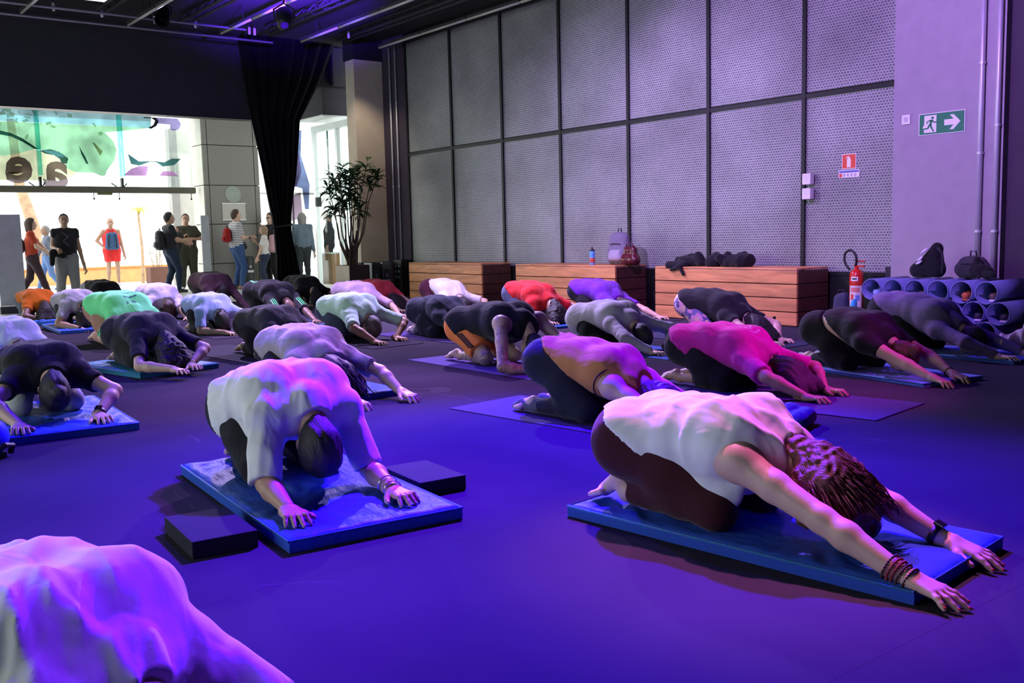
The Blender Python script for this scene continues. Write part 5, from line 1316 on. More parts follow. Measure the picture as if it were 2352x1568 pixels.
sdf_obj('sack', t, vinyl_mat('blue_nylon', (0.05, 0.10, 0.55)), (-0.25, -0.3, -0.02), (0.25, 0.3, 0.3), 0.010, lambda G: (G.cone((0, -0.10, 0.11), (0, 0.12, 0.11), 0.10, 0.10, 0.03), G.plane((0, 0, 0.02), (0, 0, 1))), folds(0.010, 3))
bm = bmesh.new(); tube(bm, [(0.09, -0.12, 0.02), (0.10, -0.13, 0.06), (0.05, -0.21, 0.08), (-0.03, -0.21, 0.04)], 0.015, 6); bx(bm, -0.07, 0.07, -0.14, 0.16, 0.0, 0.03, 0.005); obj('strap', bm, M_FRAME, t)
# bottle and blue cloth at far left
t = tag(empty('drink_bottle', (3.03, 14.85, 0.0)), 'clear water bottle with a violet cap on the floor at far left', 'bottle')
bm = bmesh.new(); lathe(bm, [(0.036, 0), (0.04, 0.012), (0.04, 0.10), (0.035, 0.12), (0.04, 0.14), (0.016, 0.19), (0.014, 0.2)], 18); obj('body', bm, mat('clear_plastic', (0.55, 0.58, 0.68), 0.1, trans=0.75), t, smooth=True)
bm = bmesh.new(); lathe(bm, [(0.018, 0.198), (0.018, 0.225)], 14); obj('cap', bm, mat('violet_cap', (0.12, 0.06, 0.4), 0.4), t)
t = tag(empty('blue_towel', (3.12, 14.25, 0.0)), 'blue towel on the floor in front of the person in orange', 'towel')
sdf_obj('towel_body', t, cloth('royal_blue', (0.03, 0.12, 0.55)), (-0.25, -0.4, -0.02), (0.3, 0.4, 0.14), 0.012, lambda G: (G.cone((-0.1, 0.2, 0.01), (0.12, -0.12, 0.03), 0.05, 0.06, 0.05), G.cone((0.1, 0.1, 0.01), (0.15, -0.2, 0.02), 0.05, 0.05, 0.05), G.plane((0, 0, 0.003), (0, 0, 1))), folds(0.010, 3))
# ------------------------------------------------------------------ lobby furniture
t = tag(empty('sign_stand', (3.35, 17.4, 0.0)), 'tall plain grey display panel on a dark foot at the left edge', 'display panel')
box('panel', mat('grey_panel', (0.72, 0.72, 0.78), 0.5), -0.19, 0.19, -0.03, 0.03, 0.12, 1.58, 0.004, parent=t); box('foot', mat('dark_panel_foot', (0.05, 0.05, 0.07), 0.6), -0.22, 0.20, -0.15, 0.15, 0.0, 0.11, 0.006, parent=t)
t = tag(empty('sign_stand', (7.70, 20.35, 0.0)), 'narrow grey totem leaning stand in front of the stone pillar', 'display panel')
box('panel', mat('grey_totem', (0.36, 0.37, 0.40), 0.5), -0.085, 0.085, -0.02, 0.02, 0.02, 1.62, 0.004, parent=t); box('foot', mat('dark_panel_foot', (0.05, 0.05, 0.07)), -0.15, 0.15, -0.16, 0.16, 0.0, 0.02, 0.004, parent=t)
t = tag(empty('round_logo', (8.867, 21.598, 2.126)), 'round pale green emblem with letters on the stone pillar', 'sign')
bm = bmesh.new(); prism(bm, disc_pts(0, 0, 0.185, n=40), 'y', -0.012, 0); obj('disc', bm, mat('sage_disc', (0.36, 0.42, 0.36), 0.5, var=0.03), t)
bm = bmesh.new(); tube(bm, [(0.165 * math.cos(a), -0.013, 0.165 * math.sin(a)) for a in np.linspace(0, 2 * math.pi, 41)], 0.004, 6, cap=False); obj('ring', bm, mat('disc_pale', (0.55, 0.60, 0.54), 0.5), t)
text_mesh('lettering', 'LPHO', 0.10, 0.002, mat('disc_pale', (0.55, 0.6, 0.54)), t, Matrix.Translation((0, -0.014, 0)) @ Matrix.Rotation(math.pi / 2, 4, 'X'))
t = tag(empty('notice_board', (8.865, 21.598, 1.73)), 'blank white notice board on the stone pillar below the round emblem', 'notice board')
box('board', mat('off_white_board', (0.60, 0.58, 0.52), 0.5, var=0.03), -0.275, 0.275, -0.02, 0, -0.185, 0.185, 0.004, parent=t)
for zz in (-0.19, 0.185): box('frame_rail', M_ALU, -0.285, 0.285, -0.025, 0, zz, zz + 0.012, parent=t)
t = tag(empty('waste_bin', (9.05, 21.40, 0.0)), 'dark grey bin with a pale label standing against the stone pillar', 'bin')
bm = bmesh.new(); lathe(bm, [(0.14, 0), (0.15, 0.02), (0.15, 0.66), (0.14, 0.70), (0.10, 0.72)], 24); obj('drum', bm, mat('bin_dark', (0.05, 0.06, 0.06), 0.5), t, smooth=True)
box('label_plate', M_SIGNW, -0.07, 0.07, -0.156, -0.148, 0.35, 0.40, parent=t); bm = bmesh.new(); prism(bm, disc_pts(0, 0.48, 0.03), 'y', -0.156, -0.148); obj('symbol', bm, mat('disc_pale', (0.55, 0.6, 0.54)), t)
for k, (x, l, lc) in enumerate(((8.98, 'dark recycling bin with a green label in front of the beige column', (0.10, 0.24, 0.10)), (9.20, 'steel recycling bin with a dark label in front of the beige column', (0.12, 0.11, 0.10)))):
    t = tag(empty('recycling_bin', (x, 15.62, 0.0)), l, 'bin', 'recycling bins by the column')
    box('body', mat('bin_steel_%d' % k, ((0.10, 0.12, 0.11), (0.34, 0.34, 0.33))[k], 0.35, metal=0.5), -0.095, 0.095, -0.15, 0.15, 0.0, 0.62, 0.012, parent=t)
    p = box('label_plate', mat('bin_label_%d' % k, lc, 0.5), -0.07, 0.07, -0.153, -0.150, 0.22, 0.50, parent=t)
    box('text_plate', M_SIGNW, -0.06, 0.06, -0.155, -0.153, 0.23, 0.31, parent=t)
    bm = bmesh.new(); prism(bm, [(-0.028, 0.36), (0.028, 0.36), (0.012, 0.42), (0.0, 0.44), (-0.012, 0.42)], 'y', -0.155, -0.153); obj('symbol', bm, mat('disc_pale', (0.55, 0.6, 0.54)), t)
    box('lid_slot', M_FRAME, -0.07, 0.07, -0.06, 0.06, 0.62, 0.625, parent=t)
t = tag(empty('power_box', (9.47, 15.35, 0.0)), 'black floor box with two columns of round sockets near the far bench', 'box')
box('case', M_FRAME, -0.12, 0.10, -0.13, 0.13, 0.0, 0.66, 0.006, parent=t)
for i in range(3):
    for j in (-1, 1):
        bm = bmesh.new(); prism(bm, disc_pts(j * 0.055, 0.55 - i * 0.10, 0.024, n=16), 'x', -0.126, -0.12); obj('socket', bm, mat('socket_grey', (0.22, 0.22, 0.25), 0.5), t)
t = tag(empty('reception_counter', (11.15, 20.7, 0.0)), 'tan wooden counter behind the glass right of the curtain', 'counter')
box('front_panel', mat('tan_laminate', (0.42, 0.22, 0.09), 0.5), -0.45, 0.05, -0.25, 0.25, 0, 0.72, 0.004, parent=t); box('front_panel', mat('tan_laminate', (0.42, 0.22, 0.09)), 0.06, 0.5, -0.25, 0.25, 0, 0.72, 0.004, parent=t); box('top', M_WHITE, -0.48, 0.53, -0.28, 0.28, 0.72, 0.75, 0.004, parent=t)
t = tag(empty('display_shelf', (10.3, 17.9, 0.0)), 'shelf rack with bright goods seen through the glass door', 'shelf')
for zz in (0.05, 0.42, 0.80, 1.18): box('shelf_board', M_WHITE, -0.4, 0.5, -0.2, 0.2, zz, zz + 0.02, parent=t)
for sx in (-0.38, 0.48):
    for sy in (-0.18, 0.18): box('post', M_ALU, sx - 0.015, sx + 0.015, sy - 0.015, sy + 0.015, 0, 1.6, parent=t)
box('orange_carton', mat('carton_orange', (0.9, 0.25, 0.03), 0.5), -0.30, -0.12, -0.15, 0.1, 1.20, 1.36, parent=t); box('white_carton', M_WHITE, -0.05, 0.2, -0.15, 0.12, 1.20, 1.33, parent=t); box('dark_carton', M_CHAR, -0.3, 0.2, -0.15, 0.12, 0.82, 0.95, parent=t); box('white_carton', M_WHITE, -0.3, 0.3, -0.15, 0.12, 0.44, 0.52, parent=t)
# ------------------------------------------------------------------ tall potted plant beside the glass door
t = tag(empty('potted_tree', (8.40, 15.30, 0.0)), 'tall thin-stemmed plant with narrow leaves in a square planter by the door', 'plant')
box('planter', mat('planter_brown', (0.055, 0.035, 0.035), 0.6), -0.2, 0.2, -0.25, 0.25, 0.0, 0.60, 0.006, parent=t)
box('planter_lit_side', mat('planter_lit_cream', (0.62, 0.52, 0.40), 0.7), -0.206, -0.2, -0.25, 0.25, 0.0, 0.60, parent=t)  # same planter: daylight on this face is put into a lighter colour
box('soil', mat('soil', (0.03, 0.02, 0.015), 0.95, bump=0.5), -0.185, 0.185, -0.235, 0.235, 0.60, 0.605, parent=t)
rg = random.Random(21)
M_BARK = mat('bark', (0.10, 0.06, 0.045), 0.8, bump=0.3); M_LEAF = mat('dark_green_leaf', (0.035, 0.085, 0.03), 0.45, var=0.35, vscale=30)
heads = [(-0.30, 0.12, 1.62), (-0.22, -0.10, 1.80), (-0.42, 0.0, 1.95), (-0.10, 0.1, 1.70), (-0.02, -0.05, 1.92), (0.05, 0.08, 2.10), (0.02, -0.1, 2.28), (-0.15, 0.05, 2.05), (0.12, 0.02, 1.78), (0.16, -0.08, 1.60), (0.20, 0.05, 2.22), (0.36, -0.03, 2.38), (0.58, -0.02, 2.18), (-0.35, -0.08, 2.12), (0.50, 0.05, 2.22), (-0.05, 0.12, 2.30)]
leaf_me = None
def leaf_mesh():
    bm = bmesh.new(); n = 6; a = []; b = []; c = []
    for i in range(n + 1):
        q = i / n; w = 0.022 * math.sin(math.pi * min(1, q * 0.94 + 0.05)) ** 0.8; z = 0.03 * math.sin(q * 2.2) - 0.06 * q * q
        a.append(bm.verts.new((q * 0.19, w, z + 0.004))); b.append(bm.verts.new((q * 0.19, 0, z))); c.append(bm.verts.new((q * 0.19, -w, z + 0.004)))
    for i in range(n):
        bm.faces.new((a[i], b[i], b[i + 1], a[i + 1])); bm.faces.new((b[i], c[i], c[i + 1], b[i + 1]))
    me = bpy.data.meshes.new('leaf'); bm.to_mesh(me); bm.free(); me.materials.append(M_LEAF); me.shade_smooth()
    return me
leaf_me = leaf_mesh()
for k, hd in enumerate(heads):
    b0 = Vector((rg.uniform(-0.07, 0.07), rg.uniform(-0.07, 0.07), 0.60)); hv = Vector(hd)
    m1 = b0.lerp(hv, 0.35) + Vector((hv.x * 0.15, rg.uniform(-0.04, 0.04), 0)); m2 = b0.lerp(hv, 0.7) + Vector((rg.uniform(-0.05, 0.05), rg.uniform(-0.05, 0.05), 0))
    bm = bmesh.new(); tube(bm, [b0, m1, m2, hv], [0.018, 0.011, 0.008, 0.005], 6)
    st = obj('stem', bm, M_BARK, t, smooth=True)
    for q in range(26):
        o = bpy.data.objects.new('leaf', leaf_me); COL.objects.link(o); o.parent = st
        u_ = rg.uniform(0.0, 1.0); p = m2.lerp(hv, 0.45 + 0.6 * u_)
        o.location = p; o.rotation_euler = (rg.uniform(-0.5, 0.5), rg.uniform(-0.95, 0.5), rg.uniform(0, 6.28)); sc = rg.uniform(0.9, 1.35); o.scale = (sc, sc, sc)
bm = bmesh.new(); tube(bm, [(0, 0, 0.58), (0.02, 0.01, 0.75), (-0.01, 0.0, 0.95)], [0.045, 0.04, 0.02], 8); tube(bm, [(0.02, 0, 0.7), (0.09, 0.02, 0.9), (0.12, 0.02, 1.2)], [0.03, 0.022, 0.012], 8); obj('trunk', bm, M_BARK, t, smooth=True)
# ------------------------------------------------------------------ outside
t = tag(empty('street_planter', (8.62, 26.4, -0.03)), 'brown planter box with dry stems outside the entrance', 'planter')
box('box', mat('planter_rust', (0.16, 0.07, 0.05), 0.7), -0.24, 0.24, -0.2, 0.2, 0.04, 0.46, 0.006, parent=t)
for sx in (-0.2, 0.2): box('foot', M_FRAME, sx - 0.02, sx + 0.02, -0.18, 0.18, 0, 0.04, parent=t)
for k in range(12):
    bm = bmesh.new(); a = rg.uniform(-0.18, 0.18); tube(bm, [(a, rg.uniform(-.1, .1), 0.45), (a + rg.uniform(-.1, .1), 0, 0.45 + rg.uniform(0.35, 0.75))], 0.008, 5); obj('stem', bm, mat('dry_stem', (0.45, 0.36, 0.22), 0.8), t)
t = tag(empty('planter_bench', (7.6, 29.2, -0.03)), 'long orange planter bench on the pavement outside', 'planter')
box('front_panel', mat('orange_panel', (0.85, 0.42, 0.16), 0.7), -2.2, 2.6, -0.3, 0.3, 0.0, 0.40, 0.01, parent=t); box('rim', mat('orange_rim', (0.85, 0.25, 0.06), 0.6), -2.24, 2.64, -0.34, 0.34, 0.40, 0.45, 0.01, parent=t)
t = tag(empty('street_tree', (6.40, 30.2, -0.03)), 'tan tree trunk on the pavement at the far left', 'tree')
bm = bmesh.new(); tube(bm, [(0.1, 0, 0), (0.08, 0, 0.8), (0.12, 0, 1.5), (0.0, 0, 2.0), (-0.2, 0, 2.8), (-0.3, 0, 4.6)], [0.22, 0.17, 0.17, 0.16, 0.14, 0.10], 12); obj('trunk', bm, mat('tan_bark', (0.55, 0.36, 0.22), 0.9, var=0.25, bump=0.4), t, smooth=True)
bm = bmesh.new()
for k in range(260):
    p = Vector((rg.gauss(-0.3, 0.9), rg.gauss(0, 0.6), rg.gauss(5.4, 0.5))); d = Vector((rg.uniform(-1, 1), rg.uniform(-1, 1), rg.uniform(-1, 1))).normalized() * 0.16; e = Vector((rg.uniform(-1, 1), rg.uniform(-1, 1), rg.uniform(-1, 1))).normalized() * 0.09
    bm.faces.new([bm.verts.new(q) for q in (p, p + d * 0.5 + e, p + d, p + d * 0.5 - e)])
o = obj('foliage', bm, mat('street_leaf', (0.25, 0.4, 0.12), 0.6, var=0.3), t); o['kind'] = 'stuff'
t = tag(empty('yellow_palm', (8.55, 27.4, -0.03)), 'small yellow-green palm on the pavement outside', 'plant')
bm = bmesh.new(); tube(bm, [(0, 0, 0), (0.03, 0, 0.9), (-0.02, 0, 1.9)], [0.05, 0.04, 0.03], 8); obj('trunk', bm, mat('tan_bark', (0.55, 0.36, 0.22)), t, smooth=True)
for k in range(14):
    a = k * 2.4; bm = bmesh.new(); dx, dy = math.cos(a), math.sin(a)
    for q in range(5):
        r0, r1 = 0.07 * q, 0.07 * (q + 1); z0_, z1_ = 1.9 + 0.3 * math.sin(q * 0.6) * 0.6, 1.9 + 0.3 * math.sin((q + 1) * 0.6) * 0.6 - 0.02 * q
        w = 0.03 * (1 - q / 6)
        bm.faces.new([bm.verts.new(v) for v in ((dx * r0 - dy * w, dy * r0 + dx * w, z0_), (dx * r0 + dy * w, dy * r0 - dx * w, z0_), (dx * r1 + dy * w * .8, dy * r1 - dx * w * .8, z1_), (dx * r1 - dy * w * .8, dy * r1 + dx * w * .8, z1_))])
    obj('frond', bm, mat('yellow_frond', (0.75, 0.62, 0.12), 0.6), t)
# ------------------------------------------------------------------ people on the mats (front rows first)
BLK = (0.016, 0.015, 0.018); DK = (0.03, 0.03, 0.036); NAVY = (0.02, 0.024, 0.05); WHT = (0.80, 0.80, 0.78)
def floral():
    m, nt, N, L, P = _nodes('floral_fabric')
    tc = N.new('ShaderNodeTexCoord'); v = N.new('ShaderNodeTexVoronoi'); v.inputs['Scale'].default_value = 22
    L.new(tc.outputs['Object'], v.inputs['Vector'])
    rp = N.new('ShaderNodeValToRGB'); rp.color_ramp.interpolation = 'CONSTANT'
    for i, (p, c) in enumerate(((0.0, (0.10, 0.08, 0.22)), (0.3, (0.60, 0.30, 0.42)), (0.5, (0.72, 0.50, 0.32)), (0.65, (0.16, 0.14, 0.30)), (0.82, (0.70, 0.45, 0.60)))):
        e = rp.color_ramp.elements[i] if i < 2 else rp.color_ramp.elements.new(p)
        e.position = p; e.color = (*c, 1)
    sp = N.new('ShaderNodeSeparateColor'); L.new(v.outputs['Color'], sp.inputs[0]); L.new(sp.outputs[0], rp.inputs['Fac'])
    L.new(rp.outputs[0], P.inputs['Base Color']); P.inputs['Roughness'].default_value = 0.85
    return m
def tattoo():
    m, nt, N, L, P = _nodes('tattooed_skin')
    tc = N.new('ShaderNodeTexCoord'); sp = N.new('ShaderNodeSeparateXYZ'); L.new(tc.outputs['Object'], sp.inputs[0])
    n0 = N.new('ShaderNodeTexNoise'); n0.inputs['Scale'].default_value = 9; n0.inputs['Detail'].default_value = 3; L.new(tc.outputs['Object'], n0.inputs['Vector'])
    wv = N.new('ShaderNodeTexVoronoi'); wv.feature = 'DISTANCE_TO_EDGE'; wv.inputs['Scale'].default_value = 19
    mv = N.new('ShaderNodeMixRGB'); mv.inputs['Fac'].default_value = 0.22; L.new(tc.outputs['Object'], mv.inputs['Color1']); L.new(n0.outputs['Color'], mv.inputs['Color2']); L.new(mv.outputs[0], wv.inputs['Vector'])
    lt = N.new('ShaderNodeMapRange'); lt.inputs['From Min'].default_value = 0.02; lt.inputs['From Max'].default_value = 0.12; lt.inputs['To Min'].default_value = 0.75; lt.inputs['To Max'].default_value = 0.15; L.new(wv.outputs['Distance'], lt.inputs['Value'])
    n1 = N.new('ShaderNodeTexNoise'); n1.inputs['Scale'].default_value = 7; L.new(tc.outputs['Object'], n1.inputs['Vector'])
    g = N.new('ShaderNodeMapRange'); g.inputs['From Min'].default_value = 0.40; g.inputs['From Max'].default_value = 0.55; L.new(n1.outputs['Fac'], g.inputs['Value'])
    mu = N.new('ShaderNodeMath'); mu.operation = 'MULTIPLY'; L.new(lt.outputs[0], mu.inputs[0]); L.new(g.outputs[0], mu.inputs[1])
    # the sleeve tattoo covers the right arm (far side of the body axis is bare)
    ra = N.new('ShaderNodeMapRange'); ra.inputs['From Min'].default_value = -0.14; ra.inputs['From Max'].default_value = -0.10; ra.inputs['To Min'].default_value = 1; ra.inputs['To Max'].default_value = 0; L.new(sp.outputs['Y'], ra.inputs['Value'])
    m2 = N.new('ShaderNodeMath'); m2.operation = 'MULTIPLY'; L.new(mu.outputs[0], m2.inputs[0]); L.new(ra.outputs[0], m2.inputs[1])
    mx = N.new('ShaderNodeMixRGB'); mx.inputs['Color1'].default_value = (0.56, 0.36, 0.27, 1); mx.inputs['Color2'].default_value = (0.07, 0.08, 0.10, 1); L.new(m2.outputs[0], mx.inputs['Fac'])
    L.new(mx.outputs[0], P.inputs['Base Color']); P.inputs['Roughness'].default_value = 0.5
    return m
kneel('p1', 'person nearest the camera at lower left in a loose white shirt', (0.34, 2.38), 15, 0.006, 0.93, hz=0.24, neck=(0.62, 0.29), girth=1.08, bulge=0.08, h=0.008, shirt=('loose', WHT), drape=0.14, hem=-0.01, pants=('long', BLK), hair=('short', 'dark'), fold=0.012, sleeve=0.9, spread=0.24)
kneel('p2', 'person in a white knit shirt with silver bracelets on the front blue mat', (1.83, 4.24), -6, 0.055, 1.0, hz=0.26, neck=(0.61, 0.33), head=(0.70, 0.19), tilt=52, girth=1.14, bulge=0.06, h=0.008, handh=0.0038, hands=((1.472, 3.139, 0.006), (1.925, 3.105, 0.006)), shirt=('tee', WHT), drape=0.20, hemn=(0.85, 0.52), hem=0.03, pants=('long', BLK), skinc='tan', hair=('short', 'dark'), fold=0.009, sleeve=0.98, pole=(0, 0.25, -1.0))
kneel('p3', 'person in a white tank top and maroon leggings stretching at front right', (2.67, 2.58), 7, 0.05, 1.04, hz=0.238, neck=(0.53, 0.265), head=(0.665, 0.18), tilt=30, girth=1.06, bulge=0.025, drape=0.10, h=0.008, handh=0.0038, hands=((2.59, 1.29, -0.032), (2.998, 1.378, -0.032)), shirt=('tank', WHT), hemn=(0.55, 0.83), hem=0.045, pants=('tight', (0.055, 0.012, 0.016)), hair=('curly', 'auburn'), tuck=True, fold=0.012, wz=0.010, curl=0.0, strands=520, fspread=1.6, hair_len=0.6)
kneel('p4', 'person in an orange tank top and dark leggings behind the white tank top', (3.78, 4.42), 10, 0.006, 1.0, hz=0.32, neck=(0.58, 0.24), h=0.010, shirt=('tank', (0.55, 0.24, 0.06)), hem=0.10, pants=('tight', (0.02, 0.022, 0.03)), hair=('curly', 'brown'), strands=120, socks=(0.12, 0.12, 0.13), fold=0.006, bulge=0.035)
kneel('p5', 'person in a magenta t-shirt with small white prints on a purple mat', (5.20, 4.60), 6, 0.006, 1.0, hz=0.27, neck=(0.58, 0.23), h=0.011, hands=((5.118, 3.441, 0.003), (5.441, 3.516, 0.003)), shirt=('tee', (0.55, 0.02, 0.30)), hem=0.02, pants=('crop', (0.015, 0.013, 0.014)), skinc='tan', hair=('long', 'dark'), sleeve=0.85)
kneel('p6', 'person in a black crop top and black leggings with pale socks on a blue mat', (6.50, 4.40), -9, 0.025, 0.98, hz=0.29, neck=(0.57, 0.25), h=0.011, hands=((6.196, 3.23, -0.012), (6.45, 3.236, -0.012)), shirt=('tee', BLK), hem=0.16, pants=('tight', BLK), hair=('bun', 'auburn'), socks=(0.55, 0.52, 0.48), sleeve=0.5, fold=0.004, wz=0.03)
kneel('p7', 'person in a grey-purple long sleeved top at the far right by the tubes', (7.78, 4.62), -2, 0.025, 1.0, hz=0.33, neck=(0.58, 0.22), h=0.012, hands=((7.58, 3.44, 0.0), (7.92, 3.40, 0.0)), shirt=('long', (0.18, 0.12, 0.27)), hem=0.04, pants=('long', BLK), hair=('short', 'dark'), fold=0.005)
kneel('p8', 'person with tattooed arms, black tank top and orange shorts', (4.86, 6.78), 3, 0.006, 1.02, hz=0.30, neck=(0.66, 0.33), head=(0.76, 0.16), shoulder=(0.60, 0.36), sh_w=0.20, tilt=45, girth=1.12, h=0.011, hands=((4.68, 5.60, 0.003), (5.05, 5.62, 0.003)), elb=((4.50, 5.90, 0.06), None), shirt=('tank', BLK), hem=0.0, pants=('short', (1.0, 0.27, 0.05)), skinc=tattoo(), hair=('short', 'dark'), fold=0.004)
kneel('p9', 'person in a lavender long sleeved shirt and black trousers', (6.30, 6.88), -4, 0.006, 1.0, hz=0.255, neck=(0.60, 0.26), h=0.013, hands=((6.14, 5.74, 0.003), (6.50, 5.86, 0.003)), shirt=('long', (0.52, 0.48, 0.58)), hem=-0.10, pants=('long', BLK), hair=('short', 'dark'), bulge=0.05)
kneel('p10', 'person in a bright red t-shirt and blue-grey leggings before the middle bench', (7.42, 9.36), -2, 0.03, 1.0, hz=0.33, neck=(0.56, 0.25), tilt=55, h=0.014, hands=((7.26, 8.45, 0.003), (7.60, 8.50, 0.003)), elb=((7.18, 8.75, 0.06), None), shirt=('tee', (0.62, 0.02, 0.025)), hem=0.05, pants=('tight', (0.10, 0.11, 0.20)), hair=('loose', 'dark'), sleeve=0.6)
kneel('p11', 'person in a deep purple shirt right in front of the middle bench', (8.46, 9.34), 4, 0.006, 1.0, hz=0.33, neck=(0.56, 0.25), h=0.014, hands=((8.41, 8.064, 0.003), (8.735, 8.107, 0.003)), shirt=('tee', (0.16, 0.03, 0.42)), hem=0.02, pants=('tight', BLK), hair=('long', 'dark'))
kneel('p12', 'person in a black t-shirt and floral leggings before the nearest bench', (7.46, 6.58), 3, 0.006, 1.0, hz=0.34, neck=(0.57, 0.26), h=0.013, hands=((7.363, 5.433, 0.003), (7.621, 5.503, 0.003)), shirt=('tee', BLK), hem=0.03, pants=('tight', floral()), hair=('curly', 'dark'), sleeve=0.55, fold=0.004)
kneel('p13', 'person in a white shirt and maroon trousers before the farthest bench', (7.60, 11.50), 0, 0.0, 1.0, hz=0.34, neck=(0.54, 0.25), h=0.015, tilt=45, shirt=('tee', (0.72, 0.68, 0.74)), hem=0.14, pants=('long', (0.075, 0.012, 0.03)), hair=('short', 'dark'), reach=1.0, spread=0.26)
kneel('p14', 'person all in dark navy just behind the orange shorts', (5.85, 9.05), 2, 0.006, 1.0, hz=0.26, neck=(0.56, 0.24), h=0.015, shirt=('long', NAVY), hem=0.0, pants=('long', NAVY), hair=('short', 'dark'), socks=(0.5, 0.48, 0.5))
kneel('p15', 'person in a pale mint shirt and jeans with a thinning grey head', (5.02, 9.52), 3, 0.006, 1.02, hz=0.30, neck=(0.57, 0.29), head=(0.66, 0.15), tilt=45, girth=1.05, h=0.013, hands=((4.935, 8.386, 0.003), (5.295, 8.557, 0.003)), shirt=('tee', (0.50, 0.72, 0.62)), hem=0.0, pants=('long', (0.06, 0.065, 0.13)), skinc='tan', hair=('crop', 'salt'), sleeve=0.9)
kneel('p16', 'person in a pink-lavender shirt behind the pale mint shirt', (6.62, 12.25), 0, 0.006, 1.0, hz=0.31, neck=(0.56, 0.27), h=0.016, hands=((6.50, 11.05, 0.003), (6.88, 11.10, 0.003)), shirt=('tee', (0.60, 0.42, 0.58)), hem=-0.02, pants=('long', DK), hair=('short', 'dark'), sleeve=0.95)
kneel('p17', 'person in a coral red shirt beside the recycling bins', (7.42, 13.15), 8, 0.0, 1.0, hz=0.29, neck=(0.56, 0.24), h=0.016, shirt=('tee', (0.68, 0.06, 0.08)), hem=0.02, pants=('long', DK), hair=('loose', 'dark'), sleeve=0.5)
kneel('p18', 'bald person in a black sports top with neon green sleeve stripes', (5.55, 12.72), 4, 0.006, 1.05, hz=0.34, neck=(0.60, 0.28), head=(0.70, 0.17), tilt=40, girth=1.08, h=0.014, hands=((5.28, 11.30, 0.003), (5.66, 11.19, 0.003)), shirt=('tee', BLK), hem=-0.02, pants=('long', BLK), skinc='brown', hair=('bald', 'dark'), sleeve=1.0, fold=0.004)
kneel('p19', 'dark-haired person in black directly in front of the curtain', (7.25, 15.15), 0, 0.0, 1.0, hz=0.33, neck=(0.54, 0.27), tilt=60, h=0.017, reach=0.92, shirt=('tee', BLK), pants=('long', BLK), hair=('long', 'dark'), sleeve=0.6)
kneel('p20', 'person in a charcoal shirt with bent arms left of the lilac t-shirt', (3.80, 8.85), 8, 0.006, 1.0, hz=0.28, neck=(0.55, 0.28), tilt=50, h=0.013, hands=((3.62, 8.02, 0.003), (4.02, 8.05, 0.003)), elb=((3.55, 8.26, 0.05), None), shirt=('tee', (0.045, 0.042, 0.055)), hem=0.02, pants=('long', (0.03, 0.02, 0.03)), skinc='tan', hair=('short', 'dark'), sleeve=0.6, fold=0.004)
kneel('p21', 'person in a lilac-grey t-shirt with long dark hair behind the white knit shirt', (3.05, 6.58), -3, 0.045, 1.03, hz=0.25, neck=(0.62, 0.23), head=(0.74, 0.13), h=0.0095, handh=0.0045, hands=((2.975, 5.299, -0.028), (3.375, 5.337, -0.028)), shirt=('tee', (0.42, 0.36, 0.42)), hem=-0.02, pants=('long', BLK), hair=('long', 'dark'), sleeve=0.75, fold=0.008, wz=0.012, strands=160, fspread=1.3)
kneel('p22', 'person in a light blue shirt resting forearms on the floor', (4.28, 11.60), 0, 0.006, 1.0, hz=0.29, neck=(0.55, 0.27), head=(0.64, 0.15), tilt=50, h=0.014, hands=((4.30, 10.60, 0.003), (4.50, 10.70, 0.003)), elb=((4.05, 11.02, 0.05), None), shirt=('tee', (0.42, 0.52, 0.92)), hem=0.0, pants=('long', DK), hair=('short', 'dark'), sleeve=0.85)
kneel('p23', 'person in a brown-purple hooded top before the stone pillar', (5.72, 15.25), 2, 0.0, 1.08, hz=0.39, neck=(0.54, 0.33), head=(0.62, 0.26), tilt=50, girth=1.1, h=0.017, shirt=('long', (0.13, 0.06, 0.09)), hem=0.02, pants=('long', (0.07, 0.06, 0.06)), hair=('short', 'dark'))
kneel('p24', 'person in a lavender-white shirt left of the light blue shirt', (4.62, 14.42), 0, 0.0, 1.02, hz=0.32, neck=(0.55, 0.27), head=(0.65, 0.15), tilt=50, girth=1.05, h=0.015, hands=((4.38, 13.40, 0.003), (4.72, 13.20, 0.003)), shirt=('tee', (0.60, 0.55, 0.75)), hem=-0.02, pants=('long', DK), hair=('short', 'brown'), sleeve=0.9)
kneel('p25', 'person in a neon green t-shirt with a dark back print', (3.12, 11.25), 6, 0.0, 1.1, hz=0.34, neck=(0.62, 0.30), head=(0.72, 0.18), tilt=50, girth=1.1, h=0.013, hands=((2.94, 10.14, 0.003), (3.35, 10.2, 0.003)), elb=((2.86, 10.62, 0.10), None), shirt=('tee', (0.22, 1.0, 0.42)), hem=0.02, pants=('long', (0.48, 0.24, 0.20)), hair=('short', 'dark'), sleeve=1.0, fold=0.004)
kneel('p26', 'person in a black t-shirt on the teal-edged gym mat', (2.58, 8.72), 8, 0.05, 1.0, hz=0.25, neck=(0.57, 0.255), head=(0.68, 0.155), tilt=45, girth=1.08, h=0.010, handh=0.0048, hands=((2.625, 7.53, 0.003), (2.80, 7.70, 0.003)), elb=((2.40, 7.92, 0.05), None), shirt=('tee', (0.022, 0.02, 0.028)), hem=0.0, pants=('long', (0.035, 0.033, 0.033)), hair=('loose', 'dark'), sleeve=0.75, fold=0.005)
kneel('p27', 'person in a black jacket partly hidden behind the neon green shirt', (4.30, 16.2), 8, 0.0, 1.0, hz=0.36, neck=(0.54, 0.30), h=0.017, shirt=('long', BLK), hem=0.10, pants=('long', (0.45, 0.43, 0.45)), hair=('short', 'dark'))
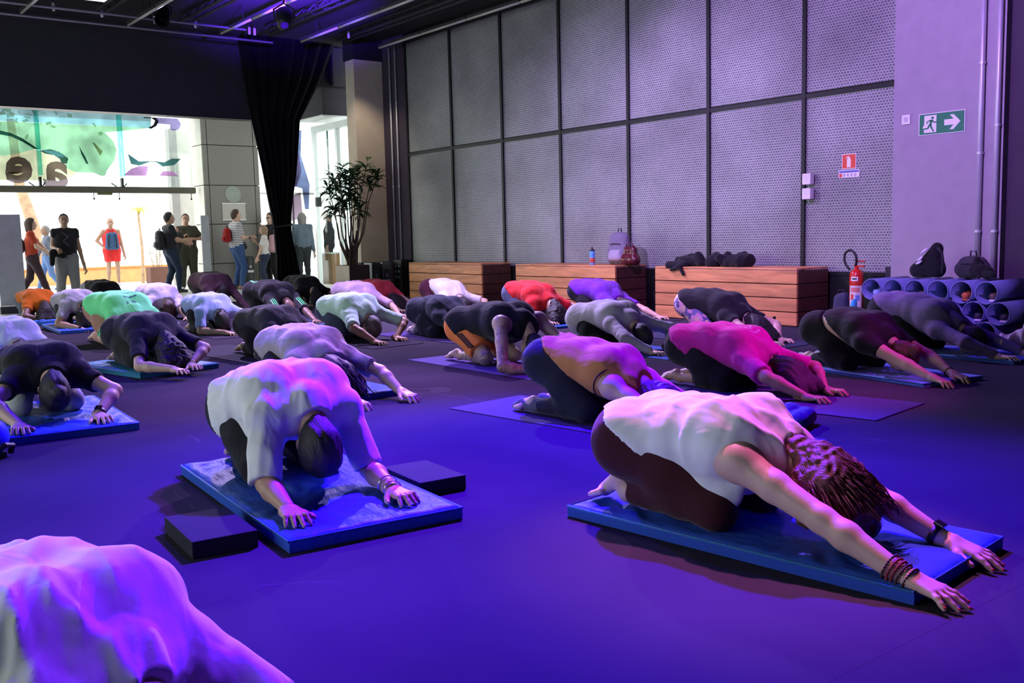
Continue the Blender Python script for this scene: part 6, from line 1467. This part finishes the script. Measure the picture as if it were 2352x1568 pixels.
kneel('p28', 'person in an orange shirt beside the grey display panel', (3.22, 15.45), 2, 0.0, 1.0, hz=0.28, neck=(0.54, 0.27), tilt=50, h=0.016, hands=((3.25, 14.55, 0.003), (3.50, 14.60, 0.003)), shirt=('tee', (0.75, 0.17, 0.01)), hem=0.04, pants=('long', (0.12, 0.14, 0.18)), skinc='brown', hair=('curly', 'dark'), sleeve=0.5)
kneel('p29', 'person in a grey-lavender t-shirt with forearms on the floor at far left', (3.30, 13.70), 2, 0.045, 1.0, hz=0.27, neck=(0.55, 0.28), tilt=50, h=0.014, hands=((3.22, 12.58, -0.04), (3.45, 12.75, 0.003)), elb=((3.00, 13.05, 0.0), None), shirt=('tee', (0.44, 0.42, 0.50)), hem=0.0, pants=('long', DK), skinc='tan', hair=('long', 'dark'), sleeve=0.7)
kneel('p30', 'person in a pale blue t-shirt with brown hair at the left edge', (1.66, 9.20), 0, 0.006, 1.0, hz=0.31, neck=(0.56, 0.29), head=(0.68, 0.20), tilt=45, h=0.012, hands=((1.43, 7.92, 0.003), (1.86, 8.05, 0.003)), shirt=('tee', (0.58, 0.64, 0.80)), hem=0.0, pants=('long', (0.04, 0.035, 0.06)), hair=('short', 'brown'), sleeve=0.75, fold=0.009)
kneel('p31', 'person in a black top and grey leggings with a dark wristband at left', (1.40, 6.86), -2, 0.05, 1.0, hz=0.24, neck=(0.54, 0.255), head=(0.66, 0.165), tilt=50, girth=1.05, pole=(0, 1.0, 0.1), h=0.009, handh=0.0042, hands=((1.103, 5.80, 0.003), (1.555, 5.80, 0.003)), shirt=('tee', BLK), hem=0.0, pants=('tight', (0.38, 0.40, 0.40)), hair=('bun', 'dark'), sleeve=0.55, fold=0.004)
# ------------------------------------------------------------------ people standing in the lobby and outside
def stripes(name, c1, c2, sc):
    m, nt, N, L, P = _nodes(name)
    tc = N.new('ShaderNodeTexCoord'); sp = N.new('ShaderNodeSeparateXYZ'); L.new(tc.outputs['Object'], sp.inputs[0])
    mu = N.new('ShaderNodeMath'); mu.operation = 'MULTIPLY'; mu.inputs[1].default_value = sc; L.new(sp.outputs['Z'], mu.inputs[0])
    fr = N.new('ShaderNodeMath'); fr.operation = 'FRACT'; L.new(mu.outputs[0], fr.inputs[0])
    gt = N.new('ShaderNodeMath'); gt.operation = 'GREATER_THAN'; gt.inputs[1].default_value = 0.6; L.new(fr.outputs[0], gt.inputs[0])
    mx = N.new('ShaderNodeMixRGB'); mx.inputs['Color1'].default_value = (*c1, 1); mx.inputs['Color2'].default_value = (*c2, 1); L.new(gt.outputs[0], mx.inputs['Fac']); L.new(mx.outputs[0], P.inputs['Base Color']); P.inputs['Roughness'].default_value = 0.85
    return m
stand('s1', 'woman in a rust red t-shirt walking to the right behind the grey panel', (4.42, 20.9), -8, 0.93, feet=((0.30, -0.07), (-0.28, 0.07, 0.04)), hands=((0.30, -0.20, 1.0), (0.36, 0.24, 0.98)), shirt=('tee', (0.42, 0.06, 0.03)), pants=('long', (0.05, 0.03, 0.04)), skinc='light', hair=('bob', 'brown'), shoes=(0.12, 0.08, 0.07))
stand('s2', 'man in a grey-blue shirt walking outside behind the woman in grey trousers', (5.45, 24.2), 180, 0.88, feet=((0.26, -0.07), (-0.28, 0.08, 0.05)), hands=((0.22, -0.24, 0.88), (-0.12, 0.26, 0.84)), shirt=('long', (0.16, 0.18, 0.24)), pants=('long', (0.14, 0.24, 0.48)), hair=('short', 'grey'), shoes=(0.06, 0.08, 0.25))
stand('s3', 'woman in a black printed top and wide grey trousers facing the hall', (4.52, 18.72), -100, 0.94, feet=((0.02, -0.15), (-0.03, 0.15)), hands=((0.24, -0.16, 1.06), (0.02, 0.30, 0.74)), shirt=('tee', (0.03, 0.028, 0.035)), pants=('wide', (0.27, 0.27, 0.28)), skinc='tan', hair=('bun', 'dark'), shoes=(0.3, 0.3, 0.3), sleeve=0.35)
stand('s4', 'man in a red tank top and red shorts standing outside facing the hall', (7.35, 25.9), -100, 1.0, feet=((0.0, -0.12), (0.0, 0.12)), hands=((0.05, -0.18, 0.98), (0.02, 0.28, 0.82)), shirt=('tank', (0.75, 0.05, 0.05)), pants=('short', (0.78, 0.04, 0.04)), skinc='tan', hair=('bald', 'dark'), shoes=(0.5, 0.5, 0.5), girth=1.05, pole=(-0.3, 1.0, 0))
stand('s5', 'man in black t-shirt with a beard beside the woman in olive overalls', (7.12, 20.9), 0, 0.99, feet=((0.12, -0.09), (-0.08, 0.09)), hands=((0.34, -0.12, 1.08), (0.34, 0.14, 1.10)), shirt=('tee', (0.02, 0.02, 0.025)), pants=('long', (0.02, 0.03, 0.06)), skinc='tan', hair=('short', 'dark'), shoes=(0.03, 0.03, 0.035))
stand('s6', 'woman in olive overalls standing in the entrance daylight', (7.74, 21.6), -110, 0.98, feet=((0.02, -0.14), (-0.03, 0.14)), hands=((0.12, -0.10, 1.22), (0.16, 0.12, 1.16)), shirt=('tee', (0.06, 0.06, 0.04)), pants=('wide', (0.05, 0.055, 0.035)), skinc='tan', hair=('bun', 'brown'), shoes=(0.6, 0.6, 0.6), girth=1.08, pole=(-0.5, 1, 0))
stand('s7', 'woman in a striped t-shirt and blue jeans looking at a phone by the pillar', (8.58, 20.85), 0, 1.02, hands=((0.30, -0.10, 1.12), (0.32, 0.06, 1.12)), shirt=('tee', stripes('striped_jersey', (0.75, 0.74, 0.72), (0.04, 0.04, 0.08), 26)), pants=('long', (0.05, 0.10, 0.24)), skinc='light', hair=('short', 'brown'), shoes=(0.28, 0.16, 0.12))
stand('s8', 'child in a white t-shirt with a pink rucksack beside the curtain', (9.06, 20.45), 155, 0.81, hands=((0.24, -0.14, 1.28), (0.20, 0.20, 0.86)), shirt=('tee', (0.72, 0.68, 0.64)), pants=('long', (0.035, 0.045, 0.08)), skinc='light', hair=('bob', 'blond'), shoes=(0.3, 0.3, 0.3))
stand('s9', 'woman with glasses in a black top half hidden by the curtain', (9.58, 21.2), -160, 0.98, hands=((0.30, -0.05, 1.02), (0.28, 0.12, 1.0)), shirt=('tee', (0.02, 0.02, 0.022)), pants=('long', BLK), skinc='light', hair=('bob', 'dark'), shoes=(0.05, 0.05, 0.05))
stand('s10', 'person in a salmon top behind the woman with glasses', (9.80, 21.65), -170, 0.92, shirt=('tee', (0.55, 0.30, 0.24)), pants=('long', (0.1, 0.1, 0.12)), skinc='light', hair=('short', 'dark'))
stand('s11', 'grey-haired person in a blue-grey coat seen from behind through the glass', (10.40, 21.3), 70, 0.98, shirt=('long', (0.16, 0.22, 0.27)), hem=0.55, pants=('long', (0.05, 0.06, 0.07)), skinc='light', hair=('bob', 'grey'))
stand('s12', 'dark-clothed person at the counter behind the glass door', (11.25, 21.6), 150, 1.02, shirt=('long', (0.02, 0.022, 0.03)), pants=('long', BLK), hair=('short', 'dark'))
stand('s13', 'small child held between the bearded man and the woman in overalls', (7.42, 21.25), -150, 0.50, z0=0.55, feet=((0.1, -0.08), (0.1, 0.08)), hands=((0.1, -0.2, 1.2), (0.1, 0.2, 1.2)), shirt=('tee', (0.05, 0.05, 0.05)), pants=('long', (0.05, 0.055, 0.05)), skinc='light', hair=('short', 'brown'))
# ------------------------------------------------------------------ small worn things and prints
from mathutils.bvhtree import BVHTree
M_SILVER = mat('silver', (0.75, 0.73, 0.70), 0.2, metal=1.0, var=0.02); M_RUBBER = mat('black_rubber', (0.012, 0.012, 0.013))
def ring(name, T, c, axis, r, tr, m, seg=32):
    ax = Vector(axis).normalized(); s_, t_ = frame_of(ax)
    bm = bmesh.new(); tube(bm, [Vector(c) + (s_ * math.cos(a) + t_ * math.sin(a)) * r for a in np.linspace(0, 2 * math.pi, seg + 1)], tr, 8, cap=False)
    return obj(name, bm, m, T, smooth=True)
def wrist(key, i, back=0.03):
    P = PEOPLE[key]; S0, el, wr, d = P['arm'][i]; ax = nrm(wr - el)
    return P['T'], wr - ax * back, ax, P['s']
def bangle(key, i, back, r, tr, m, name='bracelet'):
    T, c, ax, s = wrist(key, i, back); return ring(name, T, c, ax, r * s, tr, m)
bangle('p2', 1, -0.005, 0.036, 0.003, M_SILVER); bangle('p2', 1, 0.05, 0.039, 0.0028, M_SILVER); bangle('p2', 1, 0.0, 0.034, 0.0025, M_SILVER)
def finger_ring(key, i, f, m):
    P = PEOPLE[key]; S0, el, wr, d = P['arm'][i]; tip = P['tips'][i][f]
    l = np.cross(V3(0, 0, 1), d); c = tip - d * 0.052 * P['s'] + V3(0, 0, 0.008)
    ring('finger_ring', P['T'], c, tip - (wr + d * 0.09), 0.0112, 0.0022, m, 16)
finger_ring('p2', 0, 2, M_SILVER); finger_ring('p2', 1, 1, M_SILVER); finger_ring('p2', 1, 2, M_SILVER)
M_BEADR = mat('red_beads', (0.30, 0.02, 0.04), 0.3); M_BEADD = mat('dark_beads', (0.05, 0.015, 0.02), 0.3)
def beads(key, i, back, m, r=0.036, n=26, br=0.0045):
    T, c, ax, s = wrist(key, i, back); a_ = Vector(ax); s_, t_ = frame_of(a_); bm = bmesh.new()
    for k in range(n):
        a = 2 * math.pi * k / n; bmesh.ops.create_uvsphere(bm, u_segments=8, v_segments=6, radius=br, matrix=Matrix.Translation(Vector(c) + (s_ * math.cos(a) + t_ * math.sin(a)) * r * s))
    tube(bm, [Vector(c) + (s_ * math.cos(a) + t_ * math.sin(a)) * r * s for a in np.linspace(0, 2 * math.pi, 25)], 0.0018, 5, cap=False)
    o = obj('bead_bracelet', bm, m, T, smooth=True); o['kind'] = 'stuff'
beads('p3', 0, 0.055, M_BEADD, 0.038); beads('p3', 0, 0.040, M_BEADR, 0.037); beads('p3', 0, 0.026, M_BEADR, 0.036); beads('p3', 0, 0.010, M_BEADD, 0.036); beads('p3', 0, -0.012, M_BEADD, 0.037)
def watch(key, i, back):
    T, c, ax, s = wrist(key, i, back); a_ = Vector(ax); c = Vector(c)
    bm = bmesh.new(); s_, t_ = frame_of(a_)
    up = (Vector((0, 0, 1)) - a_ * a_.z).normalized(); sd = a_.cross(up)
    n = 24; R_ = []
    for w in (-0.011, 0.011):
        for rr in (0.031, 0.0345): R_.append([bm.verts.new(c + a_ * w + (up * math.cos(2 * math.pi * k / n) + sd * math.sin(2 * math.pi * k / n)) * rr * s) for k in range(n)])
    for A_, B_ in ((0, 1), (1, 3), (3, 2), (2, 0)):
        for k in range(n): bm.faces.new((R_[A_][k], R_[A_][(k + 1) % n], R_[B_][(k + 1) % n], R_[B_][k]))
    w_ = obj('watch_strap', bm, M_RUBBER, T, smooth=True)
    bm = bmesh.new(); v = bx(bm, -0.017, 0.017, -0.019, 0.019, 0.0, 0.010, 0.003)
    bmesh.ops.transform(bm, matrix=Matrix.Translation(c + up * 0.033 * s) @ Matrix((a_, sd, up)).transposed().to_4x4(), verts=bm.verts)
    obj('watch_case', bm, mat('watch_glass', (0.01, 0.01, 0.012), 0.08), w_)
watch('p3', 1, 0.045)
P = PEOPLE['p3']
for i in (0, 1):
    S0, el, wr, d = P['arm'][i]
    for f in range(5):
        tip = Vector(P['tips'][i][f]); bm = bmesh.new()
        bmesh.ops.create_uvsphere(bm, u_segments=10, v_segments=6, radius=1.0, matrix=Matrix.Translation(tip + Vector((0, 0, 0.0045)) + Vector(d) * 0.0005) @ Matrix.Rotation(math.atan2(d[1], d[0]), 4, 'Z') @ Matrix.Diagonal((0.0075, 0.0052, 0.0032, 1)))
        obj('fingernail', bm, mat('red_polish', (0.55, 0.02, 0.03), 0.2), P['T'], smooth=True)
watch('p31', 1, 0.02); bangle('p6', 1, 0.02, 0.032, 0.004, M_RUBBER, 'wristband'); bangle('p26', 1, 0.02, 0.033, 0.003, M_SILVER); watch('p29', 0, 0.03)
def decal(key, which, strokes, m, name='print', direction=(0, 0, -1), width=0.012, lift=0.0025):
    # strokes: polylines in the person's frame, dropped on to the cloth along a direction and given their own thickness
    P = PEOPLE[key]; o = P[which]
    bm0 = bmesh.new(); bm0.from_mesh(o.data); tree = BVHTree.FromBMesh(bm0)
    dr = Vector(direction).normalized()
    for st in strokes:
        w = width
        if isinstance(st, tuple): st, w = st
        pts = [Vector(p) for p in st]; q = []
        for a, b in zip(pts, pts[1:]):
            n = max(1, int((b - a).length / 0.012))
            for k in range(n): q.append(a.lerp(b, k / n))
        q.append(pts[-1])
        bm = bmesh.new(); prev = None
        for k, p in enumerate(q):
            tan = (q[min(k + 1, len(q) - 1)] - q[max(k - 1, 0)]).normalized(); sd = tan.cross(dr).normalized() * w / 2
            row = []
            for e in (-1, 0, 1):
                hit = tree.ray_cast(p + sd * e - dr * 1.0, dr)
                if hit[0] is None: row = None; break
                row.append(bm.verts.new(hit[0] + hit[1] * lift))
            if row and prev:
                for e in (0, 1): bm.faces.new((prev[e], prev[e + 1], row[e + 1], row[e]))
            prev = row
        if len(bm.faces): obj(name, bm, m, o)
        else: bm.free()
    bm0.free()
M_TEAL = mat('teal_ink', (0.01, 0.13, 0.16), 0.7)
def arc(cx, cy, rx, ry, a0, a1, n=14): return [(cx + rx * math.cos(R(a0 + (a1 - a0) * k / n)), cy + ry * math.sin(R(a0 + (a1 - a0) * k / n)), 0) for k in range(n + 1)]
s = PEOPLE['p25']['s']; c = PEOPLE['p25']['a2']; cu, cv = c[0] - 0.03, 0.0
decal('p25', 'shirt', [(arc(cu, cv, 0.07, 0.15, 100, 260), 0.008), (arc(cu + 0.012, cv, 0.06, 0.125, 110, 250), 0.006), ([(cu + 0.0, cv - 0.14, 0), (cu - 0.03, cv - 0.05, 0), (cu + 0.01, cv, 0), (cu - 0.02, cv + 0.05, 0), (cu + 0.02, cv + 0.13, 0)], 0.016), ([(cu + 0.05, cv - 0.10, 0), (cu + 0.03, cv, 0), (cu + 0.05, cv + 0.1, 0)], 0.008),
    ([(cu + 0.115, cv - 0.07, 0), (cu + 0.115, cv - 0.025, 0)], 0.016), ([(cu + 0.115, cv - 0.012, 0), (cu + 0.115, cv + 0.03, 0)], 0.016), ([(cu + 0.115, cv + 0.04, 0), (cu + 0.115, cv + 0.07, 0)], 0.016), (arc(cu + 0.185, cv + 0.01, 0.022, 0.022, 0, 360), 0.012), ([(cu + 0.185, cv + 0.01, 0), (cu + 0.19, cv + 0.01, 0)], 0.02), (arc(cu + 0.18, cv - 0.05, 0.010, 0.010, 0, 360, 8), 0.008)], M_TEAL)
A_ = PEOPLE['p25']['arm'][0]; sl = lambda t: A_[0] + (A_[1] - A_[0]) * t
for t0, w in ((0.55, 0.012), (0.72, 0.018)):
    p = sl(t0); decal('p25', 'shirt', [([(p[0] + 0.01, p[1], p[2] - 0.03), (p[0], p[1], p[2] + 0.02)], w)], M_TEAL, 'sleeve_print', (0, 1, 0))
M_PW = mat('print_white', (0.8, 0.75, 0.85)); c = PEOPLE['p5']['a2']; cu = c[0] + 0.02
decal('p5', 'shirt', [([(cu + 0.02 * (k % 2), -0.09 + 0.03 * k, 0), (cu + 0.02 * (k % 2), -0.072 + 0.03 * k, 0)], 0.016) for k in range(6)] + [([(cu + 0.06, -0.06 + 0.024 * k, 0), (cu + 0.06, -0.046 + 0.024 * k, 0)], 0.014) for k in range(5)], M_PW)
M_NEON = mat('neon_green', (0.05, 0.85, 0.20), 0.6)
for i, sd in enumerate((-1, 1)):
    A_ = PEOPLE['p18']['arm'][i]
    for k in range(3):
        a = A_[0] + (A_[1] - A_[0]) * 0.35; b = A_[0] + (A_[1] - A_[0]) * 0.95; o_ = V3(0.0, (k - 1) * 0.026, 0)
        decal('p18', 'shirt', [([tuple(a + o_), tuple(b + o_)], 0.010)], M_NEON, 'sleeve_stripe')
decal('p18', 'shirt', [([(-0.03, -0.14, 0.5), (0.08, -0.15, 0.5), (0.2, -0.155, 0.5)], 0.022)], M_NEON, 'side_panel')
for k in range(3):
    h0, k0 = PEOPLE['p8']['hj'][0], PEOPLE['p8']['kn'][0]
    a = h0 + (k0 - h0) * 0.25 + V3(0.015 + k * 0.030 - 0.03, -0.4, 0.02); b = h0 + (k0 - h0) * 0.74 + V3(0.015 + k * 0.030 - 0.03, -0.4, 0.02)
    decal('p8', 'pants', [([tuple(a), tuple(b)], 0.013)], M_BLACK, 'side_stripe', (0, 1, 0))
A_ = PEOPLE['p4']['arm'][0]; ax = nrm(A_[1] - A_[0]); ring('armhole_trim', PEOPLE['p4']['T'], A_[0] - ax * 0.035 + V3(0, 0.01, 0), ax * 0.8 + V3(0.2, -0.5, 0), 0.088, 0.0045, M_BLACK)
# ------------------------------------------------------------------ bags and things carried by the people in the entrance
def at_person(key, u, v, z):
    T = PEOPLE[key]['T']; a = T.rotation_euler.z; s = PEOPLE[key]['s']
    return (T.location.x + s * (u * math.cos(a) - v * math.sin(a)), T.location.y + s * (u * math.sin(a) + v * math.cos(a)), T.location.z + z * s), a
def worn_bag(name, label, key, uvz, w, d, hh, col, col2):
    p, a = at_person(key, *uvz)
    t = backpack(name, label, p, a, w, d, hh, col, col2)
worn_bag('backpack', 'black backpack worn by the bearded man in black', 's5', (-0.21, 0, 0.92), 0.30, 0.15, 0.42, (0.02, 0.02, 0.025), (0.03, 0.03, 0.035))
worn_bag('backpack', 'small red backpack worn by the woman in stripes', 's7', (-0.21, 0, 1.02), 0.24, 0.13, 0.32, (0.30, 0.015, 0.015), (0.25, 0.01, 0.01))
worn_bag('backpack', 'pink rucksack worn by the child beside the curtain', 's8', (-0.22, 0, 0.98), 0.32, 0.18, 0.40, (0.55, 0.33, 0.36), (0.50, 0.25, 0.33))
worn_bag('drawstring_bag', 'blue drawstring bag hanging on the chest of the man in red', 's4', (0.20, 0, 0.92), 0.34, 0.13, 0.44, (0.05, 0.10, 0.20), (0.05, 0.10, 0.20))
worn_bag('backpack', 'grey and red bag carried by the walking woman in rust red', 's1', (-0.22, 0, 0.98), 0.24, 0.12, 0.32, (0.25, 0.10, 0.10), (0.3, 0.3, 0.3))
p, a = at_person('s7', 0.17, 0.03, 0.84)
t = tag(empty('waist_bag', p, a), 'grey waist bag hanging in front of the woman in stripes', 'bag')
sdf_obj('pouch', t, cloth('grey_pouch', (0.10, 0.10, 0.10)), (-0.12, -0.18, -0.02), (0.12, 0.18, 0.26), 0.012, lambda G: (G.cone((0, -0.06, 0.08), (0, 0.06, 0.08), 0.06, 0.06, 0.03), G.cone((-0.01, -0.06, 0.15), (-0.01, 0.06, 0.15), 0.04, 0.04, 0.03)), folds(0.004, 1))
bm = bmesh.new(); tube(bm, [(-0.02, -0.08, 0.17), (-0.17, -0.17, 0.20), (-0.3, 0, 0.22), (-0.17, 0.17, 0.20), (-0.02, 0.08, 0.17)], 0.010, 6); obj('belt', bm, cloth('dark_webbing', (0.02, 0.02, 0.025)), t, smooth=True)
def phone(label, key, uvz, tilt):
    p, a = at_person(key, *uvz); t = tag(empty('phone', p, a), label, 'phone')
    bm = bmesh.new(); bx(bm, -0.005, 0.005, -0.036, 0.036, -0.072, 0.072, 0.003); bmesh.ops.transform(bm, matrix=Matrix.Rotation(R(tilt), 4, 'Y'), verts=bm.verts); obj('case', bm, M_FRAME, t)
    bm = bmesh.new(); bx(bm, -0.0065, -0.005, -0.032, 0.032, -0.066, 0.066); bmesh.ops.transform(bm, matrix=Matrix.Rotation(R(tilt), 4, 'Y'), verts=bm.verts); obj('screen', bm, mat('phone_screen', (0.05, 0.06, 0.08), 0.1), t)
phone('dark phone held by the woman in stripes', 's7', (0.44, -0.02, 1.14), 50)
phone('dark phone held up by the child with the pink rucksack', 's8', (0.36, -0.14, 1.36), 10)
p, a = at_person('s9', 0.13, 0, 1.605); t = tag(empty('eyeglasses', p, a), 'dark-framed glasses on the woman by the curtain', 'glasses')
for sd in (-1, 1):
    bm = bmesh.new(); tube(bm, [(0, sd * 0.033 + 0.026 * math.cos(q), 0.02 * math.sin(q)) for q in np.linspace(0, 2 * math.pi, 17)], 0.003, 5, cap=False); obj('rim', bm, M_FRAME, t)
    bm = bmesh.new(); tube(bm, [(0, sd * 0.06, 0.005), (-0.1, sd * 0.085, 0.005)], 0.003, 5); obj('temple', bm, M_FRAME, t)
p, a = at_person('s3', 0.24, -0.20, 0.98); t = tag(empty('jacket', p, a), 'black jacket held by the woman in wide grey trousers', 'clothes')
sdf_obj('bundle', t, cloth('black_fabric', (0.012, 0.012, 0.014)), (-0.2, -0.2, -0.3), (0.2, 0.3, 0.2), 0.014, lambda G: (G.cone((0, -0.03, 0.03), (-0.03, 0.12, -0.02), 0.06, 0.07, 0.03), G.cone((0, -0.05, 0.0), (0.0, -0.06, -0.18), 0.05, 0.04, 0.03)), folds(0.008, 2))
decal_chest = [([(0.3, -0.06, 1.30), (0.3, 0.05, 1.22), (0.3, -0.04, 1.14), (0.3, 0.05, 1.06)], 0.008)]
PEOPLE['s3']['shirt'] = [ch for ch in PEOPLE['s3']['T'].children if ch.name.startswith('shirt')][0]
decal('s3', 'shirt', decal_chest, mat('chest_print', (0.30, 0.26, 0.28), 0.7), 'chest_print', (-1, 0, 0))
